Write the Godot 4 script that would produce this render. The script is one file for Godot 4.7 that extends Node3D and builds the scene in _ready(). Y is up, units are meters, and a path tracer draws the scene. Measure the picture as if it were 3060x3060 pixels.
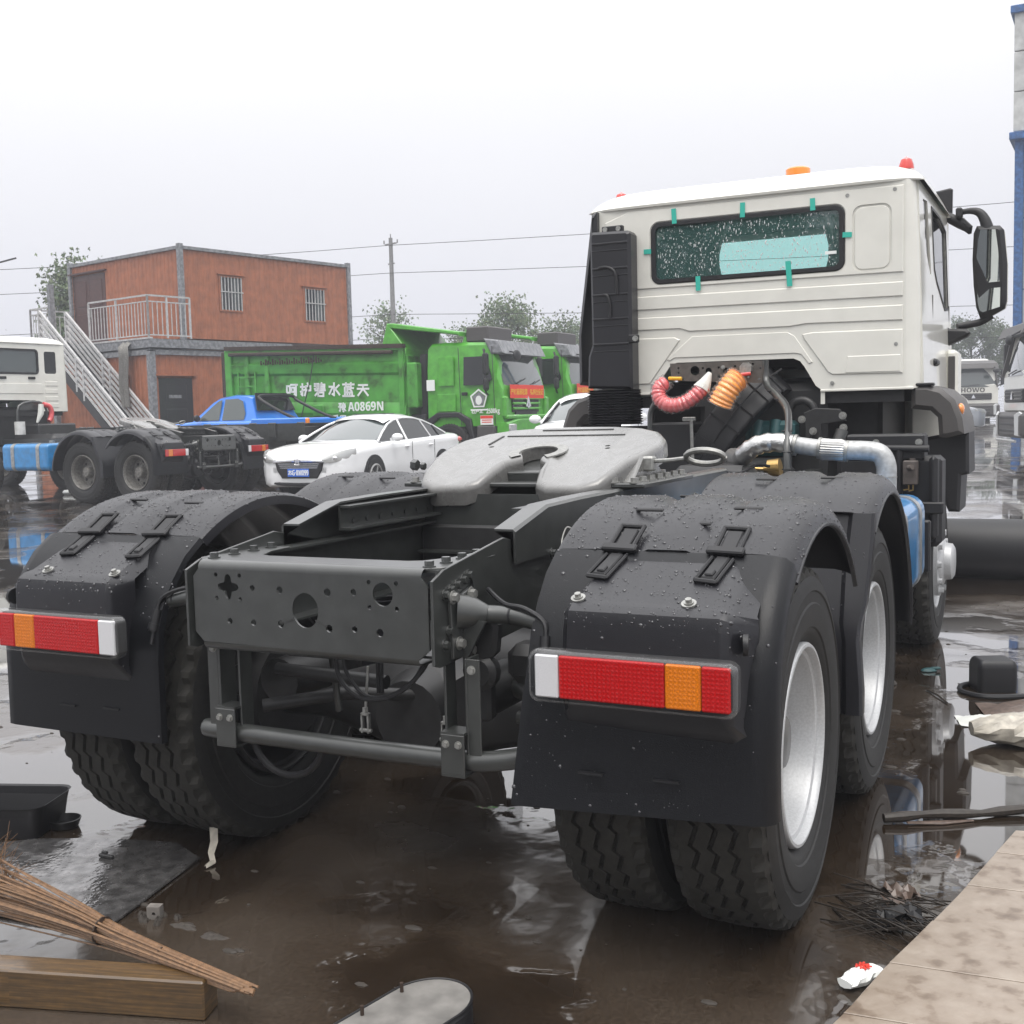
extends Node3D

# ---------------------------------------------------------------- geometry helpers
class Soup:
	var v := PackedVector3Array()

	func t(a: Vector3, b: Vector3, c: Vector3) -> void:
		v.append(a); v.append(b); v.append(c)

	func q(a: Vector3, b: Vector3, c: Vector3, d: Vector3) -> void:
		t(a, b, c); t(a, c, d)

	func add(o: Soup, x := Transform3D.IDENTITY) -> Soup:
		v.append_array(x * o.v)
		return self

	func moved(x: Transform3D) -> Soup:
		var o := Soup.new()
		o.v = x * v
		return o

	func mirrored() -> Soup:
		var o := Soup.new()
		for i in range(0, v.size(), 3):
			o.t(v[i] * Vector3(-1, 1, 1), v[i + 2] * Vector3(-1, 1, 1), v[i + 1] * Vector3(-1, 1, 1))
		return o

	func outward(from: int) -> void:
		var vol := 0.0
		for i in range(from, v.size(), 3):
			vol += (v[i] - v[from]).dot((v[i + 1] - v[from]).cross(v[i + 2] - v[from]))
		if vol < 0.0:
			for i in range(from, v.size(), 3):
				var k := v[i + 1]
				v[i + 1] = v[i + 2]
				v[i + 2] = k

	func ct(a: Vector3, b: Vector3, c: Vector3, m: Vector3) -> void:
		if (b - a).cross(c - a).dot(a + b + c - m * 3.0) < 0.0:
			t(a, c, b)
		else:
			t(a, b, c)

	func cq(a: Vector3, b: Vector3, c: Vector3, d: Vector3, m: Vector3) -> void:
		ct(a, b, c, m); ct(a, c, d, m)

	# chamfered box
	func box(c: Vector3, s: Vector3, b := 0.0, x := Transform3D.IDENTITY) -> Soup:
		var h := s * 0.5
		b = minf(b, minf(h.x, minf(h.y, h.z)) * 0.9)
		var e := h - Vector3.ONE * b
		var o := x * c
		for a in 3:
			var p := (a + 1) % 3
			var r := (a + 2) % 3
			for sg in [-1.0, 1.0]:
				var k: Array[Vector3] = []
				for uv in [[-1, -1], [1, -1], [1, 1], [-1, 1]]:
					var w := Vector3.ZERO
					w[a] = h[a] * sg
					w[p] = e[p] * uv[0]
					w[r] = e[r] * uv[1]
					k.append(x * (c + w))
				cq(k[0], k[1], k[2], k[3], o)
		if b > 0.0:
			for a in 3:
				var p := (a + 1) % 3
				var r := (a + 2) % 3
				for s1 in [-1.0, 1.0]:
					for s2 in [-1.0, 1.0]:
						var k: Array[Vector3] = []
						for n in [[-1, 0], [1, 0], [1, 1], [-1, 1]]:
							var w := Vector3.ZERO
							w[a] = e[a] * n[0]
							w[p] = (h[p] if n[1] == 0 else e[p]) * s1
							w[r] = (e[r] if n[1] == 0 else h[r]) * s2
							k.append(x * (c + w))
						cq(k[0], k[1], k[2], k[3], o)
			for sx in [-1.0, 1.0]:
				for sy in [-1.0, 1.0]:
					for sz in [-1.0, 1.0]:
						var g := Vector3(sx, sy, sz)
						ct(x * (c + g * Vector3(h.x, e.y, e.z)), x * (c + g * Vector3(e.x, h.y, e.z)), x * (c + g * Vector3(e.x, e.y, h.z)), o)
		return self

	# rows of points; closed joins the last column to the first
	func grid(rows: Array, closed := false, flip := false) -> Soup:
		for i in rows.size() - 1:
			var n: int = rows[i].size()
			for j in (n if closed else n - 1):
				var k := (j + 1) % n
				if flip:
					q(rows[i][j], rows[i + 1][j], rows[i + 1][k], rows[i][k])
				else:
					q(rows[i][j], rows[i][k], rows[i + 1][k], rows[i + 1][j])
		return self

	# closed rings joined, with both ends filled
	func loft(rings: Array, caps := true) -> Soup:
		var from := v.size()
		grid(rings, true)
		if caps:
			for e in [0, rings.size() - 1]:
				var m := Vector3.ZERO
				for p in rings[e]:
					m += p
				m /= rings[e].size()
				var n: int = rings[e].size()
				for j in n:
					if e == 0:
						t(m, rings[e][(j + 1) % n], rings[e][j])
					else:
						t(m, rings[e][j], rings[e][(j + 1) % n])
		outward(from)
		return self

	# tube along a path; r is a number or one radius per point
	func tube(path: Array, r: Variant, n := 10, flat := 1.0) -> Soup:
		var rings := []
		var up := Vector3.UP
		var d0: Vector3 = (path[1] - path[0]).normalized()
		if absf(d0.y) > 0.9:
			up = Vector3.RIGHT
		var side := d0.cross(up).normalized()
		for i in path.size():
			var d: Vector3
			if i == 0:
				d = d0
			elif i == path.size() - 1:
				d = (path[i] - path[i - 1]).normalized()
			else:
				d = ((path[i] - path[i - 1]).normalized() + (path[i + 1] - path[i]).normalized()).normalized()
			side = (side - d * side.dot(d)).normalized()
			var w := d.cross(side)
			var ring := PackedVector3Array()
			var rad: float = r[i] if r is Array else r
			for j in n:
				var a := TAU * (j + 0.5) / n
				ring.append(path[i] + (side * cos(a) + w * sin(a) * flat) * rad)
			rings.append(ring)
		return loft(rings)

	# profile of Vector2(radius, height) turned round the y axis of x
	func lathe(prof: Array, n: int, x := Transform3D.IDENTITY, closed := false) -> Soup:
		var from := v.size()
		var rings := []
		for p in prof:
			var ring := PackedVector3Array()
			for j in n:
				var a := TAU * j / n
				ring.append(x * Vector3(p.x * cos(a), p.y, p.x * sin(a)))
			rings.append(ring)
		if closed:
			rings.append(rings[0])
			grid(rings, true)
			outward(from)
		else:
			loft(rings)
		return self

	static func rect(x0: float, y0: float, x1: float, y1: float, r := 0.0, n := 4) -> PackedVector2Array:
		var o := PackedVector2Array()
		if r <= 0.0:
			return PackedVector2Array([Vector2(x0, y0), Vector2(x1, y0), Vector2(x1, y1), Vector2(x0, y1)])
		for c in [[x1 - r, y0 + r, -90], [x1 - r, y1 - r, 0], [x0 + r, y1 - r, 90], [x0 + r, y0 + r, 180]]:
			for i in n + 1:
				var a := deg_to_rad(c[2] + 90.0 * i / n)
				o.append(Vector2(c[0] + cos(a) * r, c[1] + sin(a) * r))
		return o

	static func disc(x: float, y: float, r: float, n := 16, ry := -1.0) -> PackedVector2Array:
		var o := PackedVector2Array()
		for i in n:
			o.append(Vector2(x + cos(TAU * i / n) * r, y + sin(TAU * i / n) * (r if ry < 0.0 else ry)))
		return o

	static func inset(p: PackedVector2Array, b: float) -> PackedVector2Array:
		var s := 1.0
		if Geometry2D.is_polygon_clockwise(p):
			s = -1.0
		var o := PackedVector2Array()
		var n := p.size()
		for i in n:
			var d1 := (p[i] - p[(i + n - 1) % n]).normalized()
			var d2 := (p[(i + 1) % n] - p[i]).normalized()
			var m := (Vector2(-d1.y, d1.x) + Vector2(-d2.y, d2.x)) * s
			var l := m.length_squared()
			o.append(p[i] + m * (2.0 * b / maxf(l, 0.6)))
		return o

	# polygon in xy, thickness d along z (centred), b the chamfer, with holes
	func plate(outer: PackedVector2Array, holes: Array, d: float, x := Transform3D.IDENTITY, b := 0.0) -> Soup:
		var cap := outer if b <= 0.0 else inset(outer, b)
		var pieces: Array = [cap]
		for h in holes:
			var hx := 0.0
			for p in h:
				hx += p.x
			hx /= h.size()
			var next := []
			for p in pieces:
				var hit := false
				for k in Geometry2D.intersect_polygons(p, h):
					hit = true
				if not hit:
					next.append(p)
					continue
				for half in [rect(hx - 1000, -1000, hx, 1000), rect(hx, -1000, hx + 1000, 1000)]:
					for part in Geometry2D.intersect_polygons(p, half):
						for c in Geometry2D.clip_polygons(part, h):
							next.append(c)
			pieces = next
		var from := v.size()
		for p in pieces:
			var ix := Geometry2D.triangulate_polygon(p)
			for i in range(0, ix.size(), 3):
				var a: Vector2 = p[ix[i]]
				var c: Vector2 = p[ix[i + 1]]
				var e: Vector2 = p[ix[i + 2]]
				if (c - a).cross(e - a) < 0.0:
					var k := c
					c = e
					e = k
				t(x * Vector3(a.x, a.y, d * 0.5), x * Vector3(c.x, c.y, d * 0.5), x * Vector3(e.x, e.y, d * 0.5))
				t(x * Vector3(a.x, a.y, -d * 0.5), x * Vector3(e.x, e.y, -d * 0.5), x * Vector3(c.x, c.y, -d * 0.5))
		var rims: Array = [outer]
		rims.append_array(holes)
		for ri in rims.size():
			var p: PackedVector2Array = rims[ri]
			var pc := cap if ri == 0 else p
			var cw := Geometry2D.is_polygon_clockwise(p) != (ri > 0)
			var n := p.size()
			for i in n:
				var j := (i + 1) % n
				if cw:
					j = i
					i = (i + 1) % n
				var zb := d * 0.5 - (b if ri == 0 else 0.0)
				q(x * Vector3(p[i].x, p[i].y, -zb), x * Vector3(p[j].x, p[j].y, -zb), x * Vector3(p[j].x, p[j].y, zb), x * Vector3(p[i].x, p[i].y, zb))
				if b > 0.0 and ri == 0:
					q(x * Vector3(p[i].x, p[i].y, zb), x * Vector3(p[j].x, p[j].y, zb), x * Vector3(pc[j].x, pc[j].y, d * 0.5), x * Vector3(pc[i].x, pc[i].y, d * 0.5))
					q(x * Vector3(pc[i].x, pc[i].y, -d * 0.5), x * Vector3(pc[j].x, pc[j].y, -d * 0.5), x * Vector3(p[j].x, p[j].y, -zb), x * Vector3(p[i].x, p[i].y, -zb))
		outward(from)
		return self

	func bar(a: Vector3, b: Vector3, w: float, h := -1.0) -> Soup:
		if h < 0.0:
			h = w
		var d := b - a
		var up := Vector3.UP if absf(d.normalized().y) < 0.95 else Vector3.RIGHT
		var bs := Basis.looking_at(d, up)
		return box(Vector3.ZERO, Vector3(w, h, d.length()), 0.0, Transform3D(bs, (a + b) * 0.5))

	func bolt(p: Vector3, n: Vector3, r: float, washer := true) -> Soup:
		n = n.normalized()
		if washer:
			tube([p, p + n * r * 0.3], r * 1.45, 12)
		tube([p + n * r * 0.25, p + n * r * 1.3], r, 6)
		return self

	func ball(c: Vector3, r: Vector3, n := 10, m := 6) -> Soup:
		var prof := []
		for i in m + 1:
			var a := PI * i / m - PI / 2
			prof.append(Vector2(maxf(cos(a), 0.001), sin(a)))
		return lathe(prof, n, Transform3D(Basis.from_scale(r), c))


func at(p: Vector3, rx := 0.0, ry := 0.0, rz := 0.0) -> Transform3D:
	return Transform3D(Basis.from_euler(Vector3(deg_to_rad(rx), deg_to_rad(ry), deg_to_rad(rz))), p)


func curve(p: Array, sub := 5) -> Array:
	var o := []
	for i in p.size() - 1:
		var a: Vector3 = p[maxi(i - 1, 0)]
		var b: Vector3 = p[i]
		var c: Vector3 = p[i + 1]
		var d: Vector3 = p[mini(i + 2, p.size() - 1)]
		for k in sub:
			o.append(b.cubic_interpolate(c, a, d, float(k) / sub))
	o.append(p[-1])
	return o


# triangles to a mesh whose normals are smoothed across edges flatter than deg
func mesh_of(s: Soup, deg := 38.0) -> ArrayMesh:
	var n := s.v.size()
	var fn := PackedVector3Array()
	fn.resize(n / 3)
	for f in n / 3:
		fn[f] = (s.v[f * 3 + 1] - s.v[f * 3]).cross(s.v[f * 3 + 2] - s.v[f * 3])
	var ov := PackedVector3Array()
	var on := PackedVector3Array()
	ov.resize(n)
	on.resize(n)
	var ids := PackedInt32Array()
	var lists := []
	var cosa := cos(deg_to_rad(deg))
	var un := PackedVector3Array()
	un.resize(n / 3)
	for f in n / 3:
		un[f] = fn[f].normalized()
	if deg > 0.0:
		var seen := {}
		ids.resize(n)
		for i in n:
			var k := Vector3i((s.v[i] * 4000.0).round())
			var id: int = seen.get(k, -1)
			if id < 0:
				id = lists.size()
				seen[k] = id
				lists.append([])
			ids[i] = id
			lists[id].append(i / 3)
	for i in n:
		var f := i / 3
		var nn := un[f]
		if deg > 0.0:
			var sum := fn[f]
			for g in lists[ids[i]]:
				if g != f and un[g].dot(nn) > cosa:
					sum += fn[g]
			nn = sum.normalized()
		var m := i % 3
		var to := i if m == 0 else (i + 1 if m == 1 else i - 1)
		ov[to] = s.v[i]
		on[to] = nn
	var arr := []
	arr.resize(Mesh.ARRAY_MAX)
	arr[Mesh.ARRAY_VERTEX] = ov
	arr[Mesh.ARRAY_NORMAL] = on
	var am := ArrayMesh.new()
	am.add_surface_from_arrays(Mesh.PRIMITIVE_TRIANGLES, arr)
	return am


# ---------------------------------------------------------------- things and parts
func tag(o: Node, label: String, category: String, group := "") -> void:
	o.set_meta("label", label)
	o.set_meta("category", category)
	if group:
		o.set_meta("group", group)


var taken := {}


# the name itself the first time, then name_001, name_002 ...
func numbered(called: String, parent: Node) -> String:
	var k := "%d/%s" % [parent.get_instance_id(), called]
	var n: int = taken.get(k, 0)
	taken[k] = n + 1
	return called if n == 0 else "%s_%03d" % [called, n]


func thing(called: String, label: String, category: String, p := Vector3.ZERO, turn := 0.0, group := "") -> Node3D:
	var o := Node3D.new()
	o.name = numbered(called, self)
	add_child(o, true)
	o.position = p
	o.rotation_degrees.y = turn
	tag(o, label, category, group)
	return o


func part(called: String, s: Variant, m: Material, parent: Node = self, deg := 38.0, label := "") -> MeshInstance3D:
	var o := MeshInstance3D.new()
	o.name = numbered(called, parent)
	o.mesh = s if s is Mesh else mesh_of(s, deg)
	o.material_override = m
	parent.add_child(o, true)
	if label:
		o.set_meta("label", label)
	return o


func solo(called: String, s: Variant, m: Material, label: String, category: String, group := "", p := Vector3.ZERO, turn := 0.0, deg := 38.0) -> MeshInstance3D:
	var o := part(called, s, m, self, deg)
	o.position = p
	o.rotation_degrees.y = turn
	tag(o, label, category, group)
	return o


# single bolts that share one mesh; n is the way they point
var bolt_meshes := {}


func bolts(parent: Node, pts: Array, n: Vector3, r: float, m: Material) -> void:
	var k := roundi(r * 10000.0)
	if not bolt_meshes.has(k):
		bolt_meshes[k] = mesh_of(Soup.new().bolt(Vector3.ZERO, Vector3.UP, r), 30.0)
	var y := n.normalized()
	var x := (Vector3.RIGHT if absf(y.x) < 0.9 else Vector3.BACK).cross(y).normalized()
	for p in pts:
		var o := part("bolt", bolt_meshes[k], m, parent)
		o.transform = Transform3D(Basis(x, y, x.cross(y)), p)


func many(called: String, m: Mesh, mat: Material, places: Array, parent: Node, tints: Array = []) -> MultiMeshInstance3D:
	var mm := MultiMesh.new()
	mm.transform_format = MultiMesh.TRANSFORM_3D
	mm.use_colors = tints.size() > 0
	mm.mesh = m
	mm.instance_count = places.size()
	for i in places.size():
		mm.set_instance_transform(i, places[i])
		if tints.size():
			mm.set_instance_color(i, tints[i])
	var o := MultiMeshInstance3D.new()
	o.name = numbered(called, parent)
	o.multimesh = mm
	o.material_override = mat
	parent.add_child(o, true)
	return o


# ---------------------------------------------------------------- materials
var tex := {}
var M := {}


func noise_tex(key: String, freq: float, lo: float, hi: float, octaves := 4, kind := FastNoiseLite.TYPE_SIMPLEX_SMOOTH, side := 512, stops: Array = []) -> NoiseTexture2D:
	if tex.has(key):
		return tex[key]
	var n := FastNoiseLite.new()
	n.seed = hash(key) % 1000
	n.noise_type = kind
	n.frequency = freq
	n.fractal_octaves = octaves
	var t := NoiseTexture2D.new()
	t.width = side
	t.height = side
	t.seamless = true
	t.noise = n
	var g := Gradient.new()
	if stops.is_empty():
		stops = [[0.0, lo], [1.0, hi]]
	g.offsets = PackedFloat32Array(stops.map(func(e): return e[0]))
	g.colors = PackedColorArray(stops.map(func(e): return e[1] if e[1] is Color else Color(e[1], e[1], e[1])))
	t.color_ramp = g
	tex[key] = t
	return t


# r, g, b are real (linear) base colours
func lin(r: float, g: float, b: float, a := 1.0) -> Color:
	var c := Color(r, g, b).linear_to_srgb()
	c.a = a
	return c


func make(key: String, c: Color, rough: float, o := {}) -> StandardMaterial3D:
	var m := StandardMaterial3D.new()
	m.resource_name = key
	m.albedo_color = c
	m.roughness = rough
	m.metallic = o.get("metal", 0.0)
	m.metallic_specular = o.get("spec", 0.5)
	if o.has("coat"):
		m.clearcoat_enabled = true
		m.clearcoat = o.coat
		m.clearcoat_roughness = o.get("coat_rough", 0.05)
	m.uv1_triplanar = true
	m.uv1_world_triplanar = o.get("world", false)
	m.uv1_scale = Vector3.ONE * float(o.get("scale", 1.0))
	if o.has("tex"):
		m.albedo_texture = o.tex
	if o.has("rough_tex"):
		m.roughness_texture = o.rough_tex
		m.roughness_texture_channel = BaseMaterial3D.TEXTURE_CHANNEL_RED
	if o.has("bump"):
		m.heightmap_enabled = true
		m.heightmap_texture = o.bump
		m.heightmap_scale = o.get("bump_cm", 0.1)
	if o.get("glass", false):
		m.transparency = BaseMaterial3D.TRANSPARENCY_ALPHA
	if o.has("emit"):
		m.emission_enabled = true
		m.emission = o.emit
		m.emission_energy_multiplier = o.get("emit_e", 1.0)
	if o.get("two", false):
		m.cull_mode = BaseMaterial3D.CULL_DISABLED
	if o.has("back"):
		m.backlight_enabled = true
		m.backlight = o.back
	if o.get("tint", false):
		m.vertex_color_use_as_albedo = true
	M[key] = m
	return m


func materials() -> void:
	var mottle := noise_tex("mottle", 0.012, 0.78, 1.0, 5)
	var dirt := noise_tex("dirt", 0.02, 0.6, 1.0, 6)
	var grain := noise_tex("grain", 0.22, 0.0, 1.0, 3)
	var wet := noise_tex("wet", 0.016, 0.0, 1.0, 5, FastNoiseLite.TYPE_SIMPLEX_SMOOTH, 512, [[0.0, 0.45], [0.45, 0.7], [0.6, 1.0], [1.0, 1.0]])
	var fine := noise_tex("fine", 0.09, 0.85, 1.0, 3)
	make("frame", lin(0.036, 0.039, 0.037), 0.42, {"tex": mottle, "scale": 1.6, "coat": 0.9, "coat_rough": 0.27})
	make("frame_dark", lin(0.022, 0.022, 0.023), 0.5, {"tex": mottle, "scale": 2.0})
	make("fifth", lin(0.15, 0.148, 0.142), 0.4, {"tex": fine, "scale": 1.3, "rough_tex": wet, "coat": 1.0, "coat_rough": 0.25})
	make("plastic", lin(0.013, 0.013, 0.0165), 0.4, {"tex": fine, "scale": 3.0, "rough_tex": noise_tex("damp", 0.03, 0.75, 1.0, 4), "bump": grain, "bump_cm": 0.025, "spec": 0.5})
	make("plastic_dark", lin(0.009, 0.009, 0.011), 0.5, {"tex": fine, "scale": 3.0})
	make("plastic_grey", lin(0.075, 0.07, 0.068), 0.5, {"tex": fine, "scale": 3.0, "bump": grain, "bump_cm": 0.03})
	make("flap", lin(0.007, 0.0075, 0.0095), 0.42, {"tex": fine, "scale": 2.0, "rough_tex": tex["damp"], "spec": 0.38, "bump": grain, "bump_cm": 0.04})
	make("rubber", lin(0.015, 0.0148, 0.0145), 0.62, {"tex": dirt, "scale": 2.2, "bump": grain, "bump_cm": 0.06})
	make("tread", lin(0.03, 0.028, 0.023), 0.75, {"tex": dirt, "scale": 3.0, "bump": grain, "bump_cm": 0.1})
	make("rim", lin(0.56, 0.57, 0.58), 0.4, {"metal": 0.25, "tex": fine, "scale": 2.0})
	make("rim_old", lin(0.26, 0.25, 0.23), 0.5, {"metal": 0.3, "tex": dirt, "scale": 2.0})
	make("cab_white", lin(0.74, 0.73, 0.67), 0.38, {"tex": noise_tex("paint", 0.008, 0.96, 1.0, 4), "coat": 0.8, "coat_rough": 0.06})
	make("white", lin(0.78, 0.79, 0.8), 0.35, {"coat": 1.0, "coat_rough": 0.04})
	make("white_matt", lin(0.72, 0.72, 0.7), 0.6, {"tex": mottle})
	make("glass", lin(0.3, 0.75, 0.68, 0.05), 0.02, {"glass": true})
	make("glass_dark", lin(0.012, 0.014, 0.016), 0.04, {"spec": 0.5})
	make("glass_grey", lin(0.06, 0.075, 0.075), 0.05, {"coat": 1.0})
	make("interior", lin(0.03, 0.03, 0.033), 0.8)
	make("curtain", lin(0.55, 0.56, 0.53), 0.9)
	make("green", lin(0.085, 0.42, 0.028), 0.4, {"tex": mottle, "scale": 0.6, "coat": 0.5, "coat_rough": 0.1})
	make("green_old", lin(0.075, 0.38, 0.04), 0.55, {"tex": noise_tex("grime", 0.01, 0.0, 1.0, 6, FastNoiseLite.TYPE_SIMPLEX_SMOOTH, 512, [[0.0, Color(0.55, 0.5, 0.42)], [0.35, Color(0.85, 0.85, 0.82)], [1.0, Color(1, 1, 1)]]), "scale": 0.35, "coat": 0.3, "coat_rough": 0.2})
	make("rust", lin(0.06, 0.035, 0.022), 0.75, {"tex": dirt, "scale": 1.2})
	make("blue", lin(0.015, 0.19, 0.72), 0.3, {"coat": 1.0, "coat_rough": 0.05})
	make("tank_blue", lin(0.015, 0.25, 0.6), 0.35, {"tex": mottle, "coat": 0.8, "coat_rough": 0.08})
	make("steel", lin(0.5, 0.5, 0.49), 0.35, {"metal": 0.8, "tex": mottle, "scale": 2.0})
	make("zinc", lin(0.42, 0.42, 0.4), 0.42, {"metal": 0.7, "tex": mottle, "scale": 6.0})
	make("exhaust", lin(0.5, 0.51, 0.51), 0.45, {"metal": 0.4, "tex": mottle, "scale": 4.0, "bump": grain, "bump_cm": 0.03})
	make("foil", lin(0.62, 0.62, 0.61), 0.32, {"metal": 0.95, "bump": noise_tex("crinkle", 0.03, 0.0, 1.0, 3, FastNoiseLite.TYPE_CELLULAR), "bump_cm": 0.16, "scale": 5.0})
	make("brass", lin(0.5, 0.33, 0.12), 0.35, {"metal": 0.8})
	make("lamp_red", lin(0.62, 0.008, 0.01), 0.15, {"coat": 0.6, "tex": noise_tex("cells", 0.06, 0.72, 1.0, 1, FastNoiseLite.TYPE_CELLULAR), "scale": 8.0, "spec": 0.3})
	make("lamp_orange", lin(0.9, 0.24, 0.01), 0.15, {"coat": 0.6, "spec": 0.3, "tex": tex["cells"], "scale": 8.0})
	make("lamp_white", lin(0.7, 0.7, 0.72), 0.15, {"coat": 1.0, "tex": fine, "scale": 6.0})
	make("clear_film", lin(0.9, 0.9, 0.9, 0.045), 0.08, {"glass": true})
	make("beacon", lin(0.8, 0.24, 0.02), 0.2, {"coat": 1.0})
	make("beacon_red", lin(0.55, 0.03, 0.02), 0.25, {"coat": 1.0})
	make("tape", lin(0.03, 0.42, 0.33), 0.5)
	make("hose_red", lin(0.66, 0.085, 0.09), 0.35, {"coat": 0.8})
	make("hose_orange", lin(0.95, 0.33, 0.02), 0.35, {"coat": 0.8})
	make("yellow", lin(0.75, 0.4, 0.02), 0.4)
	make("brown_box", lin(0.115, 0.095, 0.085), 0.6, {"tex": dirt})
	make("bracket", lin(0.1, 0.09, 0.08), 0.55, {"tex": mottle, "scale": 3.0})
	make("teal", lin(0.01, 0.06, 0.065), 0.5)
	make("wood_brown", lin(0.40, 0.135, 0.06), 0.55, {"tex": noise_tex("planks", 0.01, 0.8, 1.0, 5), "scale": 0.5})
	make("door_red", lin(0.075, 0.024, 0.018), 0.45, {"tex": mottle})
	make("door_dark", lin(0.012, 0.012, 0.016), 0.35, {"coat": 0.5})
	make("grey_steel", lin(0.3, 0.31, 0.33), 0.5, {"tex": dirt, "scale": 0.6})
	make("rail_white", lin(0.55, 0.55, 0.55), 0.5, {"tex": mottle})
	make("concrete", lin(0.24, 0.22, 0.2), 0.8, {"tex": dirt})
	make("pale", lin(0.5, 0.5, 0.45), 0.8)
	make("column_blue", lin(0.035, 0.15, 0.42), 0.5, {"tex": dirt, "scale": 0.5})
	make("column_white", lin(0.6, 0.61, 0.6), 0.5, {"tex": mottle, "scale": 0.3})
	make("pole", lin(0.25, 0.25, 0.25), 0.8, {"tex": mottle})
	make("wire", lin(0.03, 0.03, 0.03), 0.6)
	make("bark", lin(0.09, 0.07, 0.05), 0.9, {"tex": dirt})
	make("leaf", lin(0.135, 0.185, 0.105), 0.6, {"two": true, "tint": true, "back": Color(0.1, 0.16, 0.05)})  # leaf colour paled to carry haze over the distant trees
	make("banner", lin(0.7, 0.045, 0.025), 0.55)
	make("plate_blue", lin(0.02, 0.13, 0.6), 0.4)
	make("paint_white", lin(0.78, 0.8, 0.78), 0.5)
	make("lens", lin(0.55, 0.56, 0.55), 0.08, {"coat": 1.0, "metal": 0.4})
	make("chrome", lin(0.75, 0.75, 0.76), 0.12, {"metal": 1.0})
	make("silver", lin(0.33, 0.35, 0.38), 0.3, {"metal": 0.3, "coat": 1.0})
	make("mirror", lin(0.75, 0.8, 0.78), 0.02, {"metal": 1.0})
	make("drop", lin(0.03, 0.03, 0.034), 0.04, {"spec": 0.6})
	make("timber", lin(0.2, 0.115, 0.038), 0.5, {"tex": wood_tex(), "scale": 1.6, "coat": 1.0, "coat_rough": 0.14, "bump": tex["fine"], "bump_cm": 0.1})
	make("twig", lin(0.3, 0.165, 0.08), 0.6, {"tex": dirt, "scale": 4.0, "coat": 0.4, "coat_rough": 0.2})
	make("twig_dark", lin(0.04, 0.03, 0.022), 0.5, {"tex": dirt, "scale": 4.0})
	make("steel_plate", lin(0.34, 0.33, 0.33), 0.3, {"metal": 0.75, "world": true, "scale": 1.4, "tex": dirt, "rough_tex": noise_tex("plate_wet", 0.012, 0.0, 1.0, 5, FastNoiseLite.TYPE_SIMPLEX_SMOOTH, 512, [[0.0, 0.08], [0.5, 0.14], [0.58, 0.9], [1.0, 1.0]]), "bump": noise_tex("plate_bump", 0.05, 0.0, 1.0, 4), "bump_cm": 0.12, "spec": 0.8})
	make("board", lin(0.30, 0.25, 0.2), 0.5, {"world": true, "scale": 0.9, "tex": noise_tex("mud", 0.009, 0.0, 1.0, 6, FastNoiseLite.TYPE_SIMPLEX_SMOOTH, 1024, [[0.0, Color(0.62, 0.56, 0.5)], [0.3, Color(0.8, 0.76, 0.72)], [0.42, Color(0.9, 0.88, 0.86)], [1.0, Color(1, 1, 1)]]), "bump": noise_tex("board_bump", 0.02, 0.0, 1.0, 6), "bump_cm": 0.4, "coat": 0.7, "coat_rough": 0.22})
	make("alu_plate", lin(0.24, 0.23, 0.215), 0.4, {"tex": noise_tex("plate_stain", 0.008, 0.75, 1.0, 6), "scale": 2.5, "coat": 0.5, "coat_rough": 0.25})
	make("sack", lin(0.62, 0.57, 0.48), 0.6, {"tex": dirt, "scale": 1.5, "coat": 0.4, "coat_rough": 0.2})
	make("rag", lin(0.16, 0.11, 0.085), 0.6, {"tex": dirt, "scale": 3.0, "coat": 0.5, "coat_rough": 0.2})
	make("mud_lump", lin(0.065, 0.054, 0.044), 0.7, {"tex": dirt, "scale": 6.0})


func wood_tex() -> ImageTexture:
	var n := FastNoiseLite.new()
	n.seed = 5
	n.frequency = 0.03
	n.fractal_octaves = 4
	var im := Image.create(256, 512, false, Image.FORMAT_RGB8)
	for y in 512:
		for x in 256:
			var k := n.get_noise_2d(x * 0.35, y * 5.0) * 0.5 + 0.5
			var d := n.get_noise_2d(x * 2.0 + 900, y * 2.0) * 0.5 + 0.5
			var c := lerpf(0.45, 1.0, k) * lerpf(0.8, 1.0, d)
			im.set_pixel(x, y, Color(c, c * 0.97, c * 0.9))
	return ImageTexture.create_from_image(im)


# ---------------------------------------------------------------- place
const EYE := Vector3(2.0053, 1.5397, 2.7002)


# the yard is level round the lorry and climbs a little beyond it
func ground_y(x: float, z: float) -> float:
	var d := (Vector2(x, z) - Vector2(2.0053, 2.7002)).dot(Vector2(-0.4436, -0.8962))
	return 0.017 * maxf(0.0, d - 14.0)


func on_ground(x: float, z: float, up := 0.0) -> Vector3:
	return Vector3(x, ground_y(x, z) + up, z)


func sky_image() -> Image:
	var n := FastNoiseLite.new()
	n.seed = 11
	n.frequency = 1.6
	n.fractal_octaves = 4
	var im := Image.create(256, 128, false, Image.FORMAT_RGBF)
	for y in 128:
		var el := PI * (0.5 - (y + 0.5) / 128.0)
		for x in 256:
			var az := TAU * x / 256.0
			var dir := Vector3(cos(az) * cos(el), sin(el) * 2.0, sin(az) * cos(el))
			var c := n.get_noise_3dv(dir) * 0.05
			var s := maxf(sin(el), 0.0)
			var l := 0.575 * (1.0 + 0.8 * s + 1.9 * s * s) * (1.0 + c)
			if el < 0.0:
				l = 0.3
			var warm := clampf(s * 3.0, 0.0, 1.0)
			im.set_pixel(x, y, Color(l * lerpf(0.97, 1.0, warm), l * lerpf(0.98, 1.0, warm), l * lerpf(1.075, 1.02, warm)))
	return im


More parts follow.
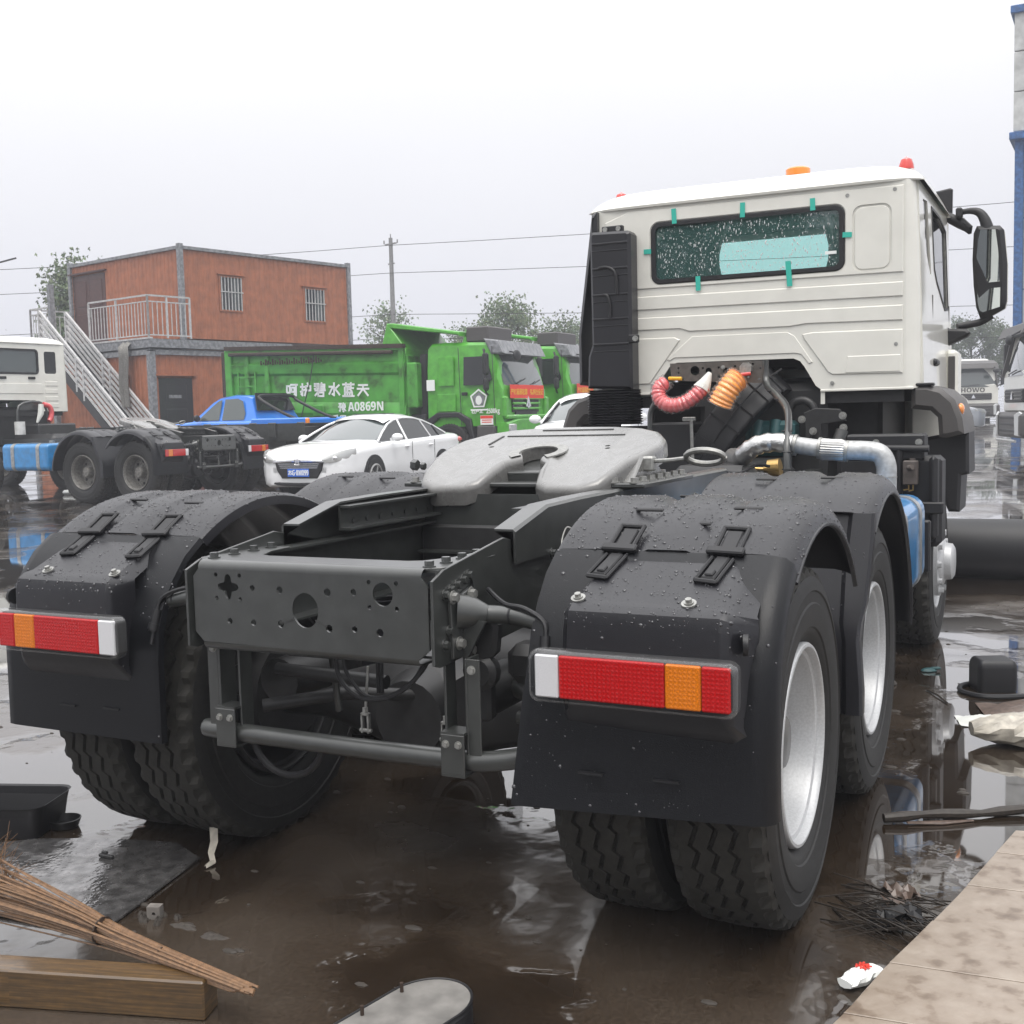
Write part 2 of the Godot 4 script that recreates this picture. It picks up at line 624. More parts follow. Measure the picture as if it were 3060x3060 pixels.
func setup_view() -> void:
	var cam := Camera3D.new()
	cam.name = "camera"
	add_child(cam)
	cam.transform = Transform3D(Basis(Vector3(0.89686718, -0.02451601, -0.44162), Vector3(-0.01553531, 0.99610049, -0.08684734), Vector3(0.44202705, 0.08475124, 0.89298898)).orthonormalized(), EYE)
	cam.fov = 47.9356
	cam.near = 0.05
	cam.far = 2000.0
	cam.current = true
	var env := Environment.new()
	env.background_mode = Environment.BG_SKY
	var sm := PanoramaSkyMaterial.new()
	sm.panorama = ImageTexture.create_from_image(sky_image())
	var sky := Sky.new()
	sky.sky_material = sm
	env.sky = sky
	env.tonemap_mode = Environment.TONE_MAPPER_LINEAR
	env.tonemap_exposure = 1.35
	env.ambient_light_source = Environment.AMBIENT_SOURCE_SKY
	env.sdfgi_enabled = true
	env.ssao_enabled = true
	env.ssil_enabled = true
	env.fog_enabled = true
	env.fog_density = 0.0026
	env.fog_light_color = Color(0.86, 0.87, 0.9)
	var we := WorldEnvironment.new()
	we.name = "world"
	we.environment = env
	add_child(we)
	var sun := DirectionalLight3D.new()
	sun.name = "overcast_sun"
	sun.light_energy = 0.5
	sun.light_color = Color(1.0, 0.98, 0.95)
	sun.light_angular_distance = 40.0
	sun.shadow_enabled = true
	sun.rotation_degrees = Vector3(-68, 30, 0)
	add_child(sun)


func build_ground() -> void:
	var s := Soup.new()
	var rings := []
	var r := 0.0
	var radii := [0.02]
	r = 0.6
	while r < 900.0:
		radii.append(r)
		r *= 1.13
	for rad in radii:
		var ring := PackedVector3Array()
		for j in 96:
			var a := TAU * j / 96.0
			var x: float = EYE.x + cos(a) * rad
			var z: float = EYE.z + sin(a) * rad
			ring.append(Vector3(x, minf(ground_y(x, z), 2.4), z))
		rings.append(ring)
	s.grid(rings, true, true)
	var puddle := 0.47
	var stops_rough := [[0.0, 0.02], [puddle, 0.03], [puddle + 0.05, 0.12], [0.7, 0.18], [1.0, 0.36]]
	var stops_col := [[0.0, Color(0.50, 0.45, 0.40)], [puddle - 0.06, Color(0.62, 0.56, 0.50)], [puddle + 0.06, Color(0.8, 0.75, 0.7)], [1.0, Color(1.0, 0.98, 0.96)]]
	var stops_h := [[0.0, 0.0], [puddle, 0.0], [puddle + 0.08, 0.35], [1.0, 1.0]]
	var m := make("ground", lin(0.095, 0.08, 0.066), 1.0, {
		"world": true, "scale": 0.085, "spec": 0.75,
		"tex": noise_tex("yard", 0.0075, 0, 1, 7, FastNoiseLite.TYPE_SIMPLEX_SMOOTH, 1024, stops_col)})
	tex["yard"].noise.seed = 77
	for k in [["yard_rough", stops_rough], ["yard_height", stops_h]]:
		noise_tex(k[0], 0.0075, 0, 1, 7, FastNoiseLite.TYPE_SIMPLEX_SMOOTH, 1024, k[1])
		tex[k[0]].noise.seed = 77
	m.roughness_texture = tex["yard_rough"]
	m.heightmap_enabled = true
	m.heightmap_texture = tex["yard_height"]
	m.heightmap_scale = 2.0
	# the film of water that lies over the ground, unbroken in the puddles
	m.clearcoat_enabled = true
	m.clearcoat = 1.0
	m.clearcoat_roughness = 0.03
	noise_tex("yard_film", 0.0075, 0, 1, 7, FastNoiseLite.TYPE_SIMPLEX_SMOOTH, 1024, [[0.0, 1.0], [puddle, 1.0], [puddle + 0.06, 0.55], [0.75, 0.35], [1.0, 0.0]])
	tex["yard_film"].noise.seed = 77
	m.clearcoat_texture = tex["yard_film"]
	var dg := noise_tex("yard_grit", 0.06, 0.72, 1.0, 5, FastNoiseLite.TYPE_SIMPLEX_SMOOTH, 1024)
	m.detail_enabled = true
	m.detail_albedo = dg
	m.detail_blend_mode = BaseMaterial3D.BLEND_MODE_MUL
	m.detail_uv_layer = BaseMaterial3D.DETAIL_UV_2
	m.uv2_triplanar = true
	m.uv2_world_triplanar = true
	m.uv2_scale = Vector3.ONE * 0.9
	var g := part("ground", s, m, self, 60.0)
	g.set_meta("kind", "structure")


# ---------------------------------------------------------------- wheels
var tyre_mesh: ArrayMesh
var tread_mesh: ArrayMesh
var rim_mesh: ArrayMesh
var hub_mesh: ArrayMesh
var disc_mesh: ArrayMesh
var front_hub_mesh: ArrayMesh
const TYRE_R := 0.545


func make_wheels() -> void:
	var segs := 168
	var zig := [-1.0, -0.35, 0.3, 0.95]
	var tread_rows := []
	var wall_a := []
	var wall_b := []
	for i in segs:
		var a := TAU * i / segs
		var z: float = zig[i % 4] * 0.011
		var notch := 0.014 if i % 4 >= 2 else 0.0
		var cols := [[-0.139, 0.508 - notch * 0.4], [-0.129, 0.531 - notch], [-0.108, 0.5395 - notch * 0.9], [-0.098, 0.5405]]
		for g in [-0.055, 0.0, 0.055]:
			var e: float = 0.545 - absf(g) * 0.05
			cols.append_array([[g - 0.0075 + z, e], [g - 0.0045 + z, 0.528], [g + 0.0045 + z, 0.528], [g + 0.0075 + z, e]])
		cols.append_array([[0.098, 0.5405], [0.108, 0.5395 - notch * 0.9], [0.129, 0.531 - notch], [0.139, 0.508 - notch * 0.4]])
		var row := PackedVector3Array()
		for c in cols:
			row.append(Vector3(c[0], c[1] * sin(a), c[1] * cos(a)))
		tread_rows.append(row)
	tread_rows.append(tread_rows[0])
	var s := Soup.new()
	s.grid(tread_rows, false, false)
	tread_mesh = mesh_of(s, 30.0)
	var t := Soup.new()
	var half := [Vector2(0.300, 0.100), Vector2(0.312, 0.114), Vector2(0.335, 0.134), Vector2(0.352, 0.138), Vector2(0.356, 0.143), Vector2(0.395, 0.150), Vector2(0.425, 0.151), Vector2(0.43, 0.147), Vector2(0.462, 0.147), Vector2(0.466, 0.151), Vector2(0.485, 0.147), Vector2(0.497, 0.143), Vector2(0.508, 0.1385)]
	var prof := []
	for p in half:
		prof.append(p)
	var back := half.duplicate()
	back.reverse()
	for p in back:
		prof.append(Vector2(p.x, -p.y))
	t.lathe(prof, 72, Transform3D(Basis(Vector3(0, 1, 0), Vector3(1, 0, 0), Vector3(0, 0, 1)), Vector3.ZERO), true)
	tyre_mesh = mesh_of(t, 32.0)
	# rim: deep dish seen from +x
	var r := Soup.new()
	var xa := Transform3D(Basis(Vector3(0, 1, 0), Vector3(1, 0, 0), Vector3(0, 0, 1)), Vector3.ZERO)
	r.lathe([Vector2(0.308, 0.112), Vector2(0.308, 0.126), Vector2(0.303, 0.133), Vector2(0.294, 0.134), Vector2(0.287, 0.127), Vector2(0.284, 0.112), Vector2(0.272, 0.107), Vector2(0.266, 0.09), Vector2(0.256, 0.03), Vector2(0.25, 0.0), Vector2(0.247, -0.05), Vector2(0.256, -0.115), Vector2(0.29, -0.125), Vector2(0.3, -0.12), Vector2(0.29, -0.1), Vector2(0.27, 0.03), Vector2(0.29, 0.1)], 64, xa, true)
	rim_mesh = mesh_of(r, 40.0)
	var d := Soup.new()
	var holes := []
	for k in 8:
		holes.append(Soup.disc(cos(TAU * k / 8) * 0.19, sin(TAU * k / 8) * 0.19, 0.028, 10))
	d.plate(Soup.disc(0, 0, 0.256, 40), holes, 0.014, at(Vector3(-0.06, 0, 0), 0, 90, 0))
	disc_mesh = mesh_of(d)
	var h := Soup.new()
	h.lathe([Vector2(0.14, -0.052), Vector2(0.14, -0.035), Vector2(0.105, -0.03), Vector2(0.095, 0.05), Vector2(0.075, 0.075), Vector2(0.001, 0.08)], 28, xa)
	for k in 10:
		h.bolt(Vector3(-0.05, sin(TAU * k / 10) * 0.12, cos(TAU * k / 10) * 0.12), Vector3.RIGHT, 0.016)
	hub_mesh = mesh_of(h)
	var f := Soup.new()
	f.lathe([Vector2(0.255, 0.02), Vector2(0.235, 0.085), Vector2(0.225, 0.125), Vector2(0.225, 0.155), Vector2(0.16, 0.16), Vector2(0.15, 0.175), Vector2(0.12, 0.185), Vector2(0.115, 0.225), Vector2(0.09, 0.24), Vector2(0.001, 0.242)], 36, xa)
	for k in 10:
		f.bolt(Vector3(0.155, sin(TAU * k / 10) * 0.19, cos(TAU * k / 10) * 0.19), Vector3.RIGHT, 0.02)
	front_hub_mesh = mesh_of(f)


func wheel(root: Node3D, x: float, z: float, out: float, rim: Material, kind := "dish", y := 0.525) -> void:
	var w := part("wheel", rim_mesh, rim, root)
	w.position = Vector3(x, y, z)
	if out < 0.0:
		w.rotation_degrees.y = 180
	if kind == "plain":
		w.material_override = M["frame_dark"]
	part("tyre", tyre_mesh, M["rubber"], w)
	part("tyre_tread", tread_mesh, M["tread"], w)
	if kind == "dish":
		part("rim_disc", disc_mesh, rim, w)
		part("hub", hub_mesh, M["frame"] if rim == M["rim"] else M["rim_old"], w)
	elif kind == "front":
		part("hub", front_hub_mesh, rim, w)


# ---------------------------------------------------------------- mudguards
func arc_pts(hy: float, hz: float, r: float, a0: float, a1: float, n: int) -> Array:
	var o := []
	for i in n + 1:
		var a := deg_to_rad(lerpf(a0, a1, float(i) / n))
		o.append([hy + r * sin(a), hz + r * cos(a), sin(a), cos(a)])
	return o


# profile points [y, z, ny, nz] swept across x, with a shallow crown, two grooves and a rolled outer lip
func guard_skin(path: Array, x0: float, x1: float, lip := 0.075) -> Soup:
	var s := Soup.new()
	var w := x1 - x0
	var cs := [[0.0, -0.035], [0.004, -0.008], [0.03, 0.002], [0.24, 0.006], [0.29, -0.011], [0.35, -0.012], [0.41, 0.009], [0.57, 0.009], [0.62, -0.010], [0.68, -0.010], [0.73, 0.006], [0.88, 0.003], [0.93, -0.006], [0.965, -0.02], [0.99, -0.042], [1.0, -lip], [0.985, -lip - 0.002]]
	var rows := []
	for p in path:
		var row := PackedVector3Array()
		for c in cs:
			row.append(Vector3(x0 + w * c[0], p[0] + p[2] * c[1], p[1] + p[3] * c[1]))
		rows.append(row)
	# inner face 4 mm under the outer one
	s.grid(rows, false, false)
	var n: int = cs.size()
	var under := []
	for i in path.size():
		var row := PackedVector3Array()
		for j in n:
			row.append(rows[i][j] - Vector3(0, path[i][2], path[i][3]) * 0.005)
		under.append(row)
	s.grid(under, false, true)
	return s


func drops_on(rows_of: Soup, count: int, rnd: RandomNumberGenerator) -> Array:
	var o := []
	var n := rows_of.v.size() / 3
	var cum := PackedFloat32Array()
	var tot := 0.0
	for f in n:
		var c := (rows_of.v[f * 3 + 1] - rows_of.v[f * 3]).cross(rows_of.v[f * 3 + 2] - rows_of.v[f * 3])
		tot += c.length() * (1.0 if c.normalized().y > 0.12 else 0.12 if c.normalized().y > -0.05 else 0.0)
		cum.append(tot)
	for i in count:
		var f := mini(cum.bsearch(rnd.randf() * tot), n - 1)
		var a := rnd.randf()
		var b := rnd.randf()
		if a + b > 1.0:
			a = 1.0 - a
			b = 1.0 - b
		var p := rows_of.v[f * 3].lerp(rows_of.v[f * 3 + 1], a) + (rows_of.v[f * 3 + 2] - rows_of.v[f * 3]) * b
		var nn := (rows_of.v[f * 3 + 1] - rows_of.v[f * 3]).cross(rows_of.v[f * 3 + 2] - rows_of.v[f * 3]).normalized()
		if nn.length() < 0.5:
			continue
		var r := 0.0013 + pow(rnd.randf(), 4.0) * 0.0042
		var u := nn.cross(Vector3.RIGHT if absf(nn.x) < 0.8 else Vector3.UP).normalized()
		var bs := Basis(u * r * rnd.randf_range(0.8, 1.3), nn * r * 0.7, u.cross(nn) * r * rnd.randf_range(0.8, 1.3))
		o.append(Transform3D(bs, p))
	return o


func drop_mesh() -> ArrayMesh:
	return mesh_of(Soup.new().lathe([Vector2(1, 0), Vector2(0.85, 0.5), Vector2(0.5, 0.85), Vector2(0.001, 1)], 7), 80.0)


# side +1 right, -1 left; everything is shaped for the right and mirrored
func rear_guard(root: Node3D, side: float, shift: float, rnd: RandomNumberGenerator, wet: bool) -> void:
	var fix := func(s: Soup) -> Soup:
		var o: Soup = s if side > 0 else s.mirrored()
		return o.moved(Transform3D(Basis.IDENTITY, Vector3(shift, 0, 0)))
	var x0 := 0.645
	var x1 := 1.335 if side > 0 else 1.385
	var hy := 0.525
	var skin := guard_skin(arc_pts(hy, -0.7325, 0.742, 57, 142, 22), x0, x1)
	var g := part("mudguard", fix.call(skin), M["plastic"], root, 50.0)
	# the raised rim that follows the opening
	var rimp := []
	for q in arc_pts(hy, -0.7325, 0.668, 55, 142, 20):
		rimp.append(Vector3(x1 - 0.002, q[0], q[1]))
	part("guard_rim", fix.call(Soup.new().tube(rimp, 0.006, 6)), M["plastic"], g)
	# lower rear piece with the lamp shelf and flap
	var path := [[1.1465, -0.326, 0.84, 0.54], [1.09, -0.245, 0.81, 0.58], [1.02, -0.185, 0.72, 0.69], [0.94, -0.135, 0.5, 0.87], [0.86, -0.11, 0.2, 0.98], [0.76, -0.1, 0.03, 1.0], [0.66, -0.1, 0.0, 1.0], [0.49, -0.098, 0.0, 1.0]]
	var low := Soup.new()
	var rows := []
	var cs := [[x0, -0.02], [x0 + 0.006, 0.0], [x0 + 0.03, 0.003], [x1 - 0.06, 0.003], [x1 - 0.025, -0.004], [x1 - 0.004, -0.025], [x1, -0.06], [x1 - 0.004, -0.06], [x1 - 0.008, -0.03], [x1 - 0.03, -0.01], [x0 + 0.03, -0.004], [x0 + 0.004, -0.02]]
	for p in path:
		var row := PackedVector3Array()
		for c in cs:
			# the flap swings out towards the frame and hangs lower there
			var swing: float = clampf((0.86 - p[0]) / 0.37, 0.0, 1.0) * (x1 - c[0]) / (x1 - x0) if side > 0 else 0.0
			row.append(Vector3(c[0] - 0.02 * swing, p[0] + p[2] * c[1] - 0.008 * swing, p[1] + p[3] * c[1] + 0.075 * swing))
		rows.append(row)
	low.loft(rows, true)
	var fl := part("rear_flap", fix.call(low), M["flap"], root, 40.0)
	var sh := Soup.new()
	# shelf: rows go down the back, columns across
	var srows := []
	for p in [[1.135, -0.315, 0.8, 1.22], [1.10, -0.225, 0.80, 1.225], [1.045, -0.105, 0.79, 1.235], [1.038, -0.07, 0.785, 1.24], [1.022, -0.045, 0.785, 1.24], [0.99, -0.036, 0.785, 1.24], [0.9, -0.034, 0.78, 1.24], [0.76, -0.045, 0.78, 1.24], [0.70, -0.09, 0.76, 1.26], [0.68, -0.105, 0.76, 1.26]]:
		var row := PackedVector3Array()
		var zb: float = minf(p[1] - 0.01, -0.11)
		row.append(Vector3(p[2] - 0.012, p[0] - 0.02, zb - 0.03))
		row.append(Vector3(p[2], p[0] - 0.012, p[1] - 0.02))
		row.append(Vector3(p[2] + 0.02, p[0], p[1]))
		row.append(Vector3(p[3] - 0.03, p[0], p[1]))
		row.append(Vector3(p[3], p[0] - 0.014, p[1] - 0.022))
		row.append(Vector3(p[3] + 0.045, p[0] - 0.03, zb - 0.03))
		srows.append(row)
	sh.grid(srows, false, true)
	part("lamp_shelf", fix.call(sh), M["plastic"], fl, 40.0)
	part("shelf_hole", fix.call(Soup.new().tube([Vector3(1.262, 0.955, -0.075), Vector3(1.275, 0.955, -0.078)], 0.028, 14)), M["plastic_dark"], fl)
	for k in [0.845, 1.15]:
		var b := Soup.new()
		var xf := Transform3D(Basis(Vector3(1, 0, 0), Vector3(0, 0.5, -0.866), Vector3(0, 0.866, 0.5)) * Basis(Vector3(0, 0, 1), deg_to_rad(-3.0)), Vector3(k, 1.149, -0.325))
		var xl := Transform3D(Basis(Vector3(1, 0, 0), Vector3(0, 0.39, -0.92), Vector3(0, 0.92, 0.39)) * Basis(Vector3(0, 0, 1), deg_to_rad(-8.0)), Vector3(k, 1.139, -0.318))
		for dx in [-0.034, 0.034]:
			b.box(Vector3(dx, 0.06, 0.004), Vector3(0.012, 0.11, 0.014), 0.004, xf)
		b.box(Vector3(0, 0.112, 0.004), Vector3(0.08, 0.014, 0.014), 0.004, xf)
		b.box(Vector3(0, 0.055, 0.001), Vector3(0.045, 0.09, 0.010), 0.003, xf)
		b.box(Vector3(0, 0.0, 0.010), Vector3(0.105, 0.028, 0.016), 0.004, xf)
		for dx in [-0.030, 0.030]:
			b.box(Vector3(dx, -0.075, 0.006), Vector3(0.010, 0.125, 0.014), 0.004, xl)
		b.box(Vector3(0, -0.135, 0.006), Vector3(0.068, 0.014, 0.014), 0.005, xl)
		b.box(Vector3(0, -0.065, 0.004), Vector3(0.04, 0.115, 0.012), 0.004, xl)
		b.box(Vector3(0, -0.10, 0.010), Vector3(0.024, 0.028, 0.012), 0.003, xl)
		var st := part("latch_strap", fix.call(b), M["plastic_dark"], fl)
		var c := Soup.new().bolt(Vector3(k - 0.032, 1.051, -0.092), Vector3(0, 0.9, 0.35), 0.009)
		c.tube([Vector3(k - 0.032, 1.046, -0.094), Vector3(k - 0.032, 1.0505, -0.092)], 0.02, 14)
		part("bolt", fix.call(c), M["zinc"], st)
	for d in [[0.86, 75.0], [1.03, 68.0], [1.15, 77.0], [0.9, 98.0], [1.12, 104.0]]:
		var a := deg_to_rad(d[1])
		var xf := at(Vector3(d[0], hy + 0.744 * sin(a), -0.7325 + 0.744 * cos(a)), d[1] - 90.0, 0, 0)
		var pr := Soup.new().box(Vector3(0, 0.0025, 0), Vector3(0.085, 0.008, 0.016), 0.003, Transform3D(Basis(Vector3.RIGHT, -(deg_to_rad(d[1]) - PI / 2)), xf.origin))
		part("shade_dash", fix.call(pr), M["plastic_dark"], g)  # dark raised strip paints the shade of an indented dash
	for d in ([[0.86, 0.59, -0.045], [1.06, 0.585, -0.07]] if side > 0 else [[0.86, 0.59, -0.094], [1.06, 0.585, -0.094]]):
		part("flap_slot", fix.call(Soup.new().box(Vector3(d[0], d[1], d[2]), Vector3(0.07, 0.006, 0.012), 0.0)), M["plastic_dark"], fl)
	# tail lamp
	var ly := 0.855
	var lamp := Soup.new().plate(Soup.rect(0.722, ly - 0.060, 1.258, ly + 0.060, 0.02), [], 0.05, at(Vector3(0, 0, -0.022)), 0.006)
	var tl := part("tail_lamp", fix.call(lamp), M["plastic_dark"], root)
	for seg in [[0.728, 0.795, "lamp_white"], [0.7965, 1.084, "lamp_red"], [1.0855, 1.178, "lamp_orange"], [1.1795, 1.252, "lamp_red"]]:
		var ls := Soup.new().box(Vector3((seg[0] + seg[1]) / 2, ly, 0.004), Vector3(seg[1] - seg[0], 0.113, 0.016), 0.004)
		part("lamp_lens", fix.call(ls), M[seg[2]], tl)
	# raised reflector dots of the lenses
	var dots := []
	for i in 44:
		for j in 10:
			var px := 0.733 + i * 0.0119
			if absf(px - 0.796) < 0.006 or absf(px - 1.085) < 0.006 or absf(px - 1.179) < 0.006 or px < 0.8:
				continue
			dots.append([Vector3(px, ly - 0.050 + j * 0.0111, 0.0118), 1 if px > 1.085 and px < 1.179 else 0])
	if wet:
		for kind in [0, 1]:
			var pl := []
			for d in dots:
				if d[1] == kind:
					var q: Vector3 = d[0]
					q.x = q.x * side + shift
					pl.append(Transform3D(Basis.from_scale(Vector3.ONE * 0.0047), q))
			var ball := mesh_of(Soup.new().lathe([Vector2(1, 0), Vector2(0.7, 0.14), Vector2(0.001, 0.22)], 8, at(Vector3.ZERO, 90)), 80.0)
			var mm := many("lens_dots", ball, M["lamp_red"] if kind == 0 else M["lamp_orange"], pl, tl)
			mm.set_meta("kind", "stuff")
		var film := Soup.new()
		var fr := []
		for o in [[0.0, 0.018], [0.006, 0.0165], [0.01, 0.004], [0.008, -0.03]]:
			var ring := PackedVector3Array()
			var pts := Soup.rect(0.72 - o[0], ly - 0.061 - o[0], 1.26 + o[0], ly + 0.061 + o[0], 0.026, 6)
			for i in pts.size():
				ring.append(Vector3(pts[i].x, pts[i].y, o[1] + sin(i * 2.7) * 0.0012))
			fr.append(ring)
		film.grid(fr, true)
		part("film_wrap", fix.call(film), M["clear_film"], tl, 60.0)
	if wet:
		var drops := drops_on(fix.call(guard_top(skin)), 3000, rnd)
		drops.append_array(drops_on(fix.call(sh), 600, rnd))
		drops.append_array(drops_on(fix.call(low), 250, rnd))
		var dm := many("rain_drops", drop_mesh(), M["drop"], drops, root)
		dm.set_meta("kind", "stuff")


func guard_top(s: Soup) -> Soup:
	var o := Soup.new()
	o.v = s.v.slice(0, s.v.size() / 2)
	return o


func mid_guard(root: Node3D, side: float, shift: float, rnd: RandomNumberGenerator, wet: bool) -> void:
	var fix := func(s: Soup) -> Soup:
		var o: Soup = s if side > 0 else s.mirrored()
		return o.moved(Transform3D(Basis.IDENTITY, Vector3(shift, 0, 0)))
	var x0 := 0.645
	var x1 := 1.335
	var hz := -2.034
	var skin := guard_skin(arc_pts(0.525, hz, 0.742, 57, 178, 26), x0, x1)
	var g := part("mudguard", fix.call(skin), M["plastic"], root, 50.0)
	var rimp := []
	for q in arc_pts(0.525, hz, 0.668, 55, 175, 20):
		rimp.append(Vector3(x1 - 0.002, q[0], q[1]))
	part("guard_rim", fix.call(Soup.new().tube(rimp, 0.006, 6)), M["plastic"], g)
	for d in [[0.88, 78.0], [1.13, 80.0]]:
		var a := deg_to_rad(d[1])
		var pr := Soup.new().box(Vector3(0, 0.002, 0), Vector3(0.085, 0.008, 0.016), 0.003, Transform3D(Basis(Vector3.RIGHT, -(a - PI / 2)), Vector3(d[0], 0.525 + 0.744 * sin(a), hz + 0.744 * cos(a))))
		part("shade_dash", fix.call(pr), M["plastic_dark"], g)  # dark strip put in for the shade inside a sunken dash
	# panel between the tyres with its wavy outer strip
	var pan := Soup.new()
	var rows := []
	for p in [[1.1465, -1.628, 0.075, 0.0], [1.06, -1.60, 0.08, 0.0], [0.95, -1.565, 0.085, -0.004], [0.83, -1.52, 0.075, -0.012], [0.76, -1.485, 0.06, -0.025], [0.70, -1.465, 0.045, -0.028], [0.62, -1.45, 0.05, -0.02], [0.52, -1.44, 0.055, -0.012], [0.44, -1.435, 0.055, -0.012]]:
		var row := PackedVector3Array()
		var xe: float = x1 + p[3]
		row.append(Vector3(x0, p[0], p[1] - 0.03))
		row.append(Vector3(xe - p[2] - 0.02, p[0], p[1] - 0.03))
		row.append(Vector3(xe - p[2], p[0], p[1]))
		row.append(Vector3(xe - 0.01, p[0], p[1]))
		row.append(Vector3(xe, p[0], p[1] - 0.012))
		row.append(Vector3(xe, p[0], p[1] - 0.06))
		row.append(Vector3(xe - 0.006, p[0], p[1] - 0.06))
		row.append(Vector3(xe - 0.012, p[0], p[1] - 0.02))
		row.append(Vector3(xe - p[2] - 0.02, p[0], p[1] - 0.037))
		row.append(Vector3(x0, p[0], p[1] - 0.037))
		rows.append(row)
	pan.loft(rows)
	part("guard_panel", fix.call(pan), M["plastic"], root, 40.0)
	if wet:
		var drops := drops_on(fix.call(guard_top(skin)), 1500, rnd)
		drops.append_array(drops_on(fix.call(pan), 200, rnd))
		var dm := many("rain_drops", drop_mesh(), M["drop"], drops, root)
		dm.set_meta("kind", "stuff")


func chassis(root: Node3D, near: bool) -> void:
	var F: Material = M["frame"]
	var D: Material = M["frame_dark"]
	# side rails: C sections
	for s in [-1.0, 1.0]:
		var r := Soup.new()
		var zl := -8.0
		r.box(Vector3(0.416 * s, 0.99, (zl - 0.03) / 2), Vector3(0.008, 0.25, -zl - 0.03))
		r.box(Vector3(0.378 * s, 1.111, (zl - 0.03) / 2), Vector3(0.068, 0.008, -zl - 0.03))
		r.box(Vector3(0.378 * s, 0.869, (zl - 0.03) / 2), Vector3(0.068, 0.008, -zl - 0.03))
		var rail := part("frame_rail", r, F, root)
		# bracing angle on top: slanting tip, then level
		var a := Soup.new()
		var prof := [[-0.47, 1.178], [-0.72, 1.235], [-1.0, 1.24], [-2.85, 1.24]]
		var rows := []
		for p in prof:
			var row := PackedVector3Array()
			for c in [[0.372, 0.0], [0.372, 0.007], [0.437, 0.007], [0.446, -0.002], [0.446, -0.10 - (p[1] - 1.178)], [0.438, -0.10 - (p[1] - 1.178)], [0.438, 0.0]]:
				row.append(Vector3(c[0] * s, p[1] + c[1], p[0]))
			rows.append(row)
		a.loft(rows)
		var an := part("subframe_angle", a, F, root, 25.0)
		for k in 9:
			bolts(an, [Vector3(0.446 * s, 1.10 + (0.05 if k % 2 else 0.0), -0.85 - k * 0.21)], Vector3(s, 0, 0), 0.013, F)
		for k in 7:
			bolts(an, [Vector3(0.371 * s, 1.17, -0.78 - k * 0.09)], Vector3(-s, 0, 0), 0.011, F)
		# inner reinforcing plate with slots, hung from the angle
		var inn := Soup.new()
		inn.box(Vector3(0.366 * s, 1.185, -1.75), Vector3(0.008, 0.085, 2.1))
		inn.box(Vector3(0.345 * s, 1.145, -1.75), Vector3(0.05, 0.008, 2.1))
		inn.box(Vector3(0.345 * s, 1.225, -1.75), Vector3(0.05, 0.008, 2.1))
		part("inner_channel", inn, F, an)
		if near:
			for z in [-0.05, -0.145, -0.24, -0.33]:
				bolts(rail, [Vector3(0.383 * s, 1.1205, z)], Vector3.UP, 0.0135, F)
			# outer joint plate at the corner
			var jx: float = 0.4245 * s - (0.018 if s < 0.0 else 0.0)
			var jp := Soup.new().plate(PackedVector2Array([Vector2(0.015, 0.855), Vector2(-0.02, 0.845), Vector2(-0.72, 0.87), Vector2(-0.72, 1.10), Vector2(-0.42, 1.165), Vector2(-0.05, 1.115), Vector2(0.015, 1.09)]), [Soup.disc(-0.2, 1.045, 0.02, 12, 0.028)], 0.009, Transform3D(Basis(Vector3(0, 0, 1), Vector3(0, 1, 0), Vector3(-1, 0, 0)), Vector3(jx, 0, 0)), 0.002)
			var jpn := part("joint_plate", jp, F, root)
			for k in 5:
				bolts(jpn, [Vector3(jx + 0.005 * s, 1.045 + k * 0.009, -0.05 - k * 0.035)], Vector3(s, 0, 0), 0.0115, F)
				if k < 4:
					bolts(jpn, [Vector3(jx + 0.005 * s, 0.905 + (k % 2) * 0.035, -0.04 - k * 0.028)], Vector3(s, 0, 0), 0.0115, F)
					bolts(jpn, [Vector3(0.446 * s, 1.08 - k * 0.06, -0.74 + (k % 2) * 0.015)], Vector3(s, 0, 0), 0.012, F)
	# cross members
	for z in [-1.38, -2.9, -4.2]:
		var c := Soup.new().box(Vector3(0, 1.0, z), Vector3(0.82, 0.2, 0.09), 0.01)
		part("cross_member", c, D, root)
	var wide := Soup.new()
	wide.plate(PackedVector2Array([Vector2(-0.4, 0.99), Vector2(0.4, 0.99), Vector2(0.4, 1.225), Vector2(-0.4, 1.225)]), [], 0.012, at(Vector3(0, 0, -1.36)))
	wide.box(Vector3(0, 0.995, -1.33), Vector3(0.8, 0.01, 0.09))
	part("cross_member", wide, F, root)
	# end beam with its holes
	var beam := Soup.new()
	var holes: Array = [Soup.disc(-0.01, 0.985, 0.046, 28, 0.052), Soup.disc(0.258, 1.045, 0.033, 20, 0.034)]
	for h in [[-0.2, 1.043, 0.009], [-0.1, 1.041, 0.011], [0.07, 1.042, 0.012], [0.16, 1.046, 0.010], [-0.2, 0.938, 0.010], [-0.1, 0.94, 0.0115], [0.072, 0.937, 0.0115], [0.16, 0.94, 0.0095], [0.245, 0.935, 0.012], [-0.29, 0.938, 0.010]]:
		holes.append(Soup.disc(h[0], h[1], h[2], 12))
	for cx in [-0.292, 0.258]:
		for k in [[-0.045, 0.036], [0.045, 0.036], [-0.045, -0.036], [0.045, -0.036]]:
			holes.append(Soup.disc(cx + k[0], 1.042 + k[1], 0.007, 8))
	# clover hole on the left
	var clover := PackedVector2Array()
	for i in 32:
		var a := TAU * i / 32
		var r := 0.030 + 0.010 * cos(a * 4.0)
		clover.append(Vector2(-0.292 + cos(a) * r, 1.042 + sin(a) * r))
	holes.append(clover)
	var face := PackedVector2Array([Vector2(-0.405, 0.90), Vector2(-0.375, 0.87), Vector2(0.37, 0.865), Vector2(0.405, 0.895), Vector2(0.405, 1.07), Vector2(0.385, 1.095), Vector2(-0.385, 1.095), Vector2(-0.405, 1.07)])
	for i in face.size():
		if face[i].x < 0.0:
			face[i].x *= 1.05
	beam.plate(face, holes, 0.008, at(Vector3(0, 0, -0.004)))
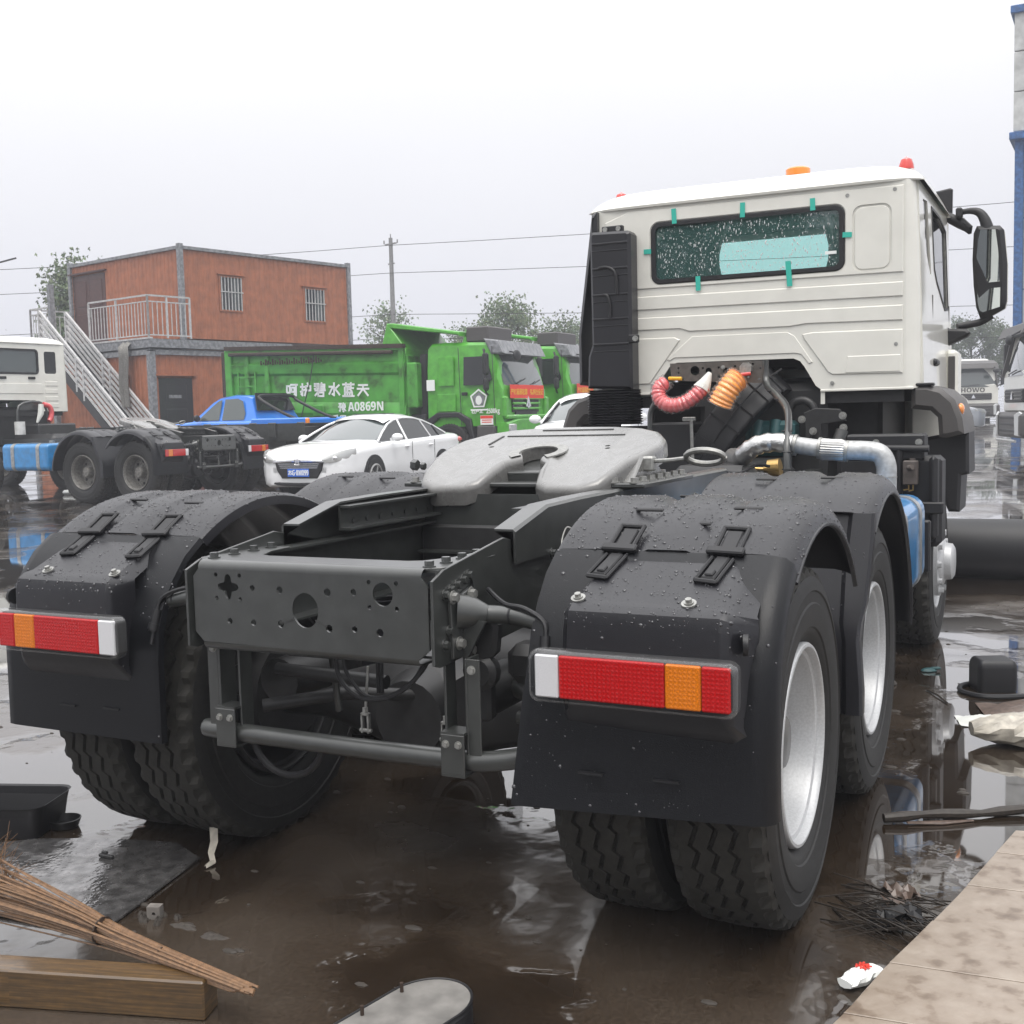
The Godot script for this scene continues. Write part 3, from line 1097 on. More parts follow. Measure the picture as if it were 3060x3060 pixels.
	# rounded top bend and upper flange that runs forward on both sides
	var bend := []
	for i in 7:
		var a := PI / 2 * i / 6
		var row := PackedVector3Array()
		for x in [-0.405, 0.385]:
			row.append(Vector3(x, 1.095 + 0.025 * sin(a), -0.025 + 0.025 * cos(a)))
		bend.append(row)
	beam.grid(bend)
	var bend2 := []
	for i in 7:
		var a := PI / 2 * i / 6
		var row := PackedVector3Array()
		for x in [-0.395, 0.37]:
			row.append(Vector3(x, 0.868 - 0.022 * sin(a), -0.024 + 0.024 * cos(a)))
		bend2.append(row)
	beam.grid(bend2, false, true)
	beam.box(Vector3(0, 0.848, -0.075), Vector3(0.74, 0.006, 0.11))
	var fl := PackedVector2Array([Vector2(-0.405, 0.025), Vector2(0.385, 0.025), Vector2(0.425, 0.06), Vector2(0.43, 0.36), Vector2(0.345, 0.38), Vector2(0.335, 0.27), Vector2(0.29, 0.175), Vector2(0.25, 0.155), Vector2(-0.25, 0.15), Vector2(-0.29, 0.17), Vector2(-0.335, 0.27), Vector2(-0.345, 0.38), Vector2(-0.445, 0.36), Vector2(-0.445, 0.06)])
	beam.plate(fl, [], 0.008, Transform3D(Basis(Vector3(1, 0, 0), Vector3(0, 0, -1), Vector3(0, 1, 0)), Vector3(0, 1.1165, 0)), 0.002)
	var bm := part("end_beam", beam, F, root, 30.0)
	var cracks := Soup.new()
	cracks.bar(Vector3(-0.095, 0.943, 0.001), Vector3(-0.05, 0.958, 0.001), 0.003)
	cracks.bar(Vector3(0.066, 0.941, 0.001), Vector3(0.025, 0.958, 0.001), 0.003)
	part("slot_cut", cracks, M["wire"], bm)
	# mudguard carrying tubes with their flanges
	for s in [-1.0, 1.0]:
		var tb := Soup.new()
		var pth := [Vector3(0.43, 0.985, -0.14), Vector3(0.455, 0.982, -0.15), Vector3(0.50, 0.975, -0.17), Vector3(0.58, 0.972, -0.18), Vector3(0.68, 0.955, -0.175), Vector3(0.76, 0.935, -0.17), Vector3(0.9, 0.93, -0.17)]
		tb.tube(curve(pth, 4), 0.0265, 14)
		tb.tube([Vector3(0.425, 0.985, -0.125), Vector3(0.47, 0.981, -0.15), Vector3(0.5, 0.976, -0.165)], [0.055, 0.042, 0.027], 14)
		tb.plate(PackedVector2Array([Vector2(-0.07, 0.09), Vector2(0.06, 0.06), Vector2(0.05, -0.1), Vector2(-0.06, -0.11)]), [], 0.012, Transform3D(Basis(Vector3(0, 0, 1), Vector3(0, 1, 0), Vector3(-1, 0, 0)), Vector3(0.436, 0.96, -0.12)), 0.002)
		# ribs under the tube
		tb.plate(PackedVector2Array([Vector2(0, 0.02), Vector2(0.075, 0.005), Vector2(0.0, -0.13)]), [], 0.012, at(Vector3(0.44, 0.955, -0.13)))
		var tube := part("guard_tube", tb if s > 0 else tb.mirrored(), F, root)
		for q in [[1.035, -0.07], [1.03, -0.175], [0.9, -0.10], [0.87, -0.16]]:
			bolts(tube, [Vector3(0.443 * s, q[0], q[1])], Vector3(s, 0, 0), 0.0135, M["zinc"])
		var ties := Soup.new()
		for k in [[0.497, 0.976, -0.168], [0.572, 0.973, -0.18], [0.66, 0.961, -0.178]]:
			ties.tube([Vector3(k[0] - 0.003, k[1], k[2]), Vector3(k[0] + 0.003, k[1], k[2])], 0.0285, 14)
		var cable := curve([Vector3(0.44, 1.02, -0.30), Vector3(0.47, 1.03, -0.24), Vector3(0.55, 1.004, -0.18), Vector3(0.62, 0.998, -0.16), Vector3(0.69, 0.965, -0.14), Vector3(0.70, 0.90, -0.12), Vector3(0.705, 0.82, -0.10)], 5)
		ties.tube(cable, 0.0075, 8)
		ties.tube([Vector3(0.697, 0.93, -0.13), Vector3(0.705, 0.86, -0.11)], 0.016, 10)
		ties.tube([Vector3(0.702, 0.885, -0.118), Vector3(0.706, 0.865, -0.112)], 0.02, 10)
		part("lamp_cable", ties if s > 0 else ties.mirrored(), M["plastic_dark"], tube)
		# iron hanger under the rail and the bumper bracket
		var hg := Soup.new()
		hg.plate(PackedVector2Array([Vector2(0.43, 0.96), Vector2(0.5, 0.97), Vector2(0.525, 0.94), Vector2(0.515, 0.86), Vector2(0.47, 0.82), Vector2(0.42, 0.83)]), [], 0.05, at(Vector3(0, 0, -0.2)), 0.012)
		hg.plate(Soup.disc(0.46, 0.80, 0.055, 14), [], 0.06, at(Vector3(0, 0, -0.2)), 0.015)
		hg.box(Vector3(0.46, 0.72, -0.22), Vector3(0.05, 0.14, 0.05), 0.01)
		part("spring_hanger", hg if s > 0 else hg.mirrored(), D, root)
		var br := Soup.new()
		br.box(Vector3(0.409, 0.72, -0.10), Vector3(0.008, 0.29, 0.06), 0.002)
		br.box(Vector3(0.481, 0.715, -0.10), Vector3(0.008, 0.30, 0.075), 0.002)
		br.box(Vector3(0.505, 0.72, -0.066), Vector3(0.04, 0.29, 0.007), 0.002)
		br.box(Vector3(0.445, 0.595, -0.042), Vector3(0.075, 0.115, 0.007), 0.002)
		br.box(Vector3(0.445, 0.655, -0.075), Vector3(0.075, 0.007, 0.07))
		br.box(Vector3(0.445, 0.535, -0.075), Vector3(0.075, 0.007, 0.07))
		var bx := 0.085 if s < 0 else 0.0
		var bk := part("bumper_bracket", br if s > 0 else br.mirrored(), F, root)
		bolts(bk, [Vector3(0.425 * s, 0.625, -0.039), Vector3(0.465 * s, 0.625, -0.039)], Vector3(0, 0, 1), 0.008, M["zinc"])
		bolts(bk, [Vector3(0.5 * s, 0.835, -0.062)], Vector3(0.2, 0, 1), 0.009, M["zinc"])
		bk.position.x = bx
	part("bumper_bar", Soup.new().tube(curve([Vector3(-0.47, 0.572, -0.085), Vector3(-0.4, 0.57, -0.08), Vector3(0.0, 0.568, -0.078), Vector3(0.42, 0.57, -0.08), Vector3(0.56, 0.578, -0.085), Vector3(0.72, 0.615, -0.1), Vector3(0.8, 0.63, -0.1)], 4), 0.029, 16), F, root)
	part("bar_end", Soup.new().ball(Vector3(-0.47, 0.572, -0.085), Vector3(0.022, 0.029, 0.029)), F, root)
	# axles, differential, springs and rods
	for z in [-0.7325, -2.034]:
		var ax := Soup.new()
		ax.tube([Vector3(-0.95, 0.525, z), Vector3(-0.45, 0.525, z), Vector3(-0.25, 0.53, z), Vector3(0, 0.53, z), Vector3(0.25, 0.53, z), Vector3(0.45, 0.525, z), Vector3(0.95, 0.525, z)], [0.075, 0.08, 0.13, 0.2, 0.13, 0.08, 0.075], 14)
		ax.tube([Vector3(0.0, 0.53, z), Vector3(0.0, 0.53, z + 0.2)], [0.19, 0.13], 20)
		var axn := part("axle", ax, D, root)
		for s in [-1.0, 1.0]:
			part("brake_drum", Soup.new().tube([Vector3(0.64 * s, 0.525, z), Vector3(0.84 * s, 0.525, z)], 0.2, 24), D, axn)
			var sp := Soup.new()
			for k in 6:
				var rows := []
				for i in 9:
					var zz := lerpf(-0.55, 0.55, i / 8.0)
					rows.append(Vector3(0.52 * s, 0.70 + k * 0.019 + zz * zz * 0.18, -1.383 + zz * (1.25 - k * 0.12)))
				if z < -1.5:
					sp.tube(rows, 0.012, 4, 1.0)
			if z < -1.5:
				part("leaf_spring", sp, D, axn)
			part("brake_chamber", Soup.new().tube([Vector3(0.36 * s, 0.68, z + 0.16), Vector3(0.36 * s, 0.68, z + 0.42)], 0.075, 18), D, axn)
	part("brake_rod", Soup.new().tube([Vector3(-0.29, 0.745, -0.22), Vector3(0.12, 0.735, -0.22)], 0.022, 10), D, root)
	part("torque_rod", Soup.new().tube([Vector3(-0.34, 0.625, -0.2), Vector3(-0.13, 0.65, -0.35), Vector3(0.05, 0.6, -0.6)], 0.022, 10), D, root)
	var sa := part("spring_anchor", Soup.new().box(Vector3(-0.16, 0.80, -0.28), Vector3(0.22, 0.03, 0.08), 0.006), D, root)
	bolts(sa, [Vector3(-0.22, 0.814, -0.27), Vector3(-0.13, 0.814, -0.27)], Vector3.UP, 0.016, M["frame"])
	part("anchor_rod", Soup.new().tube([Vector3(-0.13, 0.79, -0.29), Vector3(-0.13, 0.6, -0.32)], 0.012, 8), M["frame"], sa)
	part("torque_rod", Soup.new().tube([Vector3(0.5, 0.72, -0.4), Vector3(0.66, 0.69, -0.3), Vector3(0.9, 0.62, -0.3)], [0.05, 0.035, 0.03], 12), M["frame"], root)
	part("torque_rod", Soup.new().tube([Vector3(0.5, 0.63, -0.35), Vector3(0.9, 0.62, -0.35)], 0.02, 12), M["frame"], root)
	part("rod_bracket", Soup.new().box(Vector3(0.54, 0.80, -0.36), Vector3(0.12, 0.12, 0.12), 0.03), D, root)
	for q in [[0.095, 0.0], [0.372, 0.01]]:
		var rd := Soup.new()
		rd.tube([Vector3(q[0] + 0.012, 0.80, -0.14), Vector3(q[0], 0.655, -0.135)], 0.0045, 8)
		rd.tube([Vector3(q[0], 0.675, -0.135), Vector3(q[0], 0.66, -0.135)], 0.009, 6)
		for dx in [-0.011, 0.011]:
			rd.box(Vector3(q[0] + dx, 0.627, -0.135), Vector3(0.006, 0.06, 0.014), 0.001)
		rd.box(Vector3(q[0], 0.655, -0.135), Vector3(0.028, 0.008, 0.014), 0.001)
		rd.tube([Vector3(q[0] - 0.02, 0.605, -0.135), Vector3(q[0] + 0.02, 0.605, -0.135)], 0.006, 8)
		part("brake_clevis", rd, M["zinc"], root)
	var lines := Soup.new()
	lines.tube(curve([Vector3(0.02, 0.86, -0.10), Vector3(0.03, 0.77, -0.10), Vector3(0.1, 0.715, -0.10), Vector3(0.2, 0.722, -0.1), Vector3(0.29, 0.78, -0.1), Vector3(0.33, 0.86, -0.12)], 6), 0.007, 8)
	lines.tube(curve([Vector3(0.05, 0.86, -0.10), Vector3(0.055, 0.79, -0.10), Vector3(0.12, 0.72, -0.105), Vector3(0.22, 0.735, -0.1), Vector3(0.31, 0.80, -0.1), Vector3(0.34, 0.86, -0.12)], 6), 0.006, 8)
	for x in [0.135, 0.148]:
		lines.tube([Vector3(x, 0.86, -0.15), Vector3(x, 0.72, -0.15)], 0.006, 8)
	part("air_line", lines, M["plastic_dark"], root)
	var loop := []
	for i in 15:
		var a := PI * (1.0 + i / 14.0)
		loop.append(Vector3(-0.195 + cos(a) * 0.135, 0.56 + sin(a) * 0.125, -0.13))
	part("air_line", Soup.new().tube(loop, 0.011, 8), M["plastic_dark"], root)
	part("air_tank", Soup.new().tube([Vector3(-0.3, 0.62, -1.05), Vector3(0.3, 0.62, -1.05)], 0.14, 20), D, root)
	var loopw := curve([Vector3(0.56, 1.10, -0.78), Vector3(0.52, 1.16, -0.74), Vector3(0.50, 1.16, -0.73), Vector3(0.50, 1.10, -0.70), Vector3(0.56, 1.04, -0.66)], 5)
	part("wire_loop", Soup.new().tube(loopw, 0.003, 6), M["zinc"], root)


func fifth_wheel(root: Node3D) -> void:
	var pv := Transform3D(Basis(Vector3.RIGHT, deg_to_rad(12.5)), Vector3(-0.02, 1.362, -1.70))
	# outline in plan: x right, y = towards the rear (+z)
	var out := PackedVector2Array()
	for q in [[-0.055, 0.10], [-0.115, 0.18], [-0.13, 0.28], [-0.155, 0.37], [-0.20, 0.40], [-0.34, 0.405], [-0.40, 0.37], [-0.43, 0.30], [-0.455, 0.18], [-0.49, 0.04], [-0.505, -0.08], [-0.49, -0.2], [-0.43, -0.31], [-0.33, -0.385], [-0.18, -0.425], [0.0, -0.435]]:
		out.append(Vector2(q[0], q[1]) * 0.93)
	var n := out.size()
	for i in range(n - 2, -1, -1):
		out.append(Vector2(-out[i].x, out[i].y))
	# throat: an arc that joins the two horns
	var arc := []
	for i in 13:
		var a := deg_to_rad(lerpf(125.0 - 180.0 + 360.0, 55.0 + 0.0, i / 12.0))
		arc.append(Vector2(cos(a) * 0.085 * 1.0, -0.02 + 0.0 + sin(a) * 0.085))
	var body := PackedVector2Array()
	for i in out.size():
		body.append(out[i])
	# the ring closes between last (right horn root) and first (left horn root)
	for i in range(1, 12):
		var a := deg_to_rad(lerpf(60.0, -240.0, i / 12.0))
		body.append(Vector2(cos(a) * 0.078, 0.03 + sin(a) * 0.078))
	var toxz := Transform3D(Basis(Vector3(1, 0, 0), Vector3(0, 0, 1), Vector3(0, -1, 0)), Vector3.ZERO)
	var s := Soup.new().plate(body, [Soup.disc(-0.27, -0.06, 0.012, 10), Soup.disc(0.27, -0.06, 0.012, 10), Soup.disc(0.285, -0.02, 0.012, 10)], 0.05, pv * toxz, 0.0)
	# drooping rounded skirt round the outside
	var ring := []
	for lv in [[0.0, 0.025], [0.012, 0.022], [0.022, 0.012], [0.026, -0.005], [0.026, -0.055], [0.018, -0.06]]:
		var row := PackedVector3Array()
		var p2 := Soup.inset(out, -lv[0])
		for i in p2.size():
			var horn := clampf((out[i].y - 0.16) / 0.24, 0.0, 1.0)
			row.append(pv * Vector3(p2[i].x, lv[1] - horn * horn * 0.055, p2[i].y))
		ring.append(row)
	var sk := Soup.new().grid(ring, false, true)
	var plate_rows := s
	# bend the horns down like the skirt
	var inv := pv.affine_inverse()
	for i in plate_rows.v.size():
		var l: Vector3 = inv * plate_rows.v[i]
		var horn := clampf((l.z - 0.16) / 0.24, 0.0, 1.0)
		l.y -= horn * horn * 0.055
		plate_rows.v[i] = pv * l
	plate_rows.add(sk)
	var fw := part("fifth_wheel", plate_rows, M["fifth"], root, 42.0)
	var grooves := Soup.new()
	grooves.box(Vector3(0.02, 0.0265, -0.345), Vector3(0.34, 0.004, 0.012), 0.001, pv)
	grooves.box(Vector3(0.0, 0.0265, -0.245), Vector3(0.56, 0.004, 0.010), 0.001, pv)
	grooves.box(Vector3(-0.30, 0.0265, -0.17), Vector3(0.010, 0.004, 0.15), 0.001, pv)
	part("grease_groove", grooves, M["frame_dark"], fw)
	var ringp := Soup.new()
	var rr := []
	for lv in [[0.082, 0.0245], [0.082, 0.031], [0.125, 0.031], [0.125, 0.0245]]:
		var row := PackedVector3Array()
		for i in 25:
			var a := deg_to_rad(lerpf(50.0, -230.0, i / 24.0))
			row.append(pv * Vector3(cos(a) * lv[0], lv[1], 0.04 + sin(a) * lv[0]))
		rr.append(row)
	ringp.grid(rr)
	part("wear_ring", ringp, M["zinc"], fw)
	var jaw := Soup.new()
	jaw.box(Vector3(0, -0.055, 0.03), Vector3(0.3, 0.05, 0.22), 0.005, pv)
	jaw.box(Vector3(0, -0.05, 0.17), Vector3(0.2, 0.06, 0.03), 0.004, pv)
	jaw.box(Vector3(0, -0.11, 0.12), Vector3(0.8, 0.05, 0.1), 0.006, pv)
	jaw.box(Vector3(0, -0.09, -0.2), Vector3(0.7, 0.08, 0.05), 0.006, pv)
	part("jaw", jaw, M["frame"], fw)
	# handle with its oval loop
	var hd := Soup.new()
	hd.tube([Vector3(0.40, 1.335, -1.66), Vector3(0.57, 1.345, -1.62), Vector3(0.63, 1.352, -1.61)], 0.009, 8)
	var lp := []
	for i in 21:
		var a := TAU * i / 20
		lp.append(Vector3(0.71 + cos(a) * 0.075, 1.357 + sin(a) * 0.028, -1.60 + sin(a) * 0.03))
	hd.tube(lp, 0.012, 8)
	hd.box(Vector3(0.47, 1.33, -1.64), Vector3(0.05, 0.06, 0.05), 0.008)
	part("release_handle", hd, M["zinc"], fw)
	part("stop_pin", Soup.new().bolt(Vector3(-0.51, 1.325, -1.56), Vector3(-1, 0.1, 0), 0.016, false).bolt(Vector3(-0.545, 1.33, -1.56), Vector3(-1, 0.1, 0), 0.024, false), M["frame"], fw)
	# base plate, side supports and bolts
	var bp := Soup.new()
	bp.box(Vector3(0, 1.257, -1.72), Vector3(1.06, 0.018, 0.62), 0.004)
	part("base_plate", bp, M["frame"], fw)
	for sd in [-1.0, 1.0]:
		var sp := Soup.new().plate(PackedVector2Array([Vector2(-0.2, 0), Vector2(0.2, 0), Vector2(0.07, 0.1), Vector2(-0.07, 0.1)]), [], 0.07, Transform3D(Basis(Vector3(0, 0, 1), Vector3(0, 1, 0), Vector3(-1, 0, 0)), Vector3(0.44 * sd - 0.02, 1.262, -1.68)), 0.01)
		part("pivot_support", sp, M["fifth"], fw)
		for k in 7:
			for j in 2:
				bolts(fw, [Vector3((0.40 + j * 0.085) * sd, 1.266, -1.43 - k * 0.095)], Vector3.UP, 0.016, M["zinc"])


func fuel_tank(root: Node3D, x0: float, x1: float, z0: float, z1: float) -> void:
	var ring := Soup.rect(x0, 0.545, x1, 1.04, 0.09, 5)
	var rings := []
	for q in [[z0, 0.05], [z0 - 0.012, 0.02], [z0 - 0.04, 0.0], [z1 + 0.04, 0.0], [z1 + 0.012, 0.02], [z1, 0.05]]:
		var row := PackedVector3Array()
		for p in Soup.inset(ring, q[1]):
			row.append(Vector3(p.x, p.y, q[0]))
		rings.append(row)
	var t := part("fuel_tank", Soup.new().loft(rings), M["tank_blue"], root, 40.0)
	for f in [0.2, 0.75]:
		var z := lerpf(z0, z1, f)
		var rr := []
		for q in [[z + 0.045, 0.002], [z + 0.045, -0.008], [z - 0.045, -0.008], [z - 0.045, 0.002]]:
			var row := PackedVector3Array()
			for p in Soup.inset(ring, q[1]):
				row.append(Vector3(p.x, p.y, q[0]))
			rr.append(row)
		part("tank_strap", Soup.new().grid(rr, true), M["steel"], t)
	part("filler_cap", Soup.new().tube([Vector3((x0 + x1) / 2, 1.03, z0 - 0.25), Vector3((x0 + x1) / 2, 1.09, z0 - 0.25)], 0.05, 16), M["zinc"], t)


const CX := -0.095


func cab_shell(root: Node3D, zr: float, window: PackedVector2Array, extra: Array, body: Material) -> MeshInstance3D:
	var outline := PackedVector2Array([Vector2(CX - 1.065, 1.66), Vector2(-0.79, 1.66), Vector2(-0.75, 1.70), Vector2(-0.64, 1.85), Vector2(-0.59, 1.875), Vector2(0.24, 1.87), Vector2(0.285, 1.85), Vector2(0.315, 1.81), Vector2(0.39, 1.68), Vector2(0.43, 1.65), Vector2(CX + 1.065, 1.645), Vector2(CX + 1.065, 2.995), Vector2(CX - 1.065, 2.995)])
	var wall := Soup.new().plate(outline, [window] + extra, 0.03, at(Vector3(0, 0, zr - 0.015)))
	# rounded rear corners and the sides
	for s in [-1.0, 1.0]:
		var rows := []
		for i in 8:
			var a := PI / 2 * i / 7
			var row := PackedVector3Array()
			for y in [1.645, 1.8, 2.2, 2.6, 2.995]:
				var tuck := 0.035 * pow((y - 2.0) / 1.0, 2.0) if y > 2.0 else 0.0
				row.append(Vector3(CX + s * (1.065 + (0.085 - tuck) * sin(a)), y, zr - 0.085 + 0.085 * cos(a)))
			rows.append(row)
		wall.grid(rows, false, s < 0)
	return part("cab_shell", wall, body, root, 40.0)


func cab_roof(root: Node3D, zr: float, body: Material) -> MeshInstance3D:
	var rows := []
	for p in [[0.0, 2.98], [0.022, 2.982], [0.026, 2.998], [0.012, 3.012], [0.004, 3.03], [-0.012, 3.062], [-0.04, 3.09], [-0.09, 3.113], [-0.16, 3.125], [-0.5, 3.15], [-1.1, 3.155], [-1.5, 3.13], [-1.75, 3.07], [-1.88, 2.99]]:
		var row := PackedVector3Array()
		for i in 33:
			var u := -1.0 + i / 16.0
			u = sign(u) * (1.0 - pow(1.0 - absf(u), 1.5))
			var e := pow(maxf(0.0, 1.0 - pow(absf(u), 7.0)), 0.5)
			var y: float = 2.985 + (p[1] - 2.985) * e
			var pull := 0.07 * pow(absf(u), 12.0)
			row.append(Vector3(CX + u * 1.165, y, zr + p[0] - (pull if p[0] > -0.8 else -pull)))
		rows.append(row)
	var s := Soup.new().grid(rows, false, false)
	return part("roof", s, body, root, 50.0)


func cab_sides(root: Node3D, zr: float, body: Material) -> void:
	for s in [-1.0, 1.0]:
		# side in (z, y): quarter window and door window
		var out := PackedVector2Array([Vector2(-0.08, 1.645), Vector2(-0.35, 1.6), Vector2(-1.9, 1.55), Vector2(-1.95, 2.0), Vector2(-1.83, 2.995), Vector2(-0.08, 2.995)])
		var qw := PackedVector2Array([Vector2(-0.28, 2.9), Vector2(-0.53, 2.92), Vector2(-0.66, 2.44), Vector2(-0.62, 2.42), Vector2(-0.40, 2.56)])
		var dw := PackedVector2Array([Vector2(-0.78, 2.9), Vector2(-1.25, 2.9), Vector2(-1.68, 2.85), Vector2(-1.72, 2.28), Vector2(-1.5, 2.26), Vector2(-1.0, 2.42), Vector2(-0.86, 2.5)])
		var xf := Transform3D(Basis(Vector3(0, 0, 1), Vector3(-0.03 * s, 1, 0), Vector3(-1, 0, 0)), Vector3(CX + s * 1.135 + s * 0.07, 0, zr))
		var w := Soup.new().plate(out, [qw, dw], 0.03, xf)
		var sd := part("cab_side", w, body, root)
		part("side_window", Soup.new().plate(qw, [], 0.008, xf), M["glass_dark"], sd)
		part("door_window", Soup.new().plate(dw, [], 0.008, xf), M["glass_dark"], sd)
		var gl := Soup.new()
		var seal := Soup.inset(dw, -0.02)
		gl.plate(seal, [dw], 0.04, xf)
		part("window_seal", gl, M["plastic_dark"], sd)
		var hd := Soup.new().box(Vector3(CX + s * 1.165, 1.83, zr - 0.75), Vector3(0.05, 0.05, 0.2), 0.015)
		part("door_handle", hd, M["plastic_dark"], sd)
		var dl := Soup.new()
		for z in [-0.70, -1.8]:
			dl.bar(Vector3(CX + s * 1.152, 1.62, zr + z), Vector3(CX + s * 1.152, 2.3, zr + z), 0.008)
		part("door_gap", dl, M["wire"], sd)
	var front := Soup.new().plate(PackedVector2Array([Vector2(-1.12, 1.2), Vector2(1.12, 1.2), Vector2(1.12, 1.98), Vector2(-1.12, 1.98)]), [], 0.04, at(Vector3(CX, 0, zr - 1.95)), 0.01)
	front.plate(PackedVector2Array([Vector2(-1.12, 2.95), Vector2(1.12, 2.95), Vector2(1.12, 3.0), Vector2(-1.12, 3.0)]), [], 0.04, at(Vector3(CX, 0, zr - 1.84)), 0.01)
	for s in [-1.0, 1.0]:
		front.box(Vector3(CX + s * 1.09, 2.47, zr - 1.9), Vector3(0.09, 1.0, 0.1), 0.02)
	var fr := part("cab_front", front, body, root)
	var ws := make("windscreen", lin(0.5, 0.84, 0.78, 0.0), 0.0)
	ws.refraction_enabled = true
	ws.refraction_scale = 0.003
	part("windscreen", Soup.new().plate(Soup.rect(-1.05, 1.98, 1.05, 2.97, 0.05), [], 0.006, at(Vector3(CX, 0, zr - 1.92))), ws, fr)
	var fl := Soup.new()
	fl.box(Vector3(CX, 1.72, zr - 1.2), Vector3(2.2, 0.06, 1.4))
	fl.box(Vector3(CX, 1.9, zr - 0.98), Vector3(1.7, 0.05, 1.9))
	fl.box(Vector3(CX, 2.0, zr - 1.72), Vector3(2.1, 0.3, 0.3), 0.08)
	fl.box(Vector3(CX, 3.02, zr - 1.0), Vector3(2.1, 0.04, 1.7))
	part("cab_interior", fl, M["interior"], root)
	for x in [-0.68, 0.62]:
		var st := Soup.new()
		st.box(Vector3(x, 2.2, zr - 0.75), Vector3(0.5, 0.16, 0.5), 0.05)
		st.box(Vector3(x, 2.46 if x < 0 else 2.36, zr - 0.5), Vector3(0.48, 0.72, 0.14), 0.06)
		st.box(Vector3(x, 2.90 if x < 0 else 2.74, zr - 0.49), Vector3(0.34 if x < 0 else 0.26, 0.24 if x < 0 else 0.16, 0.1), 0.045)
		part("seat", st, M["interior"], root)


func mirror_arm(root: Node3D) -> void:
	var D: Material = M["plastic_dark"]
	var h := Soup.new()
	# housing outline in x, y
	var o := PackedVector2Array([Vector2(1.255, 2.905), Vector2(1.42, 2.895), Vector2(1.45, 2.86), Vector2(1.475, 2.6), Vector2(1.475, 2.32), Vector2(1.46, 2.26), Vector2(1.36, 2.205), Vector2(1.285, 2.195), Vector2(1.255, 2.28), Vector2(1.235, 2.45), Vector2(1.225, 2.65), Vector2(1.232, 2.85)])
	h.plate(o, [], 0.13, at(Vector3(0, 0, -7.11)), 0.03)
	var m := part("door_mirror", h, D, root)
	part("mirror_back", Soup.new().plate(Soup.inset(o, 0.01), [], 0.05, at(Vector3(0.012, 0, -7.18)), 0.02), M["cab_white"], m)
	var g1 := PackedVector2Array([Vector2(1.285, 2.87), Vector2(1.395, 2.862), Vector2(1.415, 2.7), Vector2(1.425, 2.465), Vector2(1.262, 2.462), Vector2(1.255, 2.65), Vector2(1.27, 2.8)])
	var g2 := PackedVector2Array([Vector2(1.262, 2.418), Vector2(1.43, 2.42), Vector2(1.432, 2.27), Vector2(1.31, 2.235), Vector2(1.285, 2.25), Vector2(1.268, 2.32)])
	for k in [[g1, Vector3(1.345, 2.66, -7.04), 3.0], [g2, Vector3(1.345, 2.33, -7.04), -8.0]]:
		var c: Vector3 = k[1]
		var gp := PackedVector2Array()
		for p in k[0]:
			gp.append(p - Vector2(c.x, c.y))
		var gm := part("mirror_glass", Soup.new().plate(gp, [], 0.012), M["mirror"], m)
		gm.position = c
		gm.rotation_degrees = Vector3(k[2], -7, 0)
	var a := Soup.new()
	a.tube(curve([Vector3(1.10, 3.02, -7.1), Vector3(1.2, 3.03, -7.1), Vector3(1.27, 3.01, -7.1), Vector3(1.31, 2.95, -7.1), Vector3(1.33, 2.88, -7.1)], 4), [0.022, 0.022, 0.022, 0.022, 0.024, 0.026, 0.028, 0.03, 0.032, 0.034, 0.036, 0.038, 0.04, 0.042, 0.044, 0.046, 0.046], 10)
	a.box(Vector3(1.125, 3.02, -7.1), Vector3(0.05, 0.08, 0.08), 0.012)
	a.tube(curve([Vector3(1.12, 2.135, -7.05), Vector3(1.2, 2.15, -7.08), Vector3(1.28, 2.165, -7.1), Vector3(1.33, 2.19, -7.1), Vector3(1.37, 2.215, -7.1)], 4), 0.028, 10)
	part("mirror_bracket", a, D, m)
	var w := Soup.new().plate(PackedVector2Array([Vector2(1.04, 2.15), Vector2(1.07, 2.12), Vector2(1.2, 2.11), Vector2(1.225, 2.08), Vector2(1.2, 2.05), Vector2(1.04, 1.98)]), [], 0.14, at(Vector3(0, 0, -7.0)), 0.02)
	part("mirror_foot", w, D, m)
	var sm := Soup.new()
	sm.tube([Vector3(1.01, 3.03, -7.15), Vector3(1.06, 2.99, -7.15), Vector3(1.13, 2.95, -7.15), Vector3(1.19, 2.9, -7.15), Vector3(1.2, 2.86, -7.15)], [0.03, 0.04, 0.045, 0.035, 0.012], 10)
	sm.box(Vector3(1.0, 3.02, -7.1), Vector3(0.06, 0.07, 0.1), 0.015)
	part("kerb_mirror", sm, D, root)
	var vis := Soup.new().plate(PackedVector2Array([Vector2(0.85, 3.2), Vector2(1.05, 3.23), Vector2(1.068, 3.22), Vector2(1.066, 3.04), Vector2(1.05, 3.02), Vector2(1.0, 3.02), Vector2(0.85, 3.08)]), [], 0.06, at(Vector3(0, 0, -7.18)), 0.012)
	vis.box(Vector3(-0.1, 3.15, -7.2), Vector3(2.0, 0.1, 0.05), 0.01)
	part("sun_visor", vis, D, root)


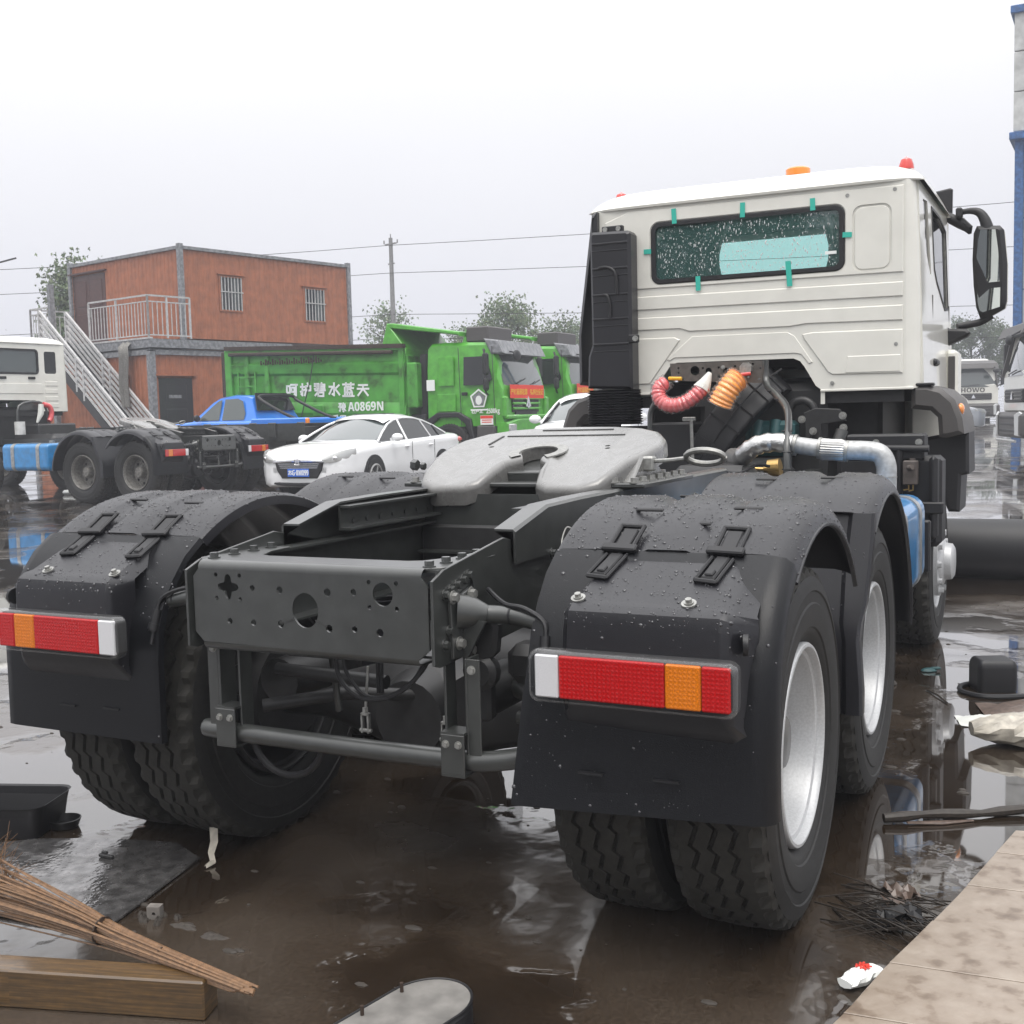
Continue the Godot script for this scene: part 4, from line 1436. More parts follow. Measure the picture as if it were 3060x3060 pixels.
func main_cab(root: Node3D) -> void:
	var zr := -5.245
	var W: Material = M["cab_white"]
	var win := Soup.rect(-0.752, 2.446, 0.567, 2.858, 0.055, 5)
	var shell := cab_shell(root, zr, win, [], W)
	cab_roof(root, zr, W)
	cab_sides(root, zr, W)
	# raised fields of the back wall; the bands between them stay recessed
	var hole := Soup.rect(-0.775, 2.428, 0.59, 2.876, 0.07, 5)
	var em := Soup.new()
	var xf := at(Vector3(0, 0, zr + 0.003))
	em.plate(PackedVector2Array([Vector2(CX - 1.02, 2.41), Vector2(0.955, 2.398), Vector2(0.955, 2.955), Vector2(-0.93, 2.965), Vector2(CX - 1.02, 2.9)]), [hole, Soup.rect(0.632, 2.418, 0.882, 2.85, 0.06, 4)], 0.012, xf, 0.006)
	em.plate(Soup.rect(0.646, 2.432, 0.868, 2.836, 0.05, 4), [], 0.009, xf, 0.004)
	em.plate(PackedVector2Array([Vector2(CX - 1.02, 2.262), Vector2(0.953, 2.243), Vector2(0.953, 2.338), Vector2(CX - 1.02, 2.358)]), [], 0.012, xf, 0.006)
	em.plate(PackedVector2Array([Vector2(CX - 1.02, 2.118), Vector2(-0.56, 2.113), Vector2(-0.49, 2.09), Vector2(0.22, 2.085), Vector2(0.33, 2.098), Vector2(0.953, 2.088), Vector2(0.953, 2.188), Vector2(CX - 1.02, 2.208)]), [], 0.012, xf, 0.006)
	em.plate(PackedVector2Array([Vector2(0.375, 2.04), Vector2(0.953, 2.032), Vector2(0.953, 1.745), Vector2(0.50, 1.75), Vector2(0.47, 1.77), Vector2(0.31, 2.0), Vector2(0.3, 2.03)]), [], 0.012, xf, 0.006)
	em.plate(PackedVector2Array([Vector2(0.60, 1.87), Vector2(0.94, 1.868), Vector2(0.94, 1.755), Vector2(0.585, 1.757)]), [], 0.012, at(Vector3(0, 0, zr + 0.007)), 0.005)
	em.plate(PackedVector2Array([Vector2(CX - 1.02, 2.062), Vector2(-0.60, 2.055), Vector2(-0.56, 2.035), Vector2(-0.79, 1.73), Vector2(CX - 1.02, 1.73)]), [], 0.012, xf, 0.006)
	em.plate(PackedVector2Array([Vector2(-0.47, 2.055), Vector2(0.2, 2.05), Vector2(0.25, 2.02), Vector2(0.37, 1.84), Vector2(0.345, 1.83), Vector2(0.295, 1.895), Vector2(0.25, 1.905), Vector2(-0.6, 1.91), Vector2(-0.64, 1.89), Vector2(-0.66, 1.9)]), [], 0.008, xf, 0.003)
	em.box(Vector3(0.72, 1.646, zr - 0.01), Vector3(0.6, 0.018, 0.03), 0.004)
	em.box(Vector3(-0.86, 1.66, zr - 0.01), Vector3(0.14, 0.018, 0.03), 0.004)
	em.box(Vector3(0.435, 1.60, zr - 0.01), Vector3(0.028, 0.09, 0.004))
	part("wall_emboss", em, W, shell, 30.0)
	var plugs := Soup.new()
	for q in [[0.60, 2.92], [0.90, 2.93], [0.91, 1.935], [0.50, 1.695], [-0.89, 1.80], [-0.77, 1.72]]:
		plugs.tube([Vector3(q[0], q[1], zr), Vector3(q[0], q[1], zr + 0.011)], 0.013, 12)
	part("plug", plugs, M["zinc"], shell)
	var seal := Soup.new().plate(Soup.rect(-0.768, 2.434, 0.583, 2.870, 0.065, 5), [Soup.rect(-0.732, 2.468, 0.547, 2.838, 0.04, 5)], 0.034, at(Vector3(0, 0, zr - 0.004)), 0.008)
	var rw := part("rear_window", Soup.new().plate(Soup.rect(-0.74, 2.46, 0.555, 2.846, 0.045, 5), [], 0.005, at(Vector3(0, 0, zr - 0.006))), M["glass"], root)
	part("window_seal", seal, M["plastic_dark"], rw)
	var rnd := RandomNumberGenerator.new()
	rnd.seed = 8
	var beads := []
	for i in 900:
		var r := 0.0016 + pow(rnd.randf(), 3.0) * 0.003
		beads.append(Transform3D(Basis(Vector3(r, 0, 0), Vector3(0, 0, r * 0.6), Vector3(0, -r * rnd.randf_range(1.0, 3.5), 0)), Vector3(rnd.randf_range(-0.72, 0.535), rnd.randf_range(2.475, 2.83), zr - 0.003)))
	many("rain_drops", drop_mesh(), M["lens"], beads, rw).set_meta("kind", "stuff")
	part("sticker", Soup.new().box(Vector3(0.49, 2.56, zr - 0.0015), Vector3(0.075, 0.02, 0.001)), M["paint_white"], rw)
	for c in [[-0.56, -1.0], [0.31, 1.0]]:
		var rows := []
		for i in 9:
			var row := PackedVector3Array()
			var y := lerpf(2.95, 2.38, i / 8.0)
			for j in 13:
				var x: float = c[0] + (j / 12.0 - 0.5) * (0.20 - 0.12 * sin(i / 8.0 * PI)) + 0.03 * sin(i * 0.5) * c[1]
				row.append(Vector3(x, y, zr - 0.95 + 0.02 * sin(j * 2.4 + i * 0.2)))
			rows.append(row)
		part("curtain", Soup.new().grid(rows), M["curtain"], root, 60.0)
	# strips of tape round the window
	for q in [[-0.59, 2.90, 0.034, 0.105, 3.0], [-0.10, 2.895, 0.034, 0.10, -1.0], [0.375, 2.885, 0.034, 0.08, 2.0], [0.60, 2.665, 0.06, 0.034, -3.0], [-0.79, 2.67, 0.055, 0.034, 0.0], [-0.42, 2.42, 0.034, 0.10, 1.0], [0.215, 2.44, 0.036, 0.17, 4.0]]:
		part("tape_strip", Soup.new().box(Vector3.ZERO, Vector3(q[2], q[3], 0.002), 0.0, at(Vector3(q[0], q[1], zr + 0.0165), 0, 0, q[4])), M["tape"], shell)
	# lamps on the roof
	for q in [[-1.10, 3.085], [0.93, 3.105]]:
		var bl := Soup.new().lathe([Vector2(0.05, 0.0), Vector2(0.048, 0.03), Vector2(0.035, 0.065), Vector2(0.001, 0.085)], 14, at(Vector3(q[0], q[1], zr - 0.3)))
		part("marker_lamp", bl, M["beacon_red"], root)
	var bc := part("beacon", Soup.new().lathe([Vector2(0.085, 0.0), Vector2(0.085, 0.05), Vector2(0.075, 0.06), Vector2(0.001, 0.064)], 20, at(Vector3(0.2, 3.145, zr - 0.35))), M["beacon"], root)
	part("beacon_base", Soup.new().lathe([Vector2(0.09, -0.03), Vector2(0.09, 0.0), Vector2(0.001, 0.0)], 20, at(Vector3(0.2, 3.148, zr - 0.35))), M["plastic_dark"], bc)
	mirror_arm(root)
	# corner arch of grey plastic
	var ar := PackedVector2Array([Vector2(1.0, 1.51), Vector2(1.0, 1.665), Vector2(1.10, 1.662), Vector2(1.19, 1.635), Vector2(1.27, 1.56), Vector2(1.315, 1.44), Vector2(1.328, 1.34), Vector2(1.22, 1.315), Vector2(1.175, 1.32), Vector2(1.165, 1.45), Vector2(1.12, 1.495)])
	var arch := part("arch_cover", Soup.new().plate(ar, [], 0.9, at(Vector3(0, 0, -5.72)), 0.03), M["plastic_grey"], root, 40.0)
	part("arch_cap", Soup.new().box(Vector3(1.06, 1.667, -5.32), Vector3(0.16, 0.02, 0.1), 0.006), M["plastic_dark"], arch)
	part("side_marker", Soup.new().ball(Vector3(1.295, 1.5, -5.42), Vector3(0.025, 0.04, 0.05)), M["beacon"], root)
	var lin_ := Soup.new()
	lin_.plate(PackedVector2Array([Vector2(1.17, 1.33), Vector2(1.325, 1.34), Vector2(1.33, 1.06), Vector2(1.28, 1.05), Vector2(1.27, 0.8), Vector2(1.2, 0.8), Vector2(1.0, 1.3)]), [], 0.5, at(Vector3(0, 0, -5.9)), 0.02)
	part("wheel_liner", lin_, M["plastic_dark"], root)
	var mirror_l := ar.duplicate()
	for i in mirror_l.size():
		mirror_l[i].x = 2.0 * CX - mirror_l[i].x
	part("arch_cover", Soup.new().plate(mirror_l, [], 0.9, at(Vector3(0, 0, -5.72)), 0.03), M["plastic_grey"], root, 40.0)
	var stp := Soup.new()
	stp.box(Vector3(1.10, 1.7, -6.95), Vector3(0.1, 0.5, 0.3), 0.03)
	stp.box(Vector3(1.0, 1.35, -6.9), Vector3(0.4, 0.5, 0.5), 0.04)
	part("step_panel", stp, W, root)
	part("step_recess", Soup.new().box(Vector3(1.105, 1.7, -6.80), Vector3(0.05, 0.4, 0.02), 0.005), M["plastic_grey"], root)
	# air intake stack on the left rear corner
	var ik := Soup.new()
	var ring := PackedVector2Array([Vector2(-0.865, 1.695), Vector2(-0.865, 2.785), Vector2(-0.885, 2.81), Vector2(-1.155, 2.82), Vector2(-1.175, 2.795), Vector2(-1.17, 2.02), Vector2(-1.20, 1.94), Vector2(-1.21, 1.71)])
	ik.plate(ring, [], 0.16, at(Vector3(0, 0, -5.155)), 0.02)
	var ip := part("intake_stack", ik, M["plastic"], root)
	var sh := Soup.new().plate(PackedVector2Array([Vector2(-1.16, 1.72), Vector2(-1.16, 2.98), Vector2(-1.20, 2.96), Vector2(-1.32, 2.1), Vector2(-1.32, 1.74)]), [], 0.5, at(Vector3(0, 0, -5.42)), 0.03)
	part("intake_cowl", sh, M["plastic"], ip)
	var rb := Soup.new()
	for y in [2.73, 2.555, 2.37, 2.20, 2.02]:
		rb.box(Vector3(-1.02, y, -5.075), Vector3(0.27, 0.016, 0.016), 0.004)
		rb.box(Vector3(-1.02, y - 0.05, -5.076), Vector3(0.27, 0.008, 0.010), 0.003)
	part("stack_rib", rb, M["plastic"], ip)
	var hk := Soup.new()
	hk.tube(curve([Vector3(-1.10, 2.56, -5.068), Vector3(-1.03, 2.56, -5.066), Vector3(-0.975, 2.51, -5.066), Vector3(-0.965, 2.37, -5.066)], 5), 0.012, 8)
	hk.tube(curve([Vector3(-1.07, 2.37, -5.068), Vector3(-1.04, 2.36, -5.066), Vector3(-1.02, 2.30, -5.066), Vector3(-1.02, 2.21, -5.066)], 5), 0.011, 8)
	hk.box(Vector3(-0.85, 2.05, -5.08), Vector3(0.08, 0.06, 0.03), 0.008)
	hk.box(Vector3(-1.02, 2.835, -5.15), Vector3(0.16, 0.05, 0.04), 0.006)
	part("drain_tube", hk, M["plastic_dark"], ip)
	var kb := Soup.new()
	for x in [-1.07, -0.97]:
		kb.tube([Vector3(x, 2.835, -5.13), Vector3(x, 2.835, -5.118)], 0.018, 12)
	kb.tube([Vector3(-0.83, 2.05, -5.066), Vector3(-0.83, 2.05, -5.05)], 0.02, 10)
	part("stack_bolt", kb, M["zinc"], ip)
	var bl2 := Soup.new()
	var rings := []
	for i in 27:
		var y := lerpf(1.695, 1.445, i / 26.0)
		var g := 0.018 if i % 2 == 0 else 0.0
		var row := PackedVector3Array()
		for p in Soup.rect(-1.21 - g, -5.31 - g, -0.875 + g, -5.09 + g, 0.05, 3):
			row.append(Vector3(p.x, y, p.y))
		rings.append(row)
	bl2.loft(rings)
	part("intake_bellows", bl2, M["plastic"], ip, 20.0)
	part("filter_housing", Soup.new().tube([Vector3(-1.0, 1.1, -5.2), Vector3(-1.0, 1.43, -5.2)], 0.2, 20), M["plastic_dark"], root)


func engine_bay(root: Node3D) -> void:
	var D: Material = M["frame_dark"]
	var P: Material = M["plastic_dark"]
	var e := Soup.new()
	e.box(Vector3(CX, 1.35, -6.3), Vector3(1.7, 0.75, 1.2), 0.03)
	e.box(Vector3(0.0, 1.25, -5.6), Vector3(0.9, 0.9, 0.6), 0.05)
	e.box(Vector3(CX, 1.60, -5.9), Vector3(2.1, 0.08, 1.2))
	part("engine_block", e, D, root)
	var tl := Soup.new().box(Vector3(0.1, 1.33, -5.22), Vector3(0.34, 0.24, 0.2), 0.03)
	tl.tube([Vector3(0.02, 1.45, -5.15), Vector3(0.02, 1.3, -5.1)], 0.04, 10)
	tl.tube([Vector3(0.14, 1.45, -5.15), Vector3(0.14, 1.3, -5.1)], 0.04, 10)
	part("gearbox_top", tl, M["teal"], root)
	part("gearbox", Soup.new().box(Vector3(0.0, 0.95, -4.6), Vector3(0.55, 0.5, 1.2), 0.08), D, root)
	# carrier plate with its posts
	var holes: Array = [Soup.disc(-0.335, 1.80, 0.032, 16), Soup.disc(-0.24, 1.795, 0.022, 14), Soup.disc(-0.12, 1.79, 0.022, 14)]
	for q in [[-0.45, 1.82], [-0.45, 1.79], [-0.28, 1.815], [-0.17, 1.815], [-0.17, 1.755], [-0.06, 1.82], [0.06, 1.83], [0.11, 1.80], [0.1, 1.73], [-0.42, 1.745], [0.03, 1.745]]:
		holes.append(Soup.disc(q[0], q[1], 0.008, 8))
	var cp := part("connector_plate", Soup.new().plate(PackedVector2Array([Vector2(-0.51, 1.855), Vector2(0.145, 1.85), Vector2(0.15, 1.70), Vector2(-0.5, 1.74)]), holes, 0.006, at(Vector3(0, 0, -4.86))), M["bracket"], root)
	part("socket", Soup.new().tube([Vector3(0.02, 1.80, -4.855), Vector3(0.02, 1.80, -4.82)], 0.042, 8).bolt(Vector3(-0.14, 1.815, -4.857), Vector3(0, 0, 1), 0.01), M["zinc"], cp)
	var po := Soup.new()
	po.tube(curve([Vector3(0.14, 1.85, -4.87), Vector3(0.15, 1.70, -4.85), Vector3(0.275, 1.617, -4.6), Vector3(0.394, 1.54, -4.35), Vector3(0.443, 1.45, -4.2), Vector3(0.47, 1.3, -4.03), Vector3(0.483, 1.05, -4.0)], 4), 0.022, 12)
	po.tube(curve([Vector3(-0.50, 1.72, -4.87), Vector3(-0.59, 1.63, -4.87), Vector3(-0.645, 1.55, -4.87), Vector3(-0.66, 1.45, -4.87), Vector3(-0.66, 1.0, -4.87)], 4), 0.021, 12)
	part("carrier_post", po, M["frame"], cp)
	var zt := Soup.new()
	for q in [[0.23, 1.645, -4.68], [0.32, 1.59, -4.5], [0.45, 1.40, -4.13], [0.472, 1.28, -4.03], [0.478, 1.18, -4.01]]:
		zt.box(Vector3(q[0], q[1], q[2]), Vector3(0.056, 0.008, 0.056), 0.002)
	zt.tube(curve([Vector3(0.17, 1.69, -4.82), Vector3(0.30, 1.625, -4.57), Vector3(0.418, 1.54, -4.31), Vector3(0.468, 1.40, -4.1), Vector3(0.505, 1.1, -3.97)], 4), 0.009, 6)
	part("cable_tie", zt, P, cp)
	# coiled hoses in their plastic bags
	var hoses := [["red_hose", [Vector3(-0.50, 1.735, -4.78), Vector3(-0.555, 1.69, -4.76), Vector3(-0.54, 1.61, -4.74), Vector3(-0.46, 1.57, -4.73), Vector3(-0.36, 1.59, -4.73), Vector3(-0.275, 1.65, -4.74), Vector3(-0.235, 1.70, -4.77)], 0.05, "hose_red"], ["orange_hose", [Vector3(-0.02, 1.735, -4.78), Vector3(-0.05, 1.70, -4.75), Vector3(-0.10, 1.62, -4.73), Vector3(-0.13, 1.56, -4.73)], 0.08, "hose_orange"]]
	for h in hoses:
		var path := curve(h[1], 16)
		var rad := []
		var bag := []
		for i in path.size():
			var f := float(i) / (path.size() - 1)
			var endf := minf(1.0, minf(f, 1.0 - f) * 12.0 + 0.35)
			rad.append(h[2] * (0.86 + 0.14 * absf(sin(i * 0.62))) * endf)
			bag.append(h[2] * (1.14 + 0.06 * sin(i * 1.7) + 0.04 * sin(i * 0.9)) * (endf if f > 0.2 else 1.0))
		var hs := part(h[0], Soup.new().tube(path, rad, 12), M[h[3]], root, 50.0)
		part("plastic_bag", Soup.new().tube(path, bag, 9), M["clear_film"], hs, 20.0)
	var bg := Soup.new().tube([Vector3(-0.26, 1.67, -4.75), Vector3(-0.235, 1.72, -4.77), Vector3(-0.215, 1.78, -4.8)], [0.06, 0.04, 0.015], 9)
	part("plastic_bag", bg, M["curtain"], root)
	part("hose_end", Soup.new().tube([Vector3(-0.49, 1.752, -4.77), Vector3(-0.40, 1.748, -4.77)], 0.013, 8), M["yellow"], root)
	part("hose_end", Soup.new().tube([Vector3(0.0, 1.76, -4.78), Vector3(0.06, 1.765, -4.8)], 0.012, 8), M["beacon_red"], root)
	# ribbed intake duct
	var dc := Soup.new()
	var rings := []
	var dp := curve([Vector3(0.13, 1.75, -5.25), Vector3(0.04, 1.66, -5.1), Vector3(-0.08, 1.52, -5.0), Vector3(-0.2, 1.36, -4.95), Vector3(-0.32, 1.18, -4.95)], 4)
	for i in dp.size():
		var d: Vector3 = (dp[mini(i + 1, dp.size() - 1)] - dp[maxi(i - 1, 0)]).normalized()
		var nrm := Vector3(-d.y, d.x, 0).normalized()
		var ring := PackedVector3Array()
		for p in Soup.rect(-0.125, -0.09, 0.125, 0.09, 0.025, 3):
			ring.append(dp[i] + nrm * p.x + Vector3(0, 0, p.y))
		rings.append(ring)
	dc.loft(rings)
	var dn := part("intake_duct", dc, P, root)
	var ribs := Soup.new()
	for i in range(1, dp.size() - 1, 3):
		var d: Vector3 = (dp[i + 1] - dp[i - 1]).normalized()
		var nrm := Vector3(-d.y, d.x, 0).normalized()
		var a: Vector3 = dp[i] + Vector3(0, 0, 0.092)
		ribs.bar(a - nrm * 0.125, a + nrm * 0.125, 0.012)
	for o in [-0.04, 0.05]:
		for i in range(0, dp.size() - 2, 2):
			ribs.bar(dp[i] + Vector3(o, o, 0.092), dp[i + 2] + Vector3(o, o, 0.092), 0.01)
	part("duct_rib", ribs, P, dn)
	var bx := Soup.new().box(Vector3(-0.505, 1.23, -4.98), Vector3(0.3, 0.45, 0.25), 0.015)
	part("filter_box", bx, P, root)
	part("gas_strut", Soup.new().tube([Vector3(-0.352, 1.47, -4.82), Vector3(-0.345, 1.16, -4.82)], 0.012, 8).box(Vector3(-0.37, 1.475, -4.83), Vector3(0.09, 0.03, 0.03), 0.005), M["zinc"], root)
	# exhaust pipe: foil wrap, flexible piece, painted elbow
	var z := -4.1
	var foil := curve([Vector3(0.02, 1.235, -4.5), Vector3(0.12, 1.225, -4.3), Vector3(0.19, 1.265, -4.15), Vector3(0.27, 1.315, z), Vector3(0.37, 1.335, z), Vector3(0.49, 1.322, z)], 5)
	var fr := []
	for i in foil.size():
		fr.append(0.056 + 0.004 * sin(i * 2.1))
	var ex := part("exhaust_pipe", Soup.new().tube([Vector3(0.49, 1.32, z), Vector3(0.66, 1.295, z)], 0.05, 20).tube(curve([Vector3(0.77, 1.285, z), Vector3(0.92, 1.28, z), Vector3(0.985, 1.26, z), Vector3(1.015, 1.2, z), Vector3(1.018, 1.12, z), Vector3(1.018, 0.9, z)], 5), 0.056, 20), M["exhaust"], root)
	part("foil_wrap", Soup.new().tube(foil, fr, 16), M["foil"], ex, 30.0)
	var fx := Soup.new()
	var frings := []
	for q in [[0.64, 0.052], [0.66, 0.062], [0.72, 0.06], [0.77, 0.062], [0.79, 0.054]]:
		var ring := PackedVector3Array()
		for j in 56:
			var a := TAU * j / 56
			var r: float = q[1] + (0.0028 if j % 2 else 0.0)
			ring.append(Vector3(q[0], 1.292 - (q[0] - 0.65) * 0.06 + cos(a) * r, z + sin(a) * r))
		frings.append(ring)
	fx.loft(frings)
	part("flexible_sleeve", fx, M["brass"] if false else M["steel"], ex, 25.0)
	var cl := Soup.new()
	for q in [0.505, 0.80, 0.645]:
		cl.tube([Vector3(q - 0.008, 1.32 - (q - 0.49) * 0.13, z), Vector3(q + 0.008, 1.318 - (q - 0.49) * 0.13, z)], 0.063, 20)
	cl.tube([Vector3(1.018, 1.135, z), Vector3(1.018, 1.128, z)], 0.058, 20)
	part("pipe_clamp", cl, M["zinc"], ex)
	# valve with its brass body, hoses
	var vb := Soup.new()
	vb.tube([Vector3(0.30, 1.165, -4.3), Vector3(0.37, 1.175, -4.3)], 0.058, 18)
	vb.tube([Vector3(0.27, 1.165, -4.3), Vector3(0.31, 1.165, -4.3)], 0.025, 10)
	vb.tube([Vector3(0.2, 1.17, -4.28), Vector3(0.28, 1.165, -4.3)], 0.01, 8)
	part("brass_valve", vb, M["brass"], root)
	var hs2 := Soup.new()
	hs2.tube(curve([Vector3(-0.35, 1.10, -3.4), Vector3(-0.2, 1.15, -3.6), Vector3(0.0, 1.15, -3.7), Vector3(0.2, 1.13, -3.8)], 4), 0.025, 10)
	hs2.tube(curve([Vector3(0.1, 1.17, -4.0), Vector3(0.2, 1.16, -4.0), Vector3(0.27, 1.2, -4.1), Vector3(0.34, 1.19, -4.15)], 4), 0.009, 6)
	hs2.box(Vector3(0.0, 1.14, -3.75), Vector3(0.08, 0.09, 0.08), 0.01)
	part("coolant_hose", hs2, P, root)
	# pulley bracket and arms behind the pipe
	var pb := Soup.new()
	pb.plate(PackedVector2Array([Vector2(0.32, 1.50), Vector2(0.40, 1.53), Vector2(0.56, 1.52), Vector2(0.6, 1.44), Vector2(0.44, 1.42), Vector2(0.43, 1.25), Vector2(0.34, 1.25)]), [Soup.disc(0.385, 1.33, 0.02)], 0.03, at(Vector3(0, 0, -5.2)), 0.005)
	var rg := []
	for i in 17:
		var a := PI * i / 16
		rg.append(Vector3(0.30 + cos(a) * 0.085, 1.50 + sin(a) * 0.085, -5.22))
	pb.tube(rg, 0.028, 10)
	part("engine_bracket", pb, D, root)
	for q in [[0.31, 1.455], [0.58, 1.475], [0.585, 1.395], [0.385, 1.375]]:
		bolts(root, [Vector3(q[0], q[1], -5.18)], Vector3(0, 0, 1), 0.018, M["zinc"])
	part("shock_absorber", Soup.new().tube([Vector3(0.55, 1.2, -5.0), Vector3(0.6, 1.38, -5.05)], 0.042, 14), M["frame"], root)
	var bs := Soup.new()
	bs.box(Vector3(0.93, 1.28, -4.72), Vector3(0.46, 0.16, 0.2), 0.012)
	bs.box(Vector3(0.95, 0.95, -4.75), Vector3(0.62, 0.55, 0.25), 0.03)
	bs.box(Vector3(1.22, 0.98, -4.62), Vector3(0.05, 0.5, 0.16), 0.02)
	bs.box(Vector3(1.2, 0.92, -4.55), Vector3(0.16, 0.07, 0.05), 0.008)
	bs.tube([Vector3(0.9, 1.275, -4.6), Vector3(1.19, 1.272, -4.6)], 0.022, 10)
	bs.tube([Vector3(1.02, 1.27, -4.6), Vector3(1.02, 0.95, -4.6)], 0.02, 8)
	bs.box(Vector3(0.75, 0.85, -4.5), Vector3(0.4, 0.5, 0.5), 0.05)
	bs.box(Vector3(1.21, 0.72, -4.3), Vector3(0.05, 0.3, 0.06), 0.01)
	part("muffler_box", bs, P, root)
	bolts(root, [Vector3(0.88, 1.31, -4.617), Vector3(1.13, 1.31, -4.617)], Vector3(0, 0, 1), 0.015, M["zinc"])
	var gb := part("pump_box", Soup.new().box(Vector3(1.09, 1.13, -4.57), Vector3(0.085, 0.145, 0.06), 0.006).tube([Vector3(1.08, 1.16, -4.54), Vector3(1.105, 1.165, -4.52)], 0.016, 10).box(Vector3(1.1, 1.21, -4.57), Vector3(0.03, 0.012, 0.02)), M["brown_box"], root)
	part("pump_pipe", Soup.new().tube([Vector3(1.08, 1.06, -4.56), Vector3(1.08, 1.03, -4.56), Vector3(1.05, 1.025, -4.56)], 0.005, 6).tube([Vector3(1.105, 1.06, -4.56), Vector3(1.105, 1.025, -4.56), Vector3(1.08, 1.02, -4.56)], 0.005, 6), M["brass"], gb)


func tractor(label: String, near: bool) -> Node3D:
	var rnd := RandomNumberGenerator.new()
	rnd.seed = 4
	var root := thing("tractor_truck", label, "truck")
	var rim: Material = M["rim"] if near else M["rim_old"]
	for s in [-1.0, 1.0]:
		for z in [-0.7325, -2.034]:
			wheel(root, 1.14 * s, z, s, rim)
			wheel(root, 0.80 * s, z, -s, rim, "plain")
		wheel(root, 1.05 * s, -5.15, s, rim, "front")
		rear_guard(root, s, 0.0 if s > 0 else -0.03, rnd, near)
		mid_guard(root, s, 0.0 if s > 0 else -0.03, rnd, near)
	chassis(root, near)
	fifth_wheel(root)
	if near:
		fuel_tank(root, 0.66, 1.235, -3.02, -4.05)
		main_cab(root)
		engine_bay(root)
	else:
		fuel_tank(root, -1.27, -0.62, -2.95, -4.2)
		other_cab(root)
	return root


# the cab of the second lorry: long back window, narrow corner window, white
func other_cab(root: Node3D) -> void:
	var zr := -5.1
	var W: Material = M["cab_white"]
	var win := Soup.rect(-0.62, 2.4, 0.34, 2.86, 0.06, 4)
	var corner := Soup.rect(0.50, 2.4, 0.78, 2.84, 0.04, 3)
	var shell := cab_shell(root, zr, win, [corner], W)
	cab_roof(root, zr, W)
	cab_sides(root, zr, W)
	part("rear_window", Soup.new().plate(win, [], 0.006, at(Vector3(0, 0, zr - 0.01))), M["glass_grey"], shell)
	part("corner_window", Soup.new().plate(corner, [], 0.006, at(Vector3(0, 0, zr - 0.01))), M["glass_dark"], shell)
	part("window_seal", Soup.new().plate(Soup.inset(win, -0.02), [Soup.inset(win, 0.02)], 0.04, at(Vector3(0, 0, zr - 0.004)), 0.006), M["plastic_dark"], shell)
	var em := Soup.new()
	for y in [2.2, 2.05, 1.9, 1.77]:
		em.box(Vector3(0.64, y, zr + 0.003), Vector3(0.3, 0.09, 0.014), 0.006)
	em.plate(PackedVector2Array([Vector2(-0.72, 2.2), Vector2(0.4, 2.2), Vector2(0.44, 2.16), Vector2(0.44, 2.0), Vector2(-0.76, 2.0), Vector2(-0.76, 2.16)]), [], 0.014, at(Vector3(0, 0, zr + 0.003)), 0.006)
	part("wall_emboss", em, W, shell, 30.0)
	for x in [-0.48, 0.18]:
		part("window_latch", Soup.new().box(Vector3(x, 2.31, zr + 0.012), Vector3(0.16, 0.05, 0.03), 0.008), M["plastic_dark"], shell)
	var e := Soup.new()
	e.box(Vector3(CX, 1.35, zr - 0.8), Vector3(1.7, 0.75, 1.2), 0.03)
	e.box(Vector3(CX, 1.6, zr - 0.7), Vector3(2.1, 0.08, 1.2))
	e.box(Vector3(0.3, 1.2, zr + 0.3), Vector3(0.9, 0.4, 0.5), 0.03)
	e.box(Vector3(0.0, 0.95, -4.6), Vector3(0.55, 0.5, 1.2), 0.08)
	part("engine_block", e, M["frame_dark"], root)
	part("carrier_post", Soup.new().tube(curve([Vector3(-0.4, 1.2, zr + 0.3), Vector3(-0.38, 1.75, zr + 0.3), Vector3(0.2, 1.78, zr + 0.3), Vector3(0.25, 1.2, zr + 0.3)], 4), 0.025, 8).box(Vector3(-0.1, 1.74, zr + 0.28), Vector3(0.5, 0.13, 0.02)), M["frame"], root)
	var path := curve([Vector3(0.1, 1.78, zr + 0.4), Vector3(0.22, 1.74, zr + 0.42), Vector3(0.27, 1.62, zr + 0.42), Vector3(0.24, 1.5, zr + 0.42), Vector3(0.2, 1.45, zr + 0.42)], 5)
	part("red_hose", Soup.new().tube(path, 0.05, 10), M["hose_red"], root)
	part("plastic_bag", Soup.new().tube([Vector3(0.05, 1.78, zr + 0.4), Vector3(0.02, 1.6, zr + 0.42), Vector3(-0.08, 1.42, zr + 0.42)], [0.05, 0.06, 0.02], 9), M["curtain"], root)
	part("white_canister", Soup.new().tube([Vector3(-0.42, 1.2, zr + 0.35), Vector3(-0.42, 1.45, zr + 0.35)], 0.1, 14), M["white_matt"], root)
	part("exhaust_pipe", Soup.new().tube(curve([Vector3(-0.1, 1.15, zr + 0.5), Vector3(0.3, 1.12, zr + 0.6), Vector3(0.6, 1.0, zr + 0.6)], 4), 0.06, 12), M["exhaust"], root)
	part("white_tank", Soup.new().tube([Vector3(0.75, 1.0, -3.6), Vector3(0.75, 1.0, -4.3)], 0.22, 18), M["tank_blue"] if false else M["white_matt"], root)


